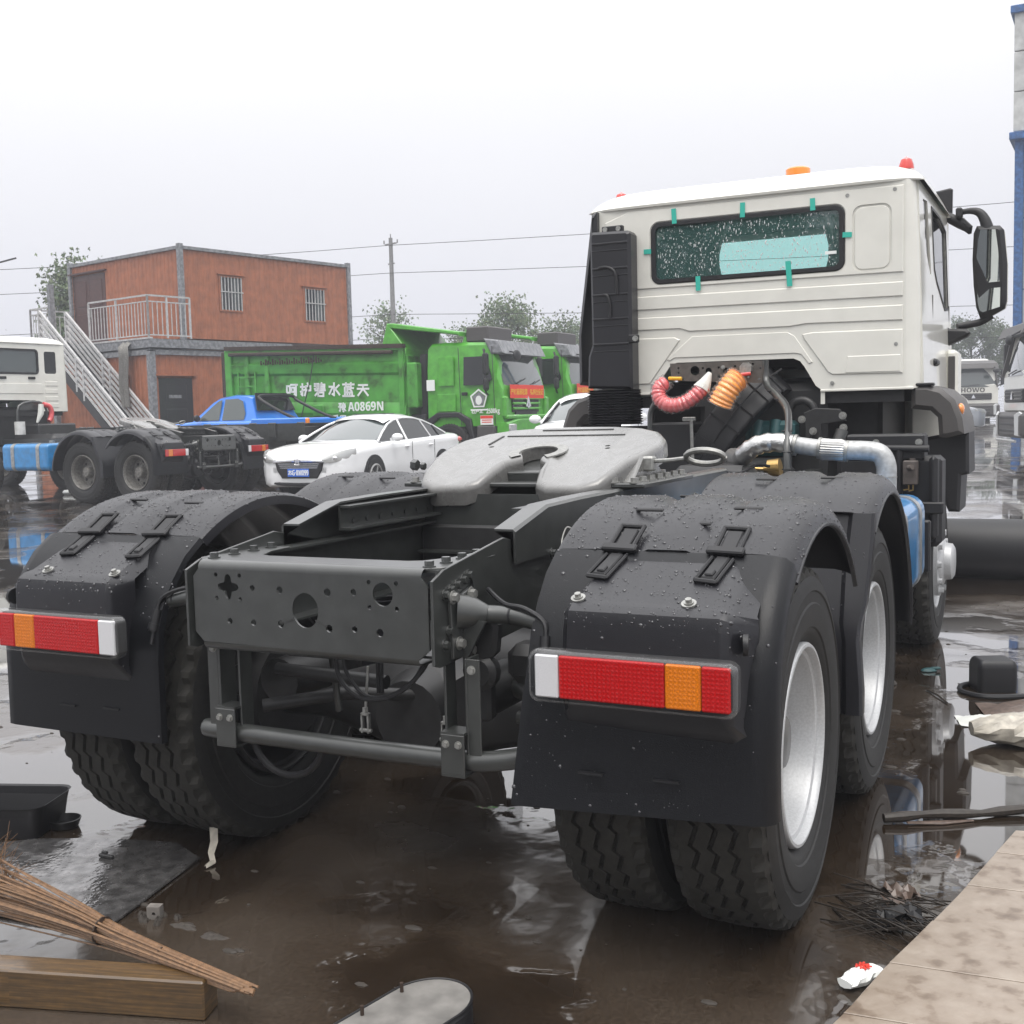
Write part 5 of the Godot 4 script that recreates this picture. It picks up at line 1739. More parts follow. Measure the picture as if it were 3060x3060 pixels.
# ---------------------------------------------------------------- strokes for the painted characters, on a 20 by 20 square
const STROKES := {
	"he": "1,5 1,14;1,5 6,5 6,14;1,14 6,14;8,3 19,3;17,3 17,18 14,16;9,7 9,13;9,7 14,7 14,13;9,13 14,13",
	"hu": "1,6 8,6;4,2 4,18 2,16;1,13 8,10;13,1 14,4;10,5 18,5 18,11;10,5 10,11 8,18;10,11 18,11",
	"bi": "1,2 8,2;1,5 8,5;1,9 8,8;4.5,2 4.5,9;13,1 12,3;10,3 10,9;10,3 18,3 18,9;10,6 18,6;10,9 18,9;2,11 19,11;9,11 2,18;7,14 7,19;7,14 16,14 16,19;7,19 16,19",
	"shui": "10,1 10,18 7,16;2,6 8,6 2,16;18,4 12,9;11,8 19,17",
	"lan": "1,3 19,3;6,1 6,6;14,1 14,6;4,7 4,12;8,6 8,13;11,6 10,10;10,8 18,8;13,10 15,12;4,14 4,19;4,14 16,14 16,19;8,14 8,19;12,14 12,19;1,19 19,19",
	"tian": "3,4 17,4;1,9 19,9;10,4 10,9 2,18;10,9 18,18",
	"yu": "2,2 8,2 5,5;3,5 6,7;1,9 9,9 8,11;5,9 5,18 3,17;13,1 10,5;12,3 17,3 16,6;10,6 18,6 18,9 10,9 10,6;14,6 10,12;12,10 15,13 14,19 12,18;18,10 10,15;15,12 19,17",
	"ai": "16,1 3,3;5,4 6,6;9,4 10,6;15,3 13,6;2,8 2,10;2,8 18,8 17,10;4,11 16,11;9,9 3,18;7,13 15,13 6,19;8,14 18,19",
	"jun": "3,2 3,5;3,2 17,2 17,5;4,7 16,7;9,4 6,10 16,10;2,14 18,14;10,9 10,19",
	"qing": "2,3 4,5;1,8 3,10;1,17 5,11;8,3 18,3;8,6 18,6;7,9 19,9;13,1 13,9;9,11 9,19;9,11 17,11 17,19 15,18;9,14 17,14;9,16 17,16",
	"yun": "9,3 17,3;7,8 19,8;12,8 8,14 17,13;15,11 18,15;3,3 5,6;1,9 5,9 3,16;1,18 5,16 19,18",
	"su": "1,4 19,4;6,1 6,7;14,1 14,7;4,10 15,10 13,19 11,17;10,7 4,19;3,13 1,17;17,13 19,17",
	"yan": "2,3 18,3;7,3 7,10;13,3 13,10;4,5 5,8;16,5 15,8;2,10 18,10;4,10 2,19",
	"da": "1,6 8,6;4,2 4,18 2,16;1,13 8,10;10,4 19,4;15,4 15,18 12,17",
	"hei": "4,2 4,9;4,2 16,2 16,9 4,9;10,2 10,15;4,12 16,12;1,15 19,15;3,17 2,19;8,17 8,19;12,17 13,19;16,17 18,19",
	"e": "2,2 18,2;7,2 7,10;13,2 13,10;4,5 5,8;16,5 15,8;2,10 18,10;3,13 2,17;6,12 7,18 14,18 15,15;10,12 11,14;16,12 18,16",
	"fan": "6,2 2,6;2,3 6,8 6,18 4,17;6,9 1,14;10,3 17,3 17,9 15,9;10,3 10,18 18,18 18,14",
	"zui": "3,2 17,2 17,6 3,6 3,2;8,2 8,6;12,2 12,6;8,8 7,19;12,8 12,19;2,10 8,10;2,13 8,13;2,16 8,15;12,10 18,10;12,13 18,13;12,16 18,16",
	"hong": "1,3 7,3 7,7 1,7 1,12 7,12 6,18 4,17;13,2 10,17 18,15;15,11 19,19",
	"yang": "1,6 8,6;4,2 4,18 2,16;1,13 8,10;10,3 18,3 10,9;10,9 18,9 16,18;14,9 9,16",
	"she": "4,1 5,3;1,5 7,5 1,13;4,9 4,19;9,8 19,8;14,2 14,18;8,18 19,18",
	"hui": "10,1 1,9;10,1 19,9;6,9 14,9;3,12 17,12;9,12 4,18 16,17;13,14 17,19",
	"zheng": "2,3 18,3;10,3 10,17;10,9 16,9;5,8 5,17;1,17 19,17",
	"cha": "1,4 19,4;6,1 6,7;14,1 14,7;10,6 1,12;10,6 19,12;4,13 16,13;10,10 10,19;6,15 4,18;14,15 17,18",
}


# characters side by side in the xy plane of x, size s, stroke width w, thickness 4 mm
func glyphs(keys: Array, s: float, w: float, x: Transform3D, gap := 1.15) -> Soup:
	var o := Soup.new()
	for i in keys.size():
		if keys[i] == "":
			continue
		for st in STROKES[keys[i]].split(";"):
			var pts := []
			for p in st.split(" "):
				var c: PackedStringArray = p.split(",")
				pts.append(Vector3(i * s * gap + float(c[0]) / 20.0 * s, (1.0 - float(c[1]) / 20.0) * s, 0))
			for k in pts.size() - 1:
				var d: Vector3 = (pts[k + 1] - pts[k])
				var m: Vector3 = (pts[k + 1] + pts[k]) * 0.5
				o.box(Vector3.ZERO, Vector3(d.length() + w * 0.8, w, 0.004), 0.0, x * Transform3D(Basis(Vector3(0, 0, 1), atan2(d.y, d.x)), m + Vector3(0, 0, 0.0002 * (k + i))))
	return o


func letters(called: String, text: String, size: float, m: Material, parent: Node, p: Vector3, turn := 0.0, squeeze := 1.0, font := "Droid Sans") -> MeshInstance3D:
	var tm := TextMesh.new()
	tm.text = text
	var f := SystemFont.new()
	f.font_names = PackedStringArray([font])
	f.font_weight = 700
	tm.font = f
	tm.font_size = 64
	tm.pixel_size = size / 46.0
	tm.depth = 0.006
	var o := MeshInstance3D.new()
	o.name = numbered(called, parent)
	o.mesh = tm
	o.material_override = m
	parent.add_child(o, true)
	o.position = p
	o.rotation_degrees.y = turn
	o.scale.x = squeeze
	return o


# ---------------------------------------------------------------- cars
# sedan, front towards -z; returns the thing
func sedan(label: String, paint: Material, p: Vector3, turn: float, detail: bool) -> Node3D:
	var r := thing("parked_car", label, "car", p, turn)
	var rows := []
	# z, half width, bonnet height in the middle, shoulder height, bottom
	for q in [[-2.46, 0.55, 0.66, 0.62, 0.34], [-2.44, 0.70, 0.74, 0.70, 0.24], [-2.36, 0.82, 0.81, 0.77, 0.20], [-2.15, 0.895, 0.89, 0.84, 0.19], [-1.8, 0.92, 0.955, 0.89, 0.19], [-1.2, 0.925, 1.0, 0.91, 0.19], [-0.85, 0.925, 1.03, 0.93, 0.19], [0.0, 0.925, 1.0, 0.95, 0.19], [1.0, 0.925, 1.02, 0.98, 0.19], [1.75, 0.92, 1.06, 1.0, 0.2], [2.1, 0.90, 1.07, 1.01, 0.24], [2.3, 0.86, 1.05, 0.99, 0.3], [2.42, 0.78, 0.98, 0.9, 0.36], [2.46, 0.6, 0.8, 0.75, 0.42]]:
		var ring := PackedVector3Array()
		var half := [[0.0, q[2]], [0.45, q[2] - 0.005], [0.75, lerpf(q[2], q[3], 0.35)], [0.93, lerpf(q[2], q[3], 0.8)], [0.985, q[3] - 0.04], [0.995, q[3] - 0.12], [0.985, q[3] - 0.17], [1.0, 0.55], [0.985, 0.4], [0.95, q[4] + 0.05], [0.85, q[4]], [0.0, q[4]]]
		for h in half:
			ring.append(Vector3(q[1] * h[0], maxf(minf(h[1], q[2]), q[4]), q[0]))
		for i in range(half.size() - 2, 0, -1):
			ring.append(Vector3(-q[1] * half[i][0], maxf(minf(half[i][1], q[2]), q[4]), q[0]))
		rows.append(ring)
	var body := part("car_body", Soup.new().loft(rows), paint, r, 40.0)
	# roof skin
	var rr := []
	for q in [[-0.42, 1.37, 0.56], [-0.25, 1.43, 0.60], [0.1, 1.468, 0.62], [0.6, 1.465, 0.615], [1.0, 1.42, 0.59], [1.15, 1.385, 0.56]]:
		var row := PackedVector3Array()
		for i in 13:
			var u := -1.0 + i / 6.0
			row.append(Vector3(u * q[2], q[1] - 0.09 * pow(absf(u), 4.0), q[0]))
		rr.append(row)
	part("car_roof", Soup.new().grid(rr, false, false), paint, body, 50.0)
	var gl := Soup.new()
	var wsr := []
	for q in [[-1.28, 1.0, 0.74], [-0.85, 1.21, 0.66], [-0.41, 1.368, 0.555]]:
		var row := PackedVector3Array()
		for i in 9:
			var u := -1.0 + i / 4.0
			row.append(Vector3(u * q[2], q[1] - 0.05 * u * u, q[0] + 0.22 * u * u))
		wsr.append(row)
	gl.grid(wsr)
	part("windscreen", gl, M["glass_grey"], body, 60.0)
	var rg := []
	for q in [[1.14, 1.385, 0.56], [1.5, 1.22, 0.63], [1.85, 1.05, 0.68]]:
		var row := PackedVector3Array()
		for i in 9:
			var u := -1.0 + i / 4.0
			row.append(Vector3(u * q[2], q[1] - 0.05 * u * u, q[0] - 0.1 * u * u))
		rg.append(row)
	part("rear_glass", Soup.new().grid(rg), M["glass_dark"], body, 60.0)
	for s in [-1.0, 1.0]:
		var at_side := func(z: float, y: float) -> Vector3:
			return Vector3(s * (0.865 - maxf(0.0, y - 0.93) * 0.62), y, z)
		var side := Soup.new()
		var low := [[-1.15, 0.96], [-0.8, 1.12], [-0.45, 1.26], [-0.15, 1.335], [0.25, 1.375], [0.7, 1.37], [1.05, 1.315], [1.4, 1.21], [1.75, 1.05]]
		var g1 := []
		var g2 := []
		for q in low:
			g1.append(at_side.call(q[0], q[1]))
			g2.append(at_side.call(q[0], 0.93))
		side.grid([PackedVector3Array(g1), PackedVector3Array(g2)], false, s > 0)
		part("side_glass", side, M["glass_dark"], body, 60.0)
		var trim := Soup.new()
		trim.tube(g1, 0.022, 6)
		for q in [[0.02, 1.36, -0.04], [0.95, 1.335, 1.05]]:
			trim.bar(at_side.call(q[0], q[1]), at_side.call(q[2], 0.94), 0.05, 0.03)
		part("window_frame", trim, paint, body)
		part("chrome_strip", Soup.new().tube([at_side.call(-1.15, 0.945), at_side.call(0.4, 0.955), at_side.call(1.75, 1.03)], 0.010, 5), M["chrome"], body)
		part("window_post", Soup.new().bar(at_side.call(1.35, 1.225) + Vector3(s * 0.004, 0, 0), at_side.call(1.42, 0.95) + Vector3(s * 0.004, 0, 0), 0.025), M["plastic_dark"], body)
		var mi := Soup.new().ball(Vector3(s * 1.02, 1.02, -0.72), Vector3(0.12, 0.075, 0.06), 12, 8).bar(Vector3(s * 0.88, 0.98, -0.72), Vector3(s * 0.98, 1.0, -0.72), 0.04, 0.05)
		part("wing_mirror", mi, paint, body)
		for z in [-1.42, 1.36]:
			var ar := Soup.new()
			ar.tube([Vector3(s * 0.90, 0.345, z), Vector3(s * 0.933, 0.345, z)], 0.385, 30)
			part("wheel_arch", ar, M["plastic_dark"], body)
			var wh := part("wheel", Soup.new().tube([Vector3(s * 0.74, 0.33, z), Vector3(s * 0.94, 0.33, z)], 0.33, 30), M["rubber"], r)
			var hubp := Soup.new()
			for k in 5:
				var a := TAU * k / 5
				hubp.bar(Vector3(s * 0.944, 0.33, z), Vector3(s * 0.944, 0.33 + sin(a) * 0.22, z + cos(a) * 0.22), 0.05, 0.012)
			var rp := []
			for k in 25:
				rp.append(Vector3(s * 0.942, 0.33 + sin(TAU * k / 24) * 0.22, z + cos(TAU * k / 24) * 0.22))
			hubp.tube(rp, 0.02, 6)
			part("rim", hubp, M["steel"], wh)
		var hl := []
		for q in [[0.48, 0.645, 0.715, -2.475], [0.62, 0.63, 0.765, -2.45], [0.72, 0.64, 0.80, -2.415], [0.80, 0.665, 0.835, -2.34], [0.86, 0.70, 0.855, -2.22], [0.9, 0.76, 0.87, -2.0]]:
			hl.append(PackedVector3Array([Vector3(s * q[0], q[1], q[3] - 0.025), Vector3(s * (q[0] + 0.012), (q[1] + q[2]) / 2, q[3] - 0.04), Vector3(s * q[0], q[2], q[3] - 0.012)]))
		var hp := part("headlight", Soup.new().grid(hl, false, s > 0), M["lens"], body, 60.0)
		part("lamp_reflector", Soup.new().ball(Vector3(s * 0.70, 0.71, -2.43), Vector3(0.06, 0.045, 0.04), 10, 6), M["chrome"], hp)
		part("fog_vent", Soup.new().plate(PackedVector2Array([Vector2(s * 0.58, 0.30), Vector2(s * 0.80, 0.33), Vector2(s * 0.82, 0.44), Vector2(s * 0.74, 0.40)]), [], 0.12, at(Vector3(0, 0, -2.34), 0, s * -22.0, 0)), M["plastic_dark"], body)
		for z in [0.05, 1.0]:
			part("door_gap", Soup.new().bar(Vector3(s * 0.926, 0.32, z), Vector3(s * 0.921, 0.93, z + 0.02), 0.007), M["wire"], body)
		for z in [-0.15, 0.85]:
			part("door_handle", Soup.new().box(Vector3(s * 0.935, 0.84, z), Vector3(0.025, 0.03, 0.17), 0.008), paint, body)
		part("tail_lamp", Soup.new().box(Vector3(s * 0.78, 0.9, 2.3), Vector3(0.2, 0.12, 0.24), 0.04), M["beacon_red"], body)
	if detail:
		var gr := Soup.new()
		gr.plate(PackedVector2Array([Vector2(-0.50, 0.66), Vector2(0.50, 0.66), Vector2(0.46, 0.50), Vector2(0.36, 0.36), Vector2(-0.36, 0.36), Vector2(-0.46, 0.50)]), [], 0.06, at(Vector3(0, 0, -2.455)), 0.012)
		var gn := part("grille", gr, M["plastic_dark"], body)
		var ch := Soup.new()
		ch.tube([Vector3(-0.52, 0.655, -2.475), Vector3(-0.2, 0.672, -2.495), Vector3(0, 0.676, -2.5), Vector3(0.2, 0.672, -2.495), Vector3(0.52, 0.655, -2.475)], 0.028, 8, 1.0)
		for y in [0.615, 0.58, 0.545]:
			ch.box(Vector3(0, y, -2.488), Vector3(0.82 + (y - 0.6), 0.009, 0.012))
		part("chrome_bar", ch, M["chrome"], gn)
		var em := Soup.new()
		var fr := []
		var oc := Soup.rect(-0.062, 0.60, 0.062, 0.70, 0.025, 4)
		for i in oc.size() + 1:
			fr.append(Vector3(oc[i % oc.size()].x, oc[i % oc.size()].y, -2.525))
		em.tube(fr, 0.006, 5)
		for s in [-1.0, 1.0]:
			em.bar(Vector3(s * 0.034, 0.69, -2.525), Vector3(s * 0.028, 0.615, -2.525), 0.014)
		em.bar(Vector3(-0.03, 0.647, -2.525), Vector3(0.03, 0.647, -2.525), 0.012)
		part("emblem", em, M["chrome"], gn)
		var pl := part("number_plate", Soup.new().box(Vector3(0, 0.46, -2.505), Vector3(0.44, 0.14, 0.012), 0.004), M["plate_blue"], body)
		letters("plate_text", "G·8M099", 0.095, M["paint_white"], pl, Vector3(-0.045, 0.46, -2.513), 180, 0.62)
		part("plate_text", glyphs(["su"], 0.085, 0.010, at(Vector3(0.205, 0.42, -2.513), 0, 180, 0)), M["paint_white"], pl)
		var bt := []
		for q in [[-0.62, 0.28, -2.40], [-0.4, 0.26, -2.46], [0.0, 0.25, -2.48], [0.4, 0.26, -2.46], [0.62, 0.28, -2.40]]:
			bt.append(Vector3(q[0], q[1], q[2]))
		part("bumper_lip", Soup.new().tube(bt, 0.03, 6), M["plastic_dark"], body)
		part("sunroof", Soup.new().box(Vector3(0, 1.466, 0.25), Vector3(0.7, 0.012, 0.4), 0.004), M["glass_dark"], body)
	return r


func pickup(p: Vector3, turn: float) -> void:
	var r := thing("pickup_truck", "bright blue double-cab pickup with a black roll bar, parked behind the white car", "pickup", p, turn)
	var B: Material = M["blue"]
	var rows := []
	for q in [[-2.6, 0.70, 0.95], [-2.5, 0.85, 1.0], [-1.9, 0.91, 1.06], [-1.1, 0.92, 1.12], [0.85, 0.92, 1.12]]:
		var ring := PackedVector3Array()
		for h in Soup.rect(-q[1], 0.38, q[1], q[2], 0.1, 3):
			ring.append(Vector3(h.x, h.y, q[0]))
		rows.append(ring)
	var body := part("car_body", Soup.new().loft(rows), B, r)
	var cabr := []
	for q in [[-1.15, 0.80, 1.12], [-0.55, 0.70, 1.62], [-0.35, 0.67, 1.72], [0.1, 0.66, 1.77], [0.55, 0.66, 1.75], [0.72, 0.67, 1.70], [0.95, 0.76, 1.12]]:
		var ring := PackedVector3Array()
		var w: float = q[1]
		for h in [[-0.87, 1.1], [-w - 0.03, lerpf(1.1, q[2], 0.75)], [-w, q[2] - 0.04], [-w + 0.12, q[2]], [w - 0.12, q[2]], [w, q[2] - 0.04], [w + 0.03, lerpf(1.1, q[2], 0.75)], [0.87, 1.1]]:
			ring.append(Vector3(h[0], h[1], q[0]))
		cabr.append(ring)
	part("cab_top", Soup.new().loft(cabr), B, body)
	for s in [-1.0, 1.0]:
		var side := func(z: float, y: float) -> Vector3:
			return Vector3(s * (0.885 - (y - 1.1) * 0.30), y, z)
		for w in [[[-0.95, 1.14], [-0.5, 1.5], [-0.33, 1.62], [-0.22, 1.65], [-0.22, 1.14]], [[-0.12, 1.14], [-0.12, 1.66], [0.3, 1.67], [0.48, 1.6], [0.62, 1.3], [0.6, 1.14]]]:
			var g := Soup.new()
			for i in range(1, w.size() - 1):
				g.t(side.call(w[0][0], w[0][1]), side.call(w[i][0], w[i][1]), side.call(w[i + 1][0], w[i + 1][1]))
			part("side_window", g, M["glass_grey"], body, 0.0)
		part("wing_mirror", Soup.new().ball(Vector3(s * 1.0, 1.2, -0.85), Vector3(0.11, 0.09, 0.06), 10, 6), M["plastic_dark"], body)
		for z in [-1.65, 1.55]:
			part("wheel", Soup.new().tube([Vector3(s * 0.7, 0.38, z), Vector3(s * 0.94, 0.38, z)], 0.38, 24), M["rubber"], r)
		part("bed_side", Soup.new().box(Vector3(s * 0.88, 0.8, 1.75), Vector3(0.08, 0.72, 1.8), 0.03), B, r)
		part("tail_lamp", Soup.new().box(Vector3(s * 0.885, 0.98, 2.62), Vector3(0.11, 0.34, 0.1), 0.03), M["beacon"], r)
		var rb := curve([Vector3(s * 0.75, 1.12, 2.2), Vector3(s * 0.72, 1.3, 1.7), Vector3(s * 0.68, 1.6, 1.05), Vector3(s * 0.6, 1.72, 0.92), Vector3(0, 1.74, 0.9)], 4)
		part("roll_bar", Soup.new().tube(rb, 0.038, 8), M["plastic_dark"], r)
	part("rear_window", Soup.new().plate(PackedVector2Array([Vector2(-0.72, 1.16), Vector2(0.72, 1.16), Vector2(0.6, 1.63), Vector2(-0.6, 1.63)]), [], 0.02, Transform3D(Basis(Vector3.RIGHT, deg_to_rad(-21.0)), Vector3(0, 0.0, 0.0)) * Transform3D(Basis.IDENTITY, Vector3(0, -0.22, 1.345))), M["glass_dark"], body)
	part("tailgate", Soup.new().box(Vector3(0, 0.85, 2.63), Vector3(1.66, 0.55, 0.07), 0.02), B, r)
	part("bed_floor", Soup.new().box(Vector3(0, 0.6, 1.75), Vector3(1.7, 0.1, 1.75)), M["plastic_dark"], r)
	part("rear_bumper", Soup.new().box(Vector3(0, 0.48, 2.68), Vector3(1.75, 0.18, 0.14), 0.03), M["chrome"], r)


# ---------------------------------------------------------------- the green tippers: nose at z = 0 towards -z
func tipper(label: String, p: Vector3, turn: float, lettered: bool) -> Node3D:
	var r := thing("tipper_truck", label, "dump truck", p, turn, "green tipper trucks parked side by side")
	r.scale = Vector3.ONE * 1.03
	var G: Material = M["green"]
	# cab body as rings along z
	var rows := []
	for q in [[0.0, 1.2, 1.02, 1.9], [0.03, 1.22, 1.0, 1.98], [0.14, 1.23, 0.98, 2.45], [0.30, 1.2, 0.98, 2.86], [0.45, 1.18, 0.98, 2.95], [1.6, 1.18, 0.98, 2.99], [1.95, 1.18, 0.98, 2.97], [2.05, 1.15, 1.0, 2.9]]:
		var ring := PackedVector3Array()
		for h in [[-1.0, q[2]], [-1.0, 1.75], [-0.985, lerpf(1.75, q[3], 0.5)], [-0.94, q[3] - 0.07], [-0.88, q[3]], [0.88, q[3]], [0.94, q[3] - 0.07], [0.985, lerpf(1.75, q[3], 0.5)], [1.0, 1.75], [1.0, q[2]]]:
			ring.append(Vector3(h[0] * q[1], maxf(h[1], q[2]), q[0]))
		rows.append(ring)
	var cab := part("cab", Soup.new().loft(rows), G, r, 30.0)
	# windscreen lies 12 mm proud of the sloping front
	var ws := []
	for q in [[-0.012, 1.93], [0.0, 2.0], [0.11, 2.4], [0.225, 2.72]]:
		var row := PackedVector3Array()
		for i in 9:
			var u := -1.0 + i / 4.0
			row.append(Vector3(u * 1.1, q[1], q[0] - 0.02 + 0.05 * u * u))
		ws.append(row)
	part("windscreen", Soup.new().grid(ws), M["glass_grey"], cab, 60.0)
	part("sun_visor", Soup.new().plate(PackedVector2Array([Vector2(0.30, 2.66), Vector2(-0.06, 2.66), Vector2(0.1, 2.98), Vector2(0.5, 3.04)]), [], 2.36, Transform3D(Basis(Vector3(0, 0, 1), Vector3(0, 1, 0), Vector3(-1, 0, 0)), Vector3.ZERO), 0.03), M["grey_steel"], cab)
	part("deflector_box", Soup.new().box(Vector3(0.35, 3.16, 0.75), Vector3(1.3, 0.36, 0.6), 0.03), M["plastic_grey"], cab)
	var front := Soup.new()
	for y in [1.62, 1.5, 1.38]:
		front.box(Vector3(0, y, -0.045), Vector3(1.5, 0.055, 0.06), 0.015)
	front.box(Vector3(0, 1.18, -0.06), Vector3(2.4, 0.1, 0.12), 0.03)
	part("grille_bar", front, G, cab)
	part("grille", Soup.new().box(Vector3(0, 1.5, -0.012), Vector3(1.5, 0.42, 0.03), 0.01).box(Vector3(0, 1.27, -0.02), Vector3(1.2, 0.1, 0.05), 0.01), M["plastic_dark"], cab)
	var badge := Soup.new()
	badge.plate(PackedVector2Array([Vector2(-0.14, 1.42), Vector2(0, 1.68), Vector2(0.14, 1.42), Vector2(0.05, 1.42), Vector2(0, 1.36), Vector2(-0.05, 1.42)]), [PackedVector2Array([Vector2(-0.03, 1.44), Vector2(0, 1.52), Vector2(0.03, 1.44)])], 0.03, at(Vector3(0, 0, -0.085)))
	part("emblem", badge, M["chrome"], cab)
	var bumper := Soup.new().plate(PackedVector2Array([Vector2(-1.25, 0.45), Vector2(1.25, 0.45), Vector2(1.25, 1.05), Vector2(0.6, 1.15), Vector2(-0.6, 1.15), Vector2(-1.25, 1.05)]), [Soup.rect(-0.6, 0.62, 0.6, 0.85, 0.03, 2)], 0.3, at(Vector3(0, 0, 0.02)), 0.04)
	var bn := part("bumper", bumper, G, r)
	part("bumper_grille", Soup.new().box(Vector3(0, 0.73, 0.05), Vector3(1.22, 0.26, 0.2)), M["plastic_dark"], bn)
	for s in [-1.0, 1.0]:
		part("headlight", Soup.new().box(Vector3(s * 0.98, 0.92, -0.125), Vector3(0.4, 0.2, 0.06), 0.03), M["lens"], bn)
		part("corner_panel", Soup.new().box(Vector3(s * 1.14, 1.42, -0.02), Vector3(0.2, 0.5, 0.14), 0.04), M["green"], cab)
		var sx: float = s * 1.232
		part("door_window", Soup.new().plate(PackedVector2Array([Vector2(0.42, 2.62), Vector2(1.02, 2.62), Vector2(1.02, 1.95), Vector2(0.40, 1.95), Vector2(0.26, 2.08)]), [], 0.02, Transform3D(Basis(Vector3(0, 0, 1), Vector3(-0.07 * s, 1, 0), Vector3(-1, 0, 0)), Vector3(sx - s * 0.005 + s * 0.14, 0, 0))), M["glass_dark"], cab)
		var gaps := Soup.new()
		for z in [0.2, 1.1]:
			gaps.bar(Vector3(sx - s * 0.004, 1.0, z), Vector3(sx - s * 0.03, 2.85, z + 0.06), 0.012)
		part("door_gap", gaps, M["wire"], cab)
		part("side_emboss", Soup.new().box(Vector3(sx - s * 0.02, 2.3, 1.5), Vector3(0.02, 0.7, 0.42), 0.008).box(Vector3(sx - s * 0.012, 1.55, 1.5), Vector3(0.02, 0.42, 0.5), 0.008), G, cab)
		part("door_handle", Soup.new().box(Vector3(sx, 1.75, 1.0), Vector3(0.03, 0.08, 0.16), 0.01), M["plastic_dark"], cab)
		var mi := Soup.new()
		mi.box(Vector3(s * 1.5, 2.42, 0.28), Vector3(0.22, 0.52, 0.1), 0.04)
		mi.box(Vector3(s * 1.5, 1.95, 0.28), Vector3(0.2, 0.3, 0.1), 0.04)
		mi.tube(curve([Vector3(s * 1.2, 2.75, 0.45), Vector3(s * 1.4, 2.76, 0.38), Vector3(s * 1.5, 2.6, 0.3), Vector3(s * 1.5, 1.85, 0.3), Vector3(s * 1.2, 1.72, 0.4)], 4), 0.025, 6)
		part("door_mirror", mi, M["plastic_dark"], cab)
		part("wheel_arch", Soup.new().plate(PackedVector2Array([Vector2(0.75, 0.7), Vector2(0.85, 1.15), Vector2(1.15, 1.32), Vector2(1.75, 1.32), Vector2(2.05, 1.15), Vector2(2.15, 0.7), Vector2(2.05, 0.7), Vector2(1.9, 1.05), Vector2(1.7, 1.2), Vector2(1.2, 1.2), Vector2(1.0, 1.05), Vector2(0.85, 0.7)]), [], 0.3, Transform3D(Basis(Vector3(0, 0, 1), Vector3(0, 1, 0), Vector3(-1, 0, 0)), Vector3(s * 1.12, 0, 0)), 0.02), M["plastic_dark"], r)
		part("cab_step", Soup.new().box(Vector3(s * 1.15, 0.75, 0.45), Vector3(0.2, 0.5, 0.5), 0.04), M["plastic_grey"], r)
		for z in [1.45, 5.6, 6.95]:
			wheel(r, s * 1.05, z, s, M["rim_old"], "front" if z < 2 else "dish", 0.53)
	part("front_mirror", Soup.new().ball(Vector3(0.85, 2.62, -0.22), Vector3(0.2, 0.13, 0.06), 14, 8).bar(Vector3(0.85, 2.75, 0.1), Vector3(0.85, 2.68, -0.2), 0.03), M["plastic_dark"], cab)
	part("wiper", Soup.new().bar(Vector3(0.55, 1.97, -0.06), Vector3(0.05, 2.1, -0.05), 0.02).bar(Vector3(-0.35, 1.97, -0.06), Vector3(-0.8, 2.08, -0.05), 0.02), M["wire"], cab)
	# banner under the windscreen
	var bnr := part("banner", Soup.new().box(Vector3(0, 1.78, -0.07), Vector3(1.9, 0.32, 0.012), 0.003), M["banner"], cab)
	part("banner_text", glyphs(["yan", "da", "hei", "e", "fan", "zui", "", "hong", "yang", "she", "hui", "zheng"], 0.15, 0.018, at(Vector3(0.93, 1.70, -0.079), 0, 180, 0), 1.02), M["yellow"], bnr)
	part("frame", Soup.new().box(Vector3(0, 0.8, 4.8), Vector3(0.9, 0.3, 7.0), 0.02).box(Vector3(0, 0.95, 2.4), Vector3(2.2, 0.7, 0.5), 0.03), M["frame_dark"], r)
	part("cab_back", Soup.new().box(Vector3(0, 1.9, 2.22), Vector3(2.1, 1.7, 0.22), 0.04), M["plastic_dark"], r)
	# the tipping body
	var O: Material = M["green_old"]
	var bd := Soup.new()
	bd.box(Vector3(0, 1.12, 5.3), Vector3(2.3, 0.12, 5.5), 0.02)
	bd.box(Vector3(0, 1.95, 2.62), Vector3(2.42, 1.6, 0.12), 0.03)
	var body := part("tipping_body", bd, O, r)
	for s in [-1.0, 1.0]:
		# side: sloping hem, recessed field, upper rail
		var prof := [[1.08, 1.00], [1.08, 1.24], [1.30, 1.30], [1.47, 1.27], [1.57, 1.215], [2.24, 1.215], [2.30, 1.27], [2.52, 1.30], [2.58, 1.24], [2.82, 1.24], [2.84, 1.33], [2.95, 1.33], [2.95, 1.17], [1.3, 1.14], [1.08, 1.0]]
		var rr := []
		for q in prof:
			rr.append(PackedVector3Array([Vector3(s * q[1], q[0] + 0.02, 2.6), Vector3(s * q[1], q[0] + 0.18, 8.05)]))
		part("body_side", Soup.new().grid(rr, false, s < 0), O, body, 25.0)
		for z in [2.7, 6.75, 7.4, 8.0]:
			var lift: float = (z - 2.6) / 6.15 * 0.18
			part("body_post", Soup.new().box(Vector3(s * 1.265, 2.0 + lift, z), Vector3(0.1, 1.85, 0.22 if z > 7.9 else 0.14), 0.02), O, body)
		var rail := Soup.new()
		rail.tube([Vector3(s * 1.36, 2.82, 2.9), Vector3(s * 1.36, 2.97, 7.9)], 0.05, 8)
		rail.bar(Vector3(s * 1.3, 2.96, 2.6), Vector3(s * 1.3, 3.13, 8.05), 0.16, 0.1)
		for k in 26:
			rail.box(Vector3(s * 1.352, 2.70 + (k % 3) * 0.015, 5.0 + k * 0.075), Vector3(0.03, 0.06 + 0.05 * ((k * 7) % 3), 0.03))
		part("top_rail", rail, M["rust"], body)
		var lad := Soup.new()
		for z in [7.1, 7.65]:
			lad.bar(Vector3(s * 1.32, 1.5, z), Vector3(s * 1.32, 2.5, z), 0.04)
		for k in 4:
			lad.bar(Vector3(s * 1.32, 1.65 + k * 0.24, 7.1), Vector3(s * 1.32, 1.65 + k * 0.24, 7.65), 0.035)
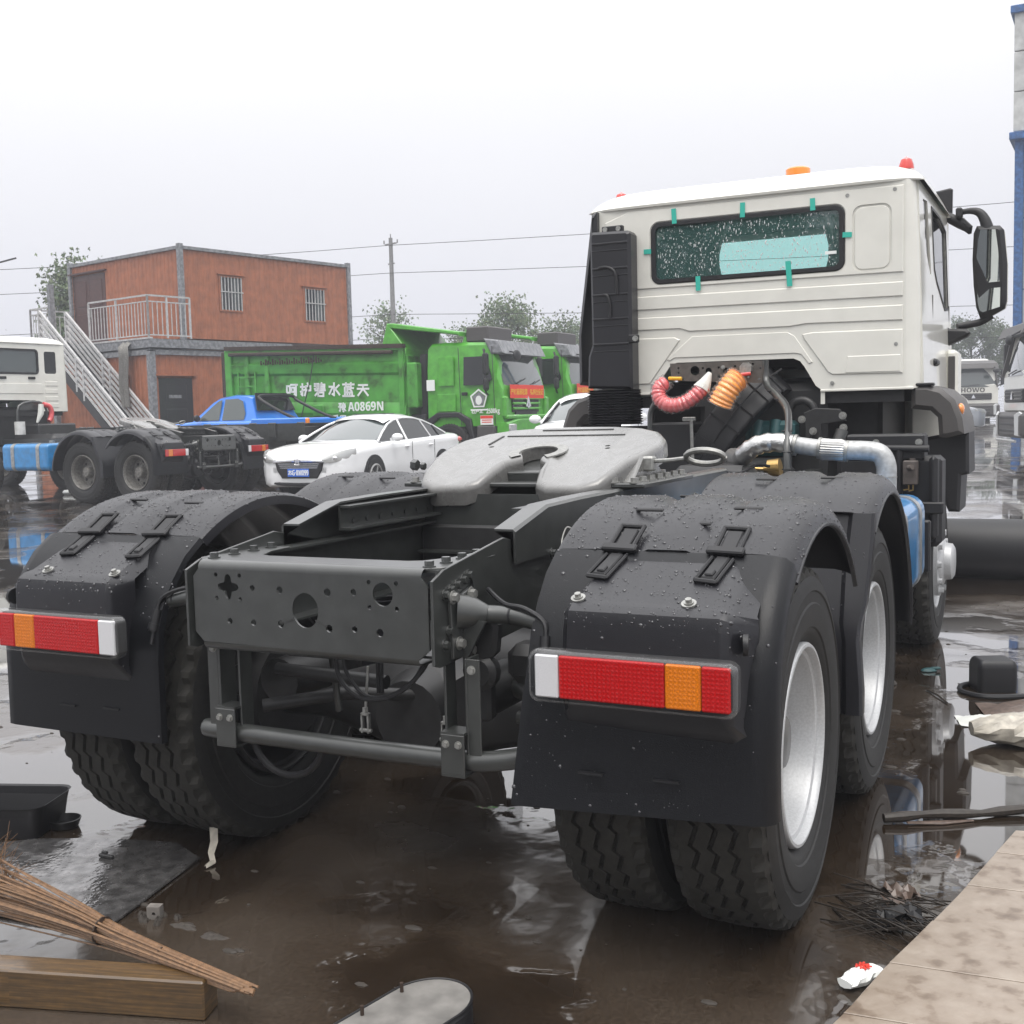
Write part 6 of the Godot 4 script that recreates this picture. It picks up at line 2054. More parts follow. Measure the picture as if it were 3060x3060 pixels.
		part("ladder", lad, O, body)
		part("pull_rope", Soup.new().tube(curve([Vector3(s * 1.37, 2.9, 5.2), Vector3(s * 1.37, 2.2, 5.35), Vector3(s * 1.36, 1.2, 5.7)], 5), 0.015, 5), M["wire"], body)
		part("under_guard", Soup.new().bar(Vector3(s * 1.2, 1.02, 3.4), Vector3(s * 1.2, 1.1, 8.4), 0.06, 0.07), M["rim_old"], r)
		part("hinge_lug", Soup.new().box(Vector3(s * 1.32, 1.45, 5.15), Vector3(0.06, 0.3, 0.34), 0.03), O, body)
	# the tailgate and the visor of the body over the cab
	part("tailgate", Soup.new().box(Vector3(0, 2.05, 8.08), Vector3(2.4, 1.95, 0.1), 0.02).box(Vector3(1.25, 2.4, 8.15), Vector3(0.14, 1.3, 0.12), 0.02), M["rust"], body)
	var cz := Soup.new().plate(PackedVector2Array([Vector2(3.35, 2.75), Vector2(2.6, 2.75), Vector2(2.6, 2.9), Vector2(3.0, 3.4), Vector2(1.2, 3.16), Vector2(1.1, 3.12), Vector2(1.1, 3.22), Vector2(2.95, 3.52), Vector2(3.12, 3.52)]), [], 2.44, Transform3D(Basis(Vector3(0, 0, 1), Vector3(0, 1, 0), Vector3(-1, 0, 0)), Vector3.ZERO), 0.02)
	part("cab_guard", cz, G, body)
	part("side_box", Soup.new().box(Vector3(1.15, 2.0, 2.42), Vector3(0.3, 1.1, 0.3), 0.04), O, body)
	if lettered:
		var sx := 1.2325
		part("painted_text", glyphs(["he", "hu", "bi", "shui", "lan", "tian"], 0.36, 0.05, at(Vector3(sx, 1.83, 6.2), 0, 90, -1.6), 1.2), M["paint_white"], body)
		part("painted_text", glyphs(["yu"], 0.24, 0.03, at(Vector3(1.335, 1.40, 4.55), 0, 90, -1.6)), M["paint_white"], body)
		letters("painted_text", "A0869N", 0.22, M["paint_white"], body, Vector3(1.338, 1.52, 3.72), 90, 0.95)
		part("painted_text", glyphs(["ai", "jun", "", "qing", "yun"], 0.21, 0.026, at(Vector3(1.325, 1.13, 4.75), 0, 90, -1.6), 1.08), M["paint_white"], body)
		for k in 2:
			part("painted_text", glyphs(["she", "zheng", "jun", "yun"], 0.13, 0.018, at(Vector3(1.335, 1.46 - k * 0.17, 6.9), 0, 90, -1.6), 1.9 if k == 0 else 1.5), M["paint_white"], body)
		var pent := PackedVector2Array()
		var pent2 := PackedVector2Array()
		for k in 5:
			pent.append(Vector2(cos(TAU * k / 5 + PI / 2), sin(TAU * k / 5 + PI / 2)) * 0.24)
		var pxf := Transform3D(Basis(Vector3(0, 0, -1), Vector3(0, 1, 0), Vector3(1, 0, 0)), Vector3(1.238, 1.62, 0.62))
		var pn := part("door_emblem", Soup.new().plate(pent, [Soup.inset(pent, 0.035)], 0.008, pxf), M["paint_white"], cab)
		part("emblem_field", Soup.new().plate(Soup.inset(pent, 0.05), [], 0.006, pxf), M["grey_steel"], pn)
		part("emblem_drop", Soup.new().plate(Soup.disc(0, -0.03, 0.085, 14, 0.11), [], 0.012, pxf), M["paint_white"], pn)
		part("emblem_line", Soup.new().box(Vector3(1.24, 1.365, 0.62), Vector3(0.006, 0.035, 0.44)), M["paint_white"], pn)
		var stk := part("door_notice", Soup.new().box(Vector3(1.236, 1.12, 0.42), Vector3(0.006, 0.22, 0.34)), M["paint_white"], cab)
		part("notice_print", Soup.new().box(Vector3(1.241, 1.19, 0.42), Vector3(0.004, 0.07, 0.33)).box(Vector3(1.241, 1.12, 0.42), Vector3(0.004, 0.02, 0.26)).box(Vector3(1.241, 1.07, 0.42), Vector3(0.004, 0.02, 0.26)), M["banner"], stk)
		var wt := letters("painted_text", "2500kg", 0.11, M["paint_white"], cab, Vector3(1.237, 1.33, 0.25), 90, 0.7)
		wt.set_meta("label", "white painted load figures on the door")
		part("painted_text", glyphs(["she", "yan", "zheng"], 0.1, 0.014, at(Vector3(1.237, 1.28, 0.82), 0, 90, 0), 1.05), M["paint_white"], cab)
		part("white_patch", Soup.new().box(Vector3(1.225, 1.98, 1.92), Vector3(0.02, 0.26, 0.22)), M["paint_white"], cab)
	return r


# corrugated sheet in x (0..w) and y (0..h), facing +z, with rectangular openings [x0, y0, x1, y1]
func corrugated(w: float, h: float, openings: Array, period := 0.2, depth := 0.018) -> Soup:
	var s := Soup.new()
	var xs := []
	var n := int(w / period)
	for i in n + 1:
		var x := i * w / n
		xs.append_array([x, x + period * 0.32, x + period * 0.44, x + period * 0.88])
	var cuts := []
	for x in xs:
		if x <= w:
			cuts.append(x)
	for o in openings:
		cuts.append(o[0])
		cuts.append(o[2])
	cuts.append(w)
	cuts.sort()
	var dz := func(x: float) -> float:
		var f := fposmod(x, w / n) / period
		if f < 0.32:
			return 0.0
		if f < 0.44:
			return (f - 0.32) / 0.12 * depth
		if f < 0.88:
			return depth
		return depth * (1.0 - minf((f - 0.88) / 0.12, 1.0))
	for i in cuts.size() - 1:
		var a: float = cuts[i]
		var b: float = cuts[i + 1]
		if b - a < 0.0005:
			continue
		var za: float = dz.call(a + 0.0002)
		var zb: float = dz.call(b - 0.0002)
		var spans := [[0.0, h]]
		for o in openings:
			if (a + b) * 0.5 > o[0] and (a + b) * 0.5 < o[2]:
				spans = [[0.0, o[1]], [o[3], h]]
		for sp in spans:
			if sp[1] - sp[0] > 0.001:
				s.q(Vector3(a, sp[0], za), Vector3(b, sp[0], zb), Vector3(b, sp[1], zb), Vector3(a, sp[1], za))
	return s


# one face of a container with its sheet; xf carries x along the face, z outwards
func container_face(parent: Node3D, xf: Transform3D, w: float, h: float, openings: Array) -> MeshInstance3D:
	var wall := part("wall", corrugated(w, h, openings).moved(xf), M["wood_brown"], parent, 20.0)
	return wall


func barred_window(wall: Node3D, xf: Transform3D, x0: float, y0: float, x1: float, y1: float) -> void:
	var f := Soup.new().plate(Soup.rect(x0 - 0.04, y0 - 0.04, x1 + 0.04, y1 + 0.04), [Soup.rect(x0 + 0.02, y0 + 0.02, x1 - 0.02, y1 - 0.02)], 0.08, xf * at(Vector3(0, 0, 0.005)))
	f.box(Vector3((x0 + x1) / 2, y1 + 0.07, 0.05), Vector3(x1 - x0 + 0.2, 0.03, 0.1), 0.0, xf)
	var win := part("window", f, M["wood_brown"], wall)
	part("pane", Soup.new().plate(Soup.rect(x0, y0, x1, y1), [], 0.01, xf * at(Vector3(0, 0, -0.03))), M["glass_dark"], win)
	var c := Soup.new().plate(Soup.rect(x0 + (x1 - x0) * 0.55, y0 + 0.05, x1 - 0.03, y1 - 0.03), [], 0.01, xf * at(Vector3(0, 0, -0.019)))
	part("curtain", c, M["glass_grey"], win)
	var b := Soup.new()
	for i in 7:
		var x := lerpf(x0 + 0.06, x1 - 0.06, i / 6.0)
		b.box(Vector3(x, (y0 + y1) / 2, 0.045), Vector3(0.035, y1 - y0, 0.02), 0.0, xf)
	b.box(Vector3((x0 + x1) / 2, lerpf(y0, y1, 0.55), 0.066), Vector3(x1 - x0, 0.03, 0.02), 0.0, xf)
	part("window_bars", b, M["rail_white"], win)


func railing(a: Vector3, b: Vector3, h: float, spacing := 0.16) -> Soup:
	var s := Soup.new()
	var up := Vector3.UP
	s.bar(a + up * h, b + up * h, 0.05)
	s.bar(a + up * (h - 0.18), b + up * (h - 0.18), 0.035)
	s.bar(a + up * 0.08, b + up * 0.08, 0.035)
	var n := int((b - a).length() / spacing)
	for i in n + 1:
		var p := a.lerp(b, float(i) / n)
		var big := i == 0 or i == n or i == n / 2
		s.bar(p + up * (0.0 if big else 0.08), p + up * (h if big else h - 0.18), 0.05 if big else 0.022)
	return s


func building() -> void:
	var base := Vector3(-23.2, 0.374, -25.4)
	var turn := -12.2
	var xr := Transform3D(Basis(Vector3(0, 0, -1), Vector3(0, 1, 0), Vector3(1, 0, 0)), Vector3.ZERO)   # x away along the right face, z to +x
	# upper container
	var up := thing("upper_container", "reddish brown upper cabin with two barred windows and a double door", "container office", base, turn, "stacked cabins")
	var y0 := 3.78
	var h := 2.78
	var xf := Transform3D(Basis(Vector3(0, 0, -1), Vector3(0, 1, 0), Vector3(1, 0, 0)), Vector3(0, y0, 0))
	var w1 := container_face(up, xf, 7.1, h, [[1.45, 0.95, 2.35, 2.02], [5.0, 0.78, 5.95, 1.88]])
	barred_window(w1, xf, 1.45, 0.95, 2.35, 2.02)
	barred_window(w1, xf, 5.0, 0.78, 5.95, 1.88)
	var lf := Transform3D(Basis.IDENTITY, Vector3(-6.2, y0, 0))
	var w2 := container_face(up, lf, 6.2, h, [[0.12, 0.05, 2.05, 2.45]])
	var dr := Soup.new()
	for k in 2:
		dr.box(Vector3(0.61 + k * 0.95, 1.25, -0.02), Vector3(0.94, 2.36, 0.05), 0.01, lf)
		for j in 2:
			dr.box(Vector3(0.61 + k * 0.95, 0.7 + j * 1.1, 0.01), Vector3(0.6, 0.85, 0.03), 0.012, lf)
	dr.box(Vector3(1.08, 2.5, 0.05), Vector3(2.2, 0.05, 0.14), 0.0, lf)
	var dn := part("double_door", dr, M["door_red"], w2)
	part("door_handle", Soup.new().box(Vector3(1.02, 1.15, 0.05), Vector3(0.04, 0.3, 0.05), 0.0, lf).box(Vector3(1.16, 1.15, 0.05), Vector3(0.04, 0.3, 0.05), 0.0, lf), M["zinc"], dn)
	part("wall", Soup.new().box(Vector3(-3.1, y0 + h / 2, -3.55), Vector3(6.12, h - 0.06, 7.0)), M["wood_brown"], up)
	var fr := Soup.new()
	for q in [[0.02, 0.02], [-6.2, 0.02], [0.02, -7.1], [-6.2, -7.1]]:
		fr.box(Vector3(q[0], y0 + h / 2 + 0.04, q[1]), Vector3(0.16, h + 0.2, 0.16), 0.01)
	fr.box(Vector3(-3.1, y0 + h + 0.02, 0.03), Vector3(6.05, 0.1, 0.12))
	fr.box(Vector3(0.03, y0 + h + 0.02, -3.54), Vector3(0.12, 0.1, 6.95))
	fr.box(Vector3(-3.1, y0 + h + 0.04, -3.55), Vector3(6.1, 0.05, 6.9))
	part("steel_frame", fr, M["grey_steel"], up)
	# lower container
	var lo := thing("lower_container", "reddish brown lower cabin with a dark steel door, carrying the upper cabin", "container office", base, turn, "stacked cabins")
	var lh := 3.22
	var lx := Transform3D(Basis(Vector3(0, 0, -1), Vector3(0, 1, 0), Vector3(1, 0, 0)), Vector3(0.5, 0.0, 1.55))
	var w3 := container_face(lo, lx, 8.0, lh, [[0.2, 0.05, 1.42, 2.55]])
	var dd := Soup.new().box(Vector3(0.81, 1.28, -0.02), Vector3(1.2, 2.46, 0.06), 0.01, lx)
	for j in 3:
		dd.box(Vector3(0.81, 0.55 + j * 0.75, 0.015), Vector3(0.75, 0.55, 0.03), 0.015, lx)
	var dk := part("steel_door", dd, M["door_dark"], w3)
	part("door_head", Soup.new().box(Vector3(0.81, 2.6, 0.05), Vector3(1.5, 0.05, 0.14), 0.0, lx), M["wood_brown"], dk)
	part("door_handle", Soup.new().box(Vector3(0.32, 1.0, 0.03), Vector3(0.06, 0.36, 0.04), 0.0, lx).box(Vector3(0.39, 1.1, 0.06), Vector3(0.16, 0.03, 0.03), 0.0, lx), M["zinc"], dk)
	part("door_plate", Soup.new().box(Vector3(0.75, 1.95, 0.035), Vector3(0.45, 0.1, 0.02), 0.0, lx), M["grey_steel"], dk)
	part("yellow_notice", Soup.new().box(Vector3(-0.055, 1.7, 0.09), Vector3(0.09, 0.5, 0.01), 0.0, lx), M["sack"], w3)
	var l2 := Transform3D(Basis.IDENTITY, Vector3(-6.2, 0.0, 1.55))
	var w4 := container_face(lo, l2, 6.7, lh, [[4.95, 1.95, 5.45, 2.55]])
	barred_window(w4, l2, 4.95, 1.95, 5.45, 2.55)
	part("wall", Soup.new().box(Vector3(-2.85, lh / 2, -2.45), Vector3(6.6, lh - 0.06, 7.9)), M["wood_brown"], lo)
	var f2 := Soup.new()
	for q in [[0.5, 1.57], [-6.2, 1.57]]:
		f2.box(Vector3(q[0], 1.65, q[1]), Vector3(0.2, 3.3, 0.2), 0.01)
	f2.box(Vector3(-2.85, lh + 0.06, 1.58), Vector3(6.5, 0.14, 0.14))
	f2.box(Vector3(0.52, lh + 0.06, -2.4), Vector3(0.14, 0.14, 7.7))
	f2.box(Vector3(-2.85, lh + 0.14, -2.4), Vector3(6.6, 0.06, 7.9))
	part("steel_frame", f2, M["grey_steel"], lo)
	# balcony deck with its railing
	var bal := thing("balcony", "grey steel balcony with a barred railing in front of the upper double door", "balcony", base, turn)
	var dk2 := Soup.new()
	dk2.box(Vector3(-2.8, 3.55, 0.85), Vector3(6.9, 0.26, 1.6), 0.0)
	dk2.box(Vector3(0.56, 3.55, -1.9), Vector3(0.16, 0.26, 3.9), 0.0)
	part("deck", dk2, M["grey_steel"], bal)
	part("deck_edge", Soup.new().box(Vector3(-2.8, 3.7, 1.62), Vector3(6.9, 0.05, 0.1)), M["rail_white"], bal)
	part("railing", railing(Vector3(-2.65, 3.72, 1.6), Vector3(0.5, 3.72, 1.6), 1.25), M["rail_white"], bal)
	part("railing", railing(Vector3(0.5, 3.72, 1.6), Vector3(0.5, 3.72, 0.1), 1.25), M["rail_white"], bal)
	part("railing", railing(Vector3(-6.15, 3.72, 1.6), Vector3(-4.65, 3.72, 1.6), 1.3), M["rail_white"], bal)
	part("railing", railing(Vector3(-6.15, 3.72, 1.6), Vector3(-6.15, 3.72, 0.2), 1.3), M["rail_white"], bal)
	part("corner_post", Soup.new().box(Vector3(-4.57, 2.85, 1.75), Vector3(0.16, 5.7, 0.16)), M["grey_steel"], bal)
	# stairs
	var st := thing("outside_stairs", "steel outside stairs with white slanting rails leading up to the balcony", "stairs", base, turn)
	var a := Vector3(-3.75, 3.7, 2.15)
	var b := Vector3(0.95, 0.05, 2.15)
	for z in [1.75, 2.65]:
		var off := Vector3(0, 0, z - 2.15)
		var sr := Soup.new()
		sr.bar(a + off, b + off, 0.06, 0.26)
		part("stringer", sr, M["frame_dark"], st)
		var r := Soup.new()
		for k in 5:
			var hh := 0.25 + k * 0.2
			r.bar(a + off + Vector3(0, hh, 0), b + off + Vector3(0, hh, 0), 0.075 if k == 4 else 0.06)
		for f in [0.0, 0.42, 0.5, 1.0]:
			var p := a.lerp(b, f) + off
			r.bar(p, p + Vector3(0, 1.08, 0), 0.08)
		part("stair_rail", r, M["rail_white"], st)
	for k in 16:
		var p := a.lerp(b, (k + 0.5) / 16.0)
		part("tread", Soup.new().box(p, Vector3(0.27, 0.03, 0.86)), M["frame_dark"], st)
	# cloth that hangs over the deck edge
	var cl := []
	for i in 9:
		var row := PackedVector3Array()
		for j in 7:
			row.append(Vector3(-0.85 + j * 0.075 + 0.05 * sin(i * 0.8) + i * 0.02, 3.74 - i * 0.26, 1.72 + 0.05 * sin(j * 1.9 + i * 0.3) + (0.1 if i > 0 else -0.2)))
		cl.append(row)
	solo("hanging_cloth", Soup.new().grid(cl), M["rim_old"], "pale cloth hanging over the edge of the balcony", "cloth", "", base, turn, 60.0)


func bare_chassis() -> void:
	var r := thing("truck_chassis", "bare dark grey lorry chassis parked behind the white tractor with the blue tank", "truck chassis", Vector3(-11.9, 0.19, -16.6), 88.0)
	for s in [-1.0, 1.0]:
		var f := Soup.new()
		f.box(Vector3(s * 0.43, 1.09, -4.6), Vector3(0.02, 0.34, 9.2))
		f.box(Vector3(s * 0.39, 1.26, -4.6), Vector3(0.1, 0.02, 9.2))
		f.box(Vector3(s * 0.39, 0.92, -4.6), Vector3(0.1, 0.02, 9.2))
		for k in 7:
			f.box(Vector3(s * 0.46, 1.14, -0.8 - k * 1.3), Vector3(0.06, 0.3, 0.18), 0.01)
		part("frame_rail", f, M["frame"], r)
		for z in [-1.3, -2.65, -8.0]:
			wheel(r, 1.12 * s, z, s, M["rim_old"])
	var c := Soup.new()
	for k in 6:
		c.box(Vector3(0, 1.08, -0.3 - k * 1.7), Vector3(0.8, 0.24, 0.1), 0.01)
	part("cross_member", c, M["frame_dark"], r)
	for z in [-1.3, -2.65, -8.0]:
		part("axle", Soup.new().tube([Vector3(-1, 0.525, z), Vector3(1, 0.525, z)], 0.1), M["frame_dark"], r)
	part("axle_cradle", Soup.new().box(Vector3(0, 0.8, -2.0), Vector3(1.0, 0.3, 1.6), 0.05), M["frame_dark"], r)
	part("axle_cradle", Soup.new().box(Vector3(0, 0.8, -8.0), Vector3(0.9, 0.3, 0.8), 0.05), M["frame_dark"], r)


# white cab-over lorry seen from the front; front towards -z at z = 0
func white_lorry(label: String, p: Vector3, turn: float, text: String) -> Node3D:
	var r := thing("white_truck", label, "truck", p, turn)
	var W: Material = M["cab_white"]
	var rows := []
	for q in [[0.0, 1.16, 1.1, 1.95], [0.05, 1.2, 1.05, 2.0], [0.22, 1.2, 1.05, 2.8], [0.4, 1.18, 1.05, 3.05], [1.0, 1.16, 1.05, 3.2], [2.0, 1.16, 1.05, 3.2]]:
		var ring := PackedVector3Array()
		for h in [[-1.0, q[2]], [-1.0, 1.8], [-0.98, lerpf(1.8, q[3], 0.55)], [-0.92, q[3] - 0.06], [-0.84, q[3]], [0.84, q[3]], [0.92, q[3] - 0.06], [0.98, lerpf(1.8, q[3], 0.55)], [1.0, 1.8], [1.0, q[2]]]:
			ring.append(Vector3(h[0] * q[1], h[1], q[0]))
		rows.append(ring)
	var cab := part("cab", Soup.new().loft(rows), W, r, 30.0)
	var ws := []
	for q in [[-0.01, 1.86], [0.02, 2.02], [0.12, 2.4], [0.23, 2.8]]:
		var row := PackedVector3Array()
		for i in 9:
			var u := -1.0 + i / 4.0
			row.append(Vector3(u * 1.12, q[1], q[0] - 0.02 + 0.06 * u * u))
		ws.append(row)
	part("windscreen", Soup.new().grid(ws), M["glass_grey"], cab, 60.0)
	part("sun_visor", Soup.new().plate(PackedVector2Array([Vector2(0.26, 2.74), Vector2(-0.16, 2.72), Vector2(-0.04, 2.95), Vector2(0.42, 3.1)]), [], 2.3, Transform3D(Basis(Vector3(0, 0, 1), Vector3(0, 1, 0), Vector3(-1, 0, 0)), Vector3.ZERO), 0.04), M["plastic_grey"], cab)
	var gr := Soup.new().box(Vector3(0, 1.42, -0.02), Vector3(1.75, 0.3, 0.06), 0.03)
	var gn := part("grille", gr, M["plastic_dark"], cab)
	for k in 3:
		part("grille_slat", Soup.new().box(Vector3(0, 1.34 + k * 0.08, -0.055), Vector3(1.65, 0.025, 0.03), 0.006), M["plastic_grey"], gn)
	part("emblem", Soup.new().plate(PackedVector2Array([Vector2(-0.1, 1.34), Vector2(0, 1.52), Vector2(0.1, 1.34)]), [], 0.03, at(Vector3(0, 0, -0.08))), M["chrome"], cab)
	if text:
		letters("front_text", text, 0.2, M["plastic_grey"], cab, Vector3(0, 1.72, -0.012), 180, 1.3)
	part("bumper", Soup.new().box(Vector3(0, 0.78, 0.0), Vector3(2.46, 0.56, 0.34), 0.08), M["plastic_grey"], r)
	var sl := Soup.new()
	for k in 3:
		sl.box(Vector3(0, 0.66 + k * 0.14, -0.17), Vector3(1.5, 0.05, 0.03), 0.008)
	part("bumper_slat", sl, M["plastic_dark"], r)
	part("tow_step", Soup.new().tube([Vector3(-0.9, 0.44, -0.2), Vector3(0.9, 0.44, -0.2)], 0.03, 8), M["rail_white"], r)
	for s in [-1.0, 1.0]:
		var lens := Soup.new().plate(PackedVector2Array([Vector2(-0.14, -0.26), Vector2(0.10, -0.28), Vector2(0.16, 0.2), Vector2(0.02, 0.26), Vector2(-0.16, 0.18)]), [], 0.05, Transform3D(Basis(Vector3.UP, deg_to_rad(-s * 22.0)) * Basis.from_scale(Vector3(s, 1, 1)), Vector3(s * 1.02, 0.82, -0.15)), 0.015)
		part("headlight", lens, M["lens"], r)
		var sx: float = s * 1.185
		part("door_window", Soup.new().plate(PackedVector2Array([Vector2(0.36, 2.7), Vector2(1.1, 2.72), Vector2(1.1, 1.98), Vector2(0.3, 1.92), Vector2(0.2, 2.1)]), [], 0.02, Transform3D(Basis(Vector3(0, 0, 1), Vector3(-0.05 * s, 1, 0), Vector3(-1, 0, 0)), Vector3(sx + s * 0.10, 0, 0))), M["glass_dark"], cab)
		var gaps := Soup.new()
		for z in [0.14, 1.2]:
			gaps.bar(Vector3(s * 1.203, 1.1, z), Vector3(s * 1.19, 2.2, z + 0.03), 0.012)
		part("door_gap", gaps, M["wire"], cab)
		part("pillar_trim", Soup.new().bar(Vector3(s * 1.13, 1.85, -0.02), Vector3(s * 1.1, 2.8, 0.2), 0.1, 0.06), M["plastic_grey"], cab)
		var mi := Soup.new().box(Vector3(s * 1.42, 2.3, 0.1), Vector3(0.2, 0.7, 0.12), 0.05).tube([Vector3(s * 1.15, 2.7, 0.2), Vector3(s * 1.42, 2.66, 0.1)], 0.03, 6).tube([Vector3(s * 1.15, 1.9, 0.2), Vector3(s * 1.42, 1.96, 0.1)], 0.03, 6)
		part("door_mirror", mi, M["plastic_dark"], cab)
		part("wheel_arch", Soup.new().box(Vector3(s * 1.15, 1.0, 1.3), Vector3(0.2, 0.2, 1.5), 0.05).box(Vector3(s * 1.1, 0.75, 0.55), Vector3(0.25, 0.6, 0.5), 0.06), M["plastic_grey"], r)
		for z in [1.4, 4.6, 5.95]:
			wheel(r, s * 1.03, z, s, M["rim_old"], "front" if z < 2 else "dish")
	part("front_mirror", Soup.new().ball(Vector3(-0.95, 2.6, -0.35), Vector3(0.17, 0.11, 0.08), 12, 8).tube([Vector3(-0.95, 2.85, 0.0), Vector3(-0.95, 2.68, -0.33)], 0.02, 6), M["plastic_dark"], cab)
	part("wiper", Soup.new().bar(Vector3(0.5, 1.9, -0.05), Vector3(-0.3, 1.98, -0.05), 0.02), M["wire"], cab)
	part("frame", Soup.new().box(Vector3(0, 0.95, 4.0), Vector3(0.86, 0.26, 5.5)).box(Vector3(0, 1.0, 1.2), Vector3(2.0, 0.5, 1.6), 0.05), M["frame_dark"], r)
	return r


func tower() -> void:
	var r := thing("steel_tower", "tall white clad tower with blue steel columns at the right edge of the yard", "tower", Vector3(0.18, 0.44, -41.0), -2.0)
	var b := Soup.new()
	for q in [[-0.2, 0.0], [2.4, 0.0], [-0.2, -2.4], [2.4, -2.4]]:
		b.box(Vector3(q[0], 5.0, q[1]), Vector3(0.28, 10.0, 0.28), 0.02)
	part("column", b, M["column_blue"], r)
	var band := Soup.new()
	for y in [10.05, 14.2]:
		band.box(Vector3(1.1, y, -1.2), Vector3(3.2, 0.25, 3.2), 0.02)
	part("blue_band", band, M["column_blue"], r)
	for k in 3:
		part("panel", Soup.new().box(Vector3(1.1, 10.85 + k * 1.32, -1.2), Vector3(2.96, 1.29, 2.96), 0.02), M["column_white"], r)
	for k in 4:
		part("panel", Soup.new().box(Vector3(1.1, 1.3 + k * 2.42, -1.2), Vector3(2.3, 2.38, 2.3), 0.02), M["column_white"], r)


# ---------------------------------------------------------------- trees, poles and wires
var leaf_mesh: ArrayMesh


func tree(label: String, p: Vector3, h: float, w: float, seed_: int, sparse := 1.0, group := "trees beyond the yard", tone := 1.0) -> void:
	var rnd := RandomNumberGenerator.new()
	rnd.seed = seed_
	var r := thing("tree", label, "tree", p, rnd.randf() * 360.0, group)
	var s := Soup.new()
	s.tube([Vector3.ZERO, Vector3(0.05, h * 0.3, 0), Vector3(0.0, h * 0.6, 0.06), Vector3(0, h * 0.95, 0)], [h * 0.022, h * 0.018, h * 0.011, h * 0.003], 8)
	var tips := []
	for k in 26:
		var f := lerpf(0.22, 0.97, k / 25.0)
		var a := k * 2.4 + rnd.randf()
		var reach := w * 0.5 * pow(1.02 - pow((f - 0.36) / 0.66, 2.0), 0.5) * rnd.randf_range(0.55, 1.05)
		var st := Vector3(0, h * f * 0.9, 0)
		var en := Vector3(cos(a) * reach, h * f + reach * 0.45, sin(a) * reach)
		s.tube([st, st.lerp(en, 0.5) + Vector3(0, 0.1, 0), en], [h * 0.007, h * 0.005, h * 0.002], 5)
		tips.append(en)
		tips.append(st.lerp(en, 0.62))
	part("trunk", s, M["bark"], r)
	var places := []
	var tints := []
	for t in tips:
		var n := int(rnd.randf_range(60, 150) * sparse)
		var cl := rnd.randf_range(0.07, 0.13) * h
		var shade := rnd.randf_range(0.75, 1.2) * tone
		for i in n:
			var d := Vector3(rnd.randfn(), rnd.randfn() * 0.8, rnd.randfn()) * cl * 0.55
			var q: Vector3 = t + d
			var b := Basis.from_euler(Vector3(rnd.randf() * TAU, rnd.randf() * TAU, rnd.randf() * TAU)).scaled(Vector3.ONE * rnd.randf_range(0.6, 1.2) * h * 0.019)
			places.append(Transform3D(b, q))
			var v := shade * rnd.randf_range(0.75, 1.25)
			tints.append(Color(v * rnd.randf_range(0.85, 1.15), v, v * rnd.randf_range(0.7, 1.1)))
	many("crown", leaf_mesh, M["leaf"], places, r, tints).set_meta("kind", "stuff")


func make_leaf() -> void:
	var s := Soup.new()
	for k in 3:
		var xf := at(Vector3(0.25 * cos(k * 2.1), 0.1 * k, 0.25 * sin(k * 2.1)), 25.0 * k, 120.0 * k, 15)
		s.q(xf * Vector3(-0.28, 0, 0), xf * Vector3(0, 0.05, 0.75), xf * Vector3(0.28, 0, 0), xf * Vector3(0, -0.05, -0.6))
	leaf_mesh = mesh_of(s, 0.0)


func wire(label: String, a: Vector3, b: Vector3, sag: float, r := 0.018) -> void:
	var p := []
	for i in 15:
		var f := i / 14.0
		p.append(a.lerp(b, f) - Vector3(0, sag * 4.0 * f * (1.0 - f), 0))
	solo("overhead_wire", Soup.new().tube(p, r, 4), M["wire"], label, "wire", "wires strung over the yard")


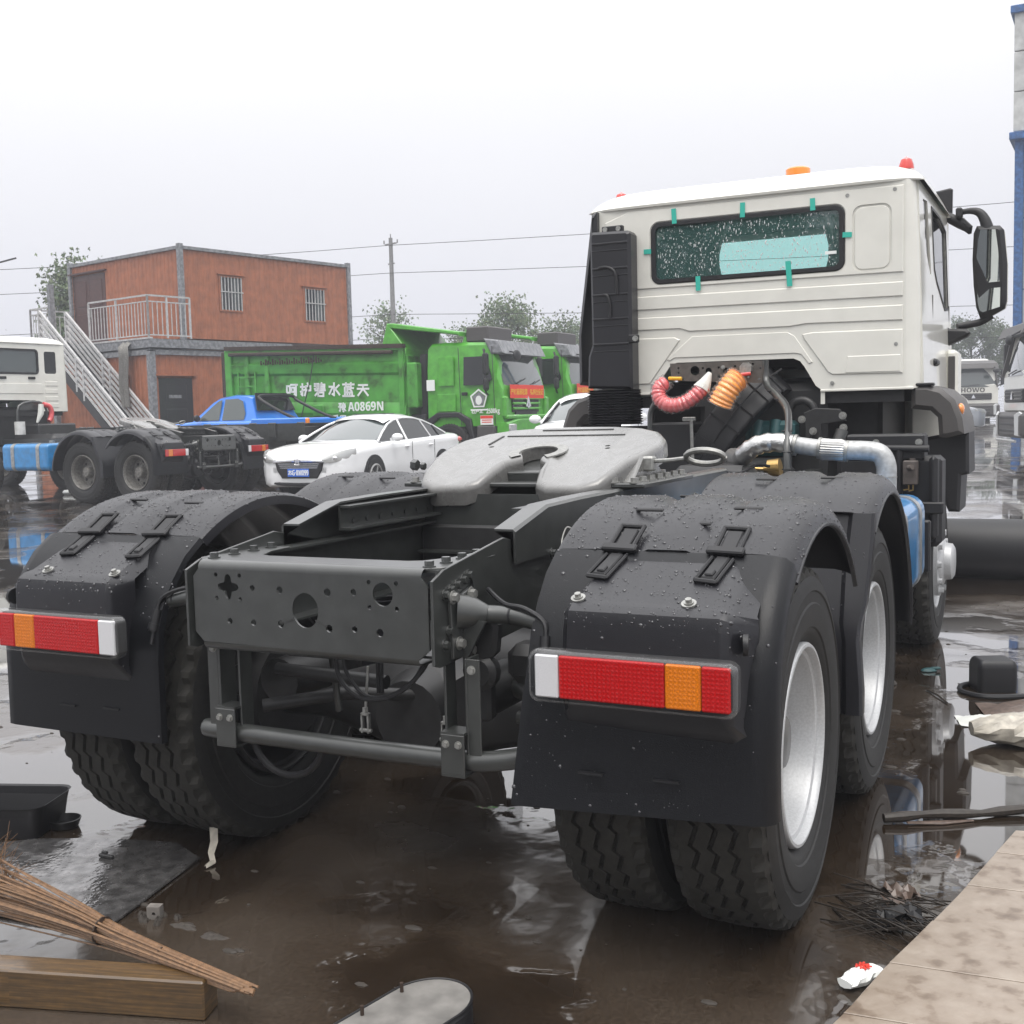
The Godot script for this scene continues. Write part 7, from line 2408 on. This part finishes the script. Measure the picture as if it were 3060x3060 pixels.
func lines_and_trees() -> void:
	var pole := thing("utility_pole", "grey concrete utility pole with a small crossarm between the cabins and the tipper", "utility pole", Vector3(-29.9, 0.78, -48.5))
	part("shaft", Soup.new().tube([Vector3.ZERO, Vector3(0, 9.9, 0)], [0.17, 0.1], 12), M["pole"], pole)
	var arm := Soup.new()
	arm.box(Vector3(0, 9.6, 0), Vector3(0.9, 0.07, 0.07), 0.0, at(Vector3.ZERO, 0, -20, 0))
	arm.box(Vector3(0, 8.6, 0), Vector3(0.5, 0.06, 0.06), 0.0, at(Vector3.ZERO, 0, -20, 0))
	arm.tube([Vector3(0, 9.8, 0), Vector3(0, 10.1, 0)], 0.03, 6)
	for x in [-0.4, 0.4]:
		arm.tube([Vector3(x, 9.62, 0), Vector3(x, 9.8, 0)], 0.04, 6)
	part("crossarm", arm, M["pole"], pole)
	for q in [["top wire from the pole crossarm across to the right", 10.3, 15.6, 0.7], ["wire just below the top one on the pole", 8.9, 12.2, 0.5], ["lowest thin wire on the pole, near the tree tops", 6.8, 8.4, 0.4], ["thin wire between the lowest and the middle one", 5.6, 6.2, 0.3]]:
		wire(q[0], Vector3(-29.9, q[1], -48.4), Vector3(36.0, q[2] - 2.2, -70.0), q[3])
		wire(q[0].replace("right", "left") + ", left of it", Vector3(-29.9, q[1], -48.4), Vector3(-75.0, q[1] - 1.0, -20.0), q[3])
	wire("thick black cable swinging from the cabin roof to the left", Vector3(-29.2, 7.0, -24.4), Vector3(-40.0, 6.3, -13.0), 1.1, 0.035)
	var lp := thing("stove_pipe", "short grey stove pipe far left above the white cab", "chimney pipe", on_ground(-36.5, -29.0))
	part("pipe", Soup.new().tube([Vector3(0, 0, 0), Vector3(0, 4.6, 0)], 0.14, 10), M["grey_steel"], lp)
	part("cap", Soup.new().tube([Vector3(0, 4.62, 0), Vector3(0, 4.75, 0)], 0.2, 10), M["grey_steel"], lp)
	tree("leafy tree rising beside the left end of the cabins", on_ground(-35.6, -32.6), 7.5, 1.5, 3, 1.1)
	tree("tree cut by the left edge of the view, above the white cab", on_ground(-50.5, -39.3), 6.0, 3.4, 9, 1.0)
	tree("thin pale tree standing right behind the utility pole", on_ground(-38.1, -61.1), 7.4, 3.2, 5, 0.45)
	tree("bushy tree behind the cab of the nearer green tipper", on_ground(-25.4, -53.0), 6.4, 3.8, 12, 1.2)
	tree("smaller tree to the right of the bushy one behind the tippers", on_ground(-23.4, -55.6), 5.5, 3.4, 15, 1.0)
	tree("slender tree close to the black air stack of the near cab", on_ground(-22.2, -58.2), 6.2, 2.4, 19, 0.8)
	tree("low treetop showing behind the green tipping body", on_ground(-30.0, -56.0), 5.6, 2.6, 23, 0.6)
	tree("big dark tree above the far white truck on the right", on_ground(-4.9, -83.2), 5.6, 6.4, 31, 2.6, "trees beyond the yard", 0.55)
	tree("dark tree half hidden by the blue column", on_ground(-0.8, -84.5), 4.4, 4.6, 37, 2.0, "trees beyond the yard", 0.6)
	for q in [["dark tree behind the camera, seen in the door mirror", -8.0, 25.0, 41], ["second dark tree behind the camera, left of the mirrored one", -13.5, 27.0, 43], ["third dark tree behind the camera, right of the mirrored one", -3.0, 28.0, 47]]:
		tree(q[0], Vector3(q[1], 0, q[2]), 9.0, 6.5, q[3], 1.6, "trees mirrored in the door mirror", 0.45)
	var bird := Soup.new().ball(Vector3.ZERO, Vector3(0.14, 0.05, 0.05), 8, 5)
	bird.q(Vector3(-0.04, 0.02, 0), Vector3(0.06, 0.02, 0), Vector3(0.02, 0.1, 0.3), Vector3(-0.05, 0.1, 0.3))
	bird.q(Vector3(-0.04, 0.02, 0), Vector3(0.06, 0.02, 0), Vector3(0.02, 0.09, -0.3), Vector3(-0.05, 0.09, -0.3))
	solo("bird", bird, M["wire"], "tiny dark bird flying high in the sky on the right", "bird", "", Vector3(-1.2, 15.3, -40.0))


# ---------------------------------------------------------------- things on the ground
func flat_patch(pts: Array, y: float) -> PackedVector2Array:
	var o := PackedVector2Array()
	for p in pts:
		o.append(Vector2(p[0], p[1]))
	return o


func black_box_shape() -> Soup:
	var rings := []
	for q in [[0.0, 0.006], [0.012, 0.0], [0.125, 0.0], [0.148, 0.004], [0.162, 0.012], [0.17, 0.022], [0.172, 0.032]]:
		var row := PackedVector3Array()
		for p in Soup.inset(Soup.rect(-0.105, -0.09, 0.105, 0.09, 0.035, 5), q[1]):
			row.append(Vector3(p.x, q[0], p.y))
		rings.append(row)
	return Soup.new().loft(rings)


# a low uneven blob
func blob(r: Vector3, k: float) -> Soup:
	var rings := []
	for q in [[1.0, 0.0], [0.85, 0.45], [0.55, 0.8], [0.2, 1.0]]:
		var row := PackedVector3Array()
		for j in 18:
			var a := TAU * j / 18
			var w: float = q[0] * (1.0 + 0.22 * sin(a * 3.0 + k) + 0.14 * sin(a * 7.0 + k * 2.0))
			row.append(Vector3(cos(a) * w, q[1] * (1.0 + 0.3 * sin(a * 5.0 + k)), sin(a) * w) * r)
		rings.append(row)
	return Soup.new().loft(rings)


func litter() -> void:
	var rnd := RandomNumberGenerator.new()
	rnd.seed = 21
	var first := get_child_count()
	var flat := Transform3D(Basis(Vector3(1, 0, 0), Vector3(0, 0, 1), Vector3(0, -1, 0)), Vector3.ZERO)   # polygon x, z laid flat, thickness up
	# long black pipe
	var pp := Soup.new()
	pp.lathe([Vector2(0.22, 0), Vector2(0.26, 0), Vector2(0.265, 0.03), Vector2(0.265, 5.0), Vector2(0.22, 5.0), Vector2(0.215, 4.9), Vector2(0.215, 0.1)], 36, Transform3D(Basis(Vector3(0, 1, 0), Vector3(1, 0, -0.06).normalized(), Vector3(0.06, 0, 1).normalized()), Vector3.ZERO), true)
	solo("black_pipe", pp, M["plastic_dark"], "thick black plastic pipe lying on the wet ground beside the front wheel", "pipe", "", Vector3(0.85, 0.25, -8.2))
	# oblong plate at the bottom edge
	var ov := PackedVector2Array()
	for i in 28:
		var a := PI * i / 27.0 - PI / 2
		ov.append(Vector2(cos(a) * 0.13 + 0.16, sin(a) * 0.11))
	for i in 28:
		var a := PI * i / 27.0 + PI / 2
		ov.append(Vector2(cos(a) * 0.13 - 0.26, sin(a) * 0.11))
	var tank := thing("oblong_tank", "flat oblong metal can with two studs on its pale lid, at the bottom edge", "can", Vector3(0.66, 0.0, 0.66), 78.0)
	part("shell", Soup.new().plate(ov, [], 0.075, flat * at(Vector3(0, 0, -0.037)), 0.006), M["plastic_dark"], tank)
	part("lid", Soup.new().plate(Soup.inset(ov, 0.004), [], 0.006, flat * at(Vector3(0, 0, -0.078)), 0.002), M["alu_plate"], tank)
	var lip := []
	for p in Soup.inset(ov, 0.002):
		lip.append(Vector3(p.x, 0.081, p.y))
	lip.append(lip[0])
	part("lid_rim", Soup.new().tube(lip, 0.0035, 6), M["plastic_dark"], tank)
	for x in [0.025, 0.165]:
		part("stud", Soup.new().tube([Vector3(x, 0.08, -0.085), Vector3(x, 0.105, -0.085)], 0.005, 8), M["rust"], tank)
	# steel plate on the left
	var pl := PackedVector2Array([Vector2(-0.62, -0.16), Vector2(-0.50, 0.385), Vector2(-0.53, 0.42), Vector2(-1.3, 0.5), Vector2(-1.5, 0.1), Vector2(-1.32, -0.06), Vector2(-1.1, -0.16), Vector2(-0.8, -0.24)])
	solo("steel_sheet", Soup.new().plate(pl, [], 0.012, flat * at(Vector3(0, 0, -0.008)), 0.003), M["steel_plate"], "wet dark steel sheet lying on the ground in front of the left tyres", "steel sheet")
	solo("metal_clip", Soup.new().box(Vector3(-0.92, 0.022, -0.02), Vector3(0.065, 0.012, 0.014), 0.003, at(Vector3.ZERO, 0, 0, 0)).box(Vector3(-0.935, 0.03, -0.028), Vector3(0.025, 0.01, 0.01), 0.002), M["frame_dark"], "small dark metal clip lying on the wet steel sheet", "clip")
	# black tray and a small dish
	var tr := Soup.new().plate(Soup.rect(-0.2, -0.12, 0.2, 0.12, 0.03, 3), [], 0.01, flat * at(Vector3(0, 0, -0.008)))
	var rim := []
	for q in [[0.0, 0.005], [-0.02, 0.12], [-0.03, 0.125], [-0.022, 0.118], [0.006, 0.01]]:
		var row := PackedVector3Array()
		for p in Soup.inset(Soup.rect(-0.2, -0.12, 0.2, 0.12, 0.03, 3), q[0]):
			row.append(Vector3(p.x, q[1], p.y))
		rim.append(row)
	tr.grid(rim, true)
	solo("black_tray", tr, M["plastic_dark"], "black plastic tray standing at the left edge beside the steel sheet", "tray", "", Vector3(-1.56, 0.0, -0.12), 20.0)
	solo("small_dish", Soup.new().lathe([Vector2(0.001, 0.004), Vector2(0.05, 0.004), Vector2(0.062, 0.035), Vector2(0.058, 0.036), Vector2(0.045, 0.012), Vector2(0.001, 0.012)], 18), M["plastic_dark"], "small dark dish lying on the ground just behind the black tray", "dish", "", Vector3(-1.34, 0.0, -0.22))
	# timber
	solo("timber_beam", Soup.new().box(Vector3.ZERO, Vector3(1.1, 0.105, 0.085), 0.005), M["timber"], "thick squared timber beam lying across the bottom left corner", "beam", "", Vector3(-0.40, 0.052, 0.80), 16.5)
	# broom
	var br := thing("twig_broom", "bundle of brown twigs bound into a broom, lying over the timber beam", "broom", Vector3.ZERO)
	var tip := Vector3(0.285, 0.10, 0.66)
	var heads := []
	var sticks := Soup.new()
	for i in 46:
		var a := rnd.randf() * TAU
		var q := pow(rnd.randf(), 0.5)
		var e := Vector3(0, sin(a) * q, cos(a) * q)
		var root := tip + e * 0.014 + Vector3(rnd.randf_range(-0.10, 0.02), 0, 0)
		var mid := Vector3(-0.18, 0.125, 0.62) + e * 0.032
		var mid2 := Vector3(-0.45, 0.15, 0.60) + e * 0.055
		var en := Vector3(-0.95 + rnd.randf_range(-0.05, 0.1), 0.17, 0.56) + e * Vector3(1, 0.10, 0.13)
		var r := rnd.randf_range(0.0026, 0.005)
		mid2 += Vector3(0, rnd.randf_range(-0.008, 0.012), rnd.randf_range(-0.015, 0.015))
		sticks.tube(curve([root, mid, mid2, en], 3), [r, r, r, r, r * 0.9, r * 0.9, r * 0.8, r * 0.8, r * 0.7, r * 0.6], 5)
		heads.append(en)
	part("twig_bundle", sticks, M["twig"], br)
	var fine := Soup.new()
	for i in 240:
		var h: Vector3 = heads[i % heads.size()].lerp(Vector3(-0.62, 0.15, 0.56), rnd.randf() * 0.7)
		var d := Vector3(rnd.randf_range(-0.6, 0.5), rnd.randf_range(-0.1, 0.9), rnd.randf_range(-0.9, 0.5)).normalized() * rnd.randf_range(0.05, 0.16)
		fine.tube([h, h + d * 0.5 + Vector3(0, 0.005, 0), h + d], [0.0014, 0.001, 0.0006], 3)
	var fm := part("fine_twigs", fine, M["twig"], br, 0.0)
	fm.set_meta("kind", "stuff")
	var ties := Soup.new()
	for q in [Vector3(-0.05, 0.115, 0.628), Vector3(-0.28, 0.135, 0.612)]:
		ties.tube([q - Vector3(0.002, 0, 0), q + Vector3(0.002, 0, 0)], 0.024 if q.x > -0.1 else 0.04, 10)
	part("binding_wire", ties, M["rust"], br)
	# lump with a small block
	var lump := thing("broken_block", "small broken grey block with a hole, near the corner of the steel sheet", "rubble", Vector3(-0.43, 0, 0.26))
	part("block", Soup.new().plate(Soup.rect(-0.02, 0, 0.022, 0.04), [Soup.disc(0.002, 0.018, 0.006, 8)], 0.03, at(Vector3.ZERO, 0, 20, 0)), M["concrete"], lump)
	for k in 12:
		part("crumb", blob(Vector3(rnd.randf_range(0.006, 0.02), 0.012, 0.012), k).moved(Transform3D(Basis.IDENTITY, Vector3(rnd.randf_range(-0.05, 0.07), 0.0, rnd.randf_range(-0.03, 0.04)))), M["mud_lump"], lump)
	for k in 2:
		solo("mud_patch", blob(Vector3(0.045, 0.006, 0.022), k * 2.0), M["mud_lump"], ["flat pale mud patch right of the broken block", "flatter mud patch farther right of the broken block"][k], "mud", "", Vector3(-0.30 + k * 0.13, 0.0, 0.27 + k * 0.02))
	# strap hanging off the left tyre
	var sp := []
	for q in [[-0.66, 0.16, -0.30, 0.02], [-0.62, 0.10, -0.24, 0.018], [-0.585, 0.06, -0.2, 0.016], [-0.575, 0.03, -0.17, 0.013], [-0.55, 0.01, -0.15, 0.012], [-0.55, 0.006, -0.11, 0.006]]:
		sp.append(PackedVector3Array([Vector3(q[0] - q[3], q[1] + 0.004, q[2]), Vector3(q[0], q[1] + 0.007, q[2] - 0.004), Vector3(q[0] + q[3], q[1], q[2])]))
	var sp2 := []
	for row in sp:
		sp2.append(PackedVector3Array([row[0] + Vector3(0, -0.003, 0.003), row[1] + Vector3(0, -0.003, 0.003), row[2] + Vector3(0, -0.003, 0.003)]))
	solo("torn_strap", Soup.new().grid(sp).grid(sp2, false, true), M["sack"], "torn pale strap hanging from the left rear tyre onto the ground", "strap")
	# board at the right
	var bd := PackedVector2Array([Vector2(1.60, 0.30), Vector2(1.655, 0.08), Vector2(1.70, -0.15), Vector2(1.752, -0.36), Vector2(1.83, -0.70), Vector2(1.96, -1.33), Vector2(2.9, -1.5), Vector2(3.2, 0.9), Vector2(1.45, 0.9)])
	var board := thing("board_platform", "sandy wooden board platform caked with wet mud at the bottom right", "platform", Vector3.ZERO)
	for k in 9:
		var z0 := -1.75 + k * 0.30
		var strip := Geometry2D.intersect_polygons(bd, PackedVector2Array([Vector2(1.0, z0 + 0.12), Vector2(4.0, z0 - 0.10), Vector2(4.0, z0 + 0.1985), Vector2(1.0, z0 + 0.4185)]))
		for st in strip:
			part("plank", Soup.new().plate(st, [], 0.05, flat * at(Vector3(0, 0, -0.045 - 0.002 * ((k * 5) % 3))), 0.0015), M["board"], board)
	part("bearer", Soup.new().bar(Vector3(1.8, 0.012, 0.6), Vector3(2.2, 0.012, -1.2), 0.08, 0.022).bar(Vector3(2.4, 0.012, 0.6), Vector3(2.7, 0.012, -1.2), 0.08, 0.022), M["twig_dark"], board)
	# packet
	var pk := thing("crumpled_packet", "crumpled white packet with a red character, lying against the board", "packet", Vector3(1.635, 0.022, -0.18), 62.0)
	var pr := []
	for i in 9:
		var f := i / 8.0
		var ring := PackedVector3Array()
		for j in 12:
			var a := TAU * j / 12
			var wv := 1.0 + 0.12 * sin(i * 2.3 + j * 1.7)
			ring.append(Vector3((f - 0.5) * 0.2, sin(a) * (0.008 + 0.026 * sin(PI * clampf(f, 0.12, 0.9))) * wv, cos(a) * 0.044 * wv * (0.8 + 0.2 * sin(PI * f))))
		pr.append(ring)
	part("wrapper", Soup.new().loft(pr), M["paint_white"], pk, 25.0)
	pk.scale = Vector3.ONE * 0.68
	part("printed_text", glyphs(["cha"], 0.055, 0.007, Transform3D(Basis(Vector3(1, 0, 0), Vector3(0, 0, -1), Vector3(0, 1, 0)), Vector3(-0.01, 0.036, 0.028))), M["banner"], pk)
	# heap of wet twigs and film
	var hp := thing("twig_heap", "dark heap of wet twigs and torn film against the board edge", "debris", Vector3(1.66, 0, -0.60))
	var tw := Soup.new()
	for i in 70:
		var c := Vector3(rnd.randf_range(-0.11, 0.1), rnd.randf_range(0.004, 0.05), rnd.randf_range(-0.14, 0.16))
		var a := rnd.randf_range(-0.7, 0.9)
		var l := rnd.randf_range(0.04, 0.15)
		var d := Vector3(cos(a), rnd.randf_range(-0.1, 0.12), sin(a)) * l
		tw.tube([c - d, c + Vector3(0, 0.012, 0), c + d], rnd.randf_range(0.0012, 0.0035), 4)
	for e in [[Vector3(0.0, 0.01, 0.0), Vector3(-0.1, 0.012, -0.02), Vector3(-0.19, 0.004, -0.12)], [Vector3(-0.02, 0.01, 0.1), Vector3(-0.12, 0.008, 0.06), Vector3(-0.18, 0.004, -0.02)], [Vector3(0.05, 0.01, -0.2), Vector3(0.0, 0.03, -0.16), Vector3(-0.06, 0.01, -0.1)]]:
		tw.tube(curve(e, 4), 0.0035, 5)
	var twn := part("twigs", tw, M["twig_dark"], hp)
	twn.set_meta("kind", "stuff")
	for k in 5:
		var fr := []
		for i in 5:
			var row := PackedVector3Array()
			for j in 5:
				row.append(Vector3(i * 0.026, 0.03 + 0.018 * sin(i * 1.7 + j * 2.1 + k), j * 0.02 - 0.04))
			fr.append(row)
		var fnode := part("film_scrap", Soup.new().grid(fr), M["rag"] if k % 2 else M["plastic_dark"], hp, 20.0)
		fnode.position = Vector3(-0.06 + 0.035 * k, 0.005 * k, [0.06, -0.06, 0.1, -0.1, 0.02][k])
		fnode.rotation_degrees.y = 50 * k
	# stick wrapped in film
	var sk := thing("wrapped_stick", "long dark stick wrapped in wet brown film on the ground at the right", "stick", Vector3(1.51, 0.022, -1.43), 32.0)
	var spt := []
	var srd := []
	for i in 22:
		spt.append(Vector3(i * 0.075, 0.004 * sin(i * 0.9), 0.004 * sin(i * 1.7)))
		srd.append(0.017 + 0.004 * sin(i * 2.2) * (1.0 if i < 10 else 0.3))
	part("shaft", Soup.new().tube(spt, srd, 9), M["twig_dark"], sk)
	part("film_scrap", Soup.new().tube([Vector3(0.08, -0.015, 0.02), Vector3(0.2, -0.017, 0.035), Vector3(0.33, -0.018, 0.03)], [0.012, 0.02, 0.008], 7, 0.25), M["rag"], sk)
	# black box with its cable
	solo("black_box", black_box_shape(), M["plastic_dark"], "glossy black plastic box standing on the wet ground on the right", "box", "", Vector3(1.71, 0.0, -3.83), 24.0)
	solo("black_cable", Soup.new().tube(curve([Vector3(2.2, 0.012, -3.95), Vector3(1.9, 0.012, -3.70), Vector3(1.7, 0.012, -3.6), Vector3(1.58, 0.012, -3.66), Vector3(1.55, 0.012, -3.78), Vector3(1.6, 0.012, -3.88), Vector3(1.68, 0.012, -3.9)], 6), 0.014, 7), M["plastic_dark"], "black cable looped round the foot of the black box", "cable")
	# rags and sack
	for k in 2:
		var rg := []
		for i in 12:
			var row := PackedVector3Array()
			for j in 12:
				var u := i / 11.0 - 0.5
				var v := j / 11.0 - 0.5
				var hgt := maxf(0.0, 0.25 - u * u - v * v) * (0.26 if k == 0 else 0.2)
				row.append(Vector3(u * 0.62, 0.008 + hgt + 0.025 * sin(i * 1.9 + k) * sin(j * 1.3 + i * 0.5) * (0.3 + hgt * 6.0), v * 0.4))
			rg.append(row)
		solo("dirty_rag", Soup.new().grid(rg, false, false), M["rag"] if k == 0 else M["curtain"], ["heap of brown sodden film behind the pale sack", "grey white scrap of film at the left end of the brown heap"][k], "rag", "", [Vector3(2.0, 0, -3.35), Vector3(1.72, 0, -3.12)][k], 15.0, 30.0).scale = [Vector3.ONE, Vector3(0.4, 0.5, 0.5)][k]
	var sr := []
	for i in 13:
		var f := i / 12.0
		var ring := PackedVector3Array()
		for j in 14:
			var a := TAU * j / 14
			var rr := 0.10 * pow(sin(PI * clampf(f * 0.93 + 0.05, 0.0, 1.0)), 0.5) * (1.0 + 0.09 * sin(i * 2.1 + j * 2.6))
			ring.append(Vector3(f * 0.62, maxf(0.0, 0.07 + sin(a) * rr * 0.75), cos(a) * rr * 1.3))
		sr.append(ring)
	solo("pale_sack", Soup.new().loft(sr), M["sack"], "pale woven sack with a tied end lying on the wet ground on the right", "sack", "", Vector3(1.69, 0, -2.72), 18.0, 28.0)
	solo("green_scrap", Soup.new().ball(Vector3.ZERO, Vector3(0.05, 0.018, 0.03), 7, 4).box(Vector3(0.04, 0.012, 0.0), Vector3(0.05, 0.012, 0.03), 0.003), M["teal"], "small green scrap on the mud beside the rear wheels", "scrap", "", Vector3(1.35, 0.006, -4.15), 30.0)
	solo("dark_clod", Soup.new().ball(Vector3.ZERO, Vector3(0.03, 0.02, 0.03), 7, 4), M["mud_lump"], "small dark clod near the green scrap", "clod", "", Vector3(1.2, 0.006, -3.75))
	solo("thin_twig", Soup.new().tube([Vector3(1.39, 0.006, -3.68), Vector3(1.46, 0.01, -3.55), Vector3(1.52, 0.006, -3.42)], 0.005, 5), M["twig_dark"], "single thin twig lying left of the black box", "twig")
	solo("white_scrap", Soup.new().box(Vector3.ZERO, Vector3(0.42, 0.09, 0.22), 0.04), M["paint_white"], "white foam scrap on the ground below the tyres of the far left truck", "scrap", "", on_ground(-16.0, -14.0, 0.05), 20.0)
	solo("ground_hose", Soup.new().tube(curve([Vector3(-14.5, 0.02, -8.6), Vector3(-12.5, 0.02, -9.3), Vector3(-11.0, 0.02, -9.7), Vector3(-9.0, 0.02, -10.0)], 6), 0.03, 6), M["wire"], "thin dark hose lying across the wet ground at the left", "hose")
	# the plan above was measured from a mark 0.2 m off the lorry's own zero
	for i in range(first, get_child_count()):
		var o: Node3D = get_child(i)
		if o.position.length() > 9.0 or o.name in ["black_pipe", "ground_hose"]:
			continue
		var far: bool = o.name in ["black_box", "black_cable", "pale_sack", "dirty_rag", "dirty_rag_001", "green_scrap", "dark_clod", "thin_twig"]
		o.position += Vector3(-0.11, 0, -0.07) if far else Vector3(-0.135, 0, -0.17)
	# scattered grit and leaves
	var grit := []
	for i in 700:
		var x := rnd.randf_range(-3.0, 3.0)
		var z := rnd.randf_range(-6.5, 1.2)
		if x > 1.3 and z > -1.8:
			continue
		var s := 0.002 + pow(rnd.randf(), 4.0) * 0.014
		grit.append(Transform3D(Basis.from_euler(Vector3(0, rnd.randf() * TAU, 0)).scaled(Vector3(s * rnd.randf_range(1, 2.5), s * 0.5, s)), Vector3(x, 0.001, z)))
	var gm := many("grit", mesh_of(Soup.new().ball(Vector3.ZERO, Vector3.ONE, 6, 4)), M["mud_lump"], grit, self)
	tag(gm, "loose grit and crumbs scattered over the wet ground", "grit")
	gm.set_meta("kind", "stuff")


func _ready() -> void:
	setup_view()
	materials()
	build_ground()
	make_wheels()
	make_leaf()
	tractor("large grey and cream tractor unit in front, seen from behind, with red and orange hoses", true)
	building()
	var t := tractor("white tractor unit with a blue fuel tank, parked at the far left", false)
	t.position = Vector3(-12.14, 0.121, -13.88)
	t.rotation_degrees.y = 86.7
	t.scale = Vector3.ONE * 1.04
	bare_chassis()
	sedan("white sedan with a blue number plate, parked facing the camera before the green tipper", M["white"], Vector3(-10.44, 0.144, -16.23), 183.5, true)
	pickup(Vector3(-17.2, 0.42, -21.0), 87.0)
	tipper("green tipper truck with white painted characters, the nearer of the two", Vector3(-10.51, 0.255, -23.47), -89.8, true)
	tipper("green tipper truck mostly hidden, just right of the lettered one", Vector3(-10.5, 0.33, -27.6), -89.8, false)
	sedan("white car behind the black air stack, only its windscreen corner showing", M["white"], Vector3(-7.55, 0.17, -20.6), 196.0, false).scale = Vector3(1.1, 1.22, 1.0)
	white_lorry("white truck cab with a clear headlamp cut by the right edge", Vector3(0.56, 0.12, -28.1), 105.0, "").scale = Vector3.ONE * 1.1
	white_lorry("far white truck facing the camera on the right, grey visor over its windscreen", Vector3(-2.55, 0.4, -55.2), 205.0, "HOWO")
	sedan("silver grey sedan on the wet ground before the far white truck", M["silver"], Vector3(-3.6, 0.476, -41.6), -70.0, false)
	tower()
	lines_and_trees()
	litter()
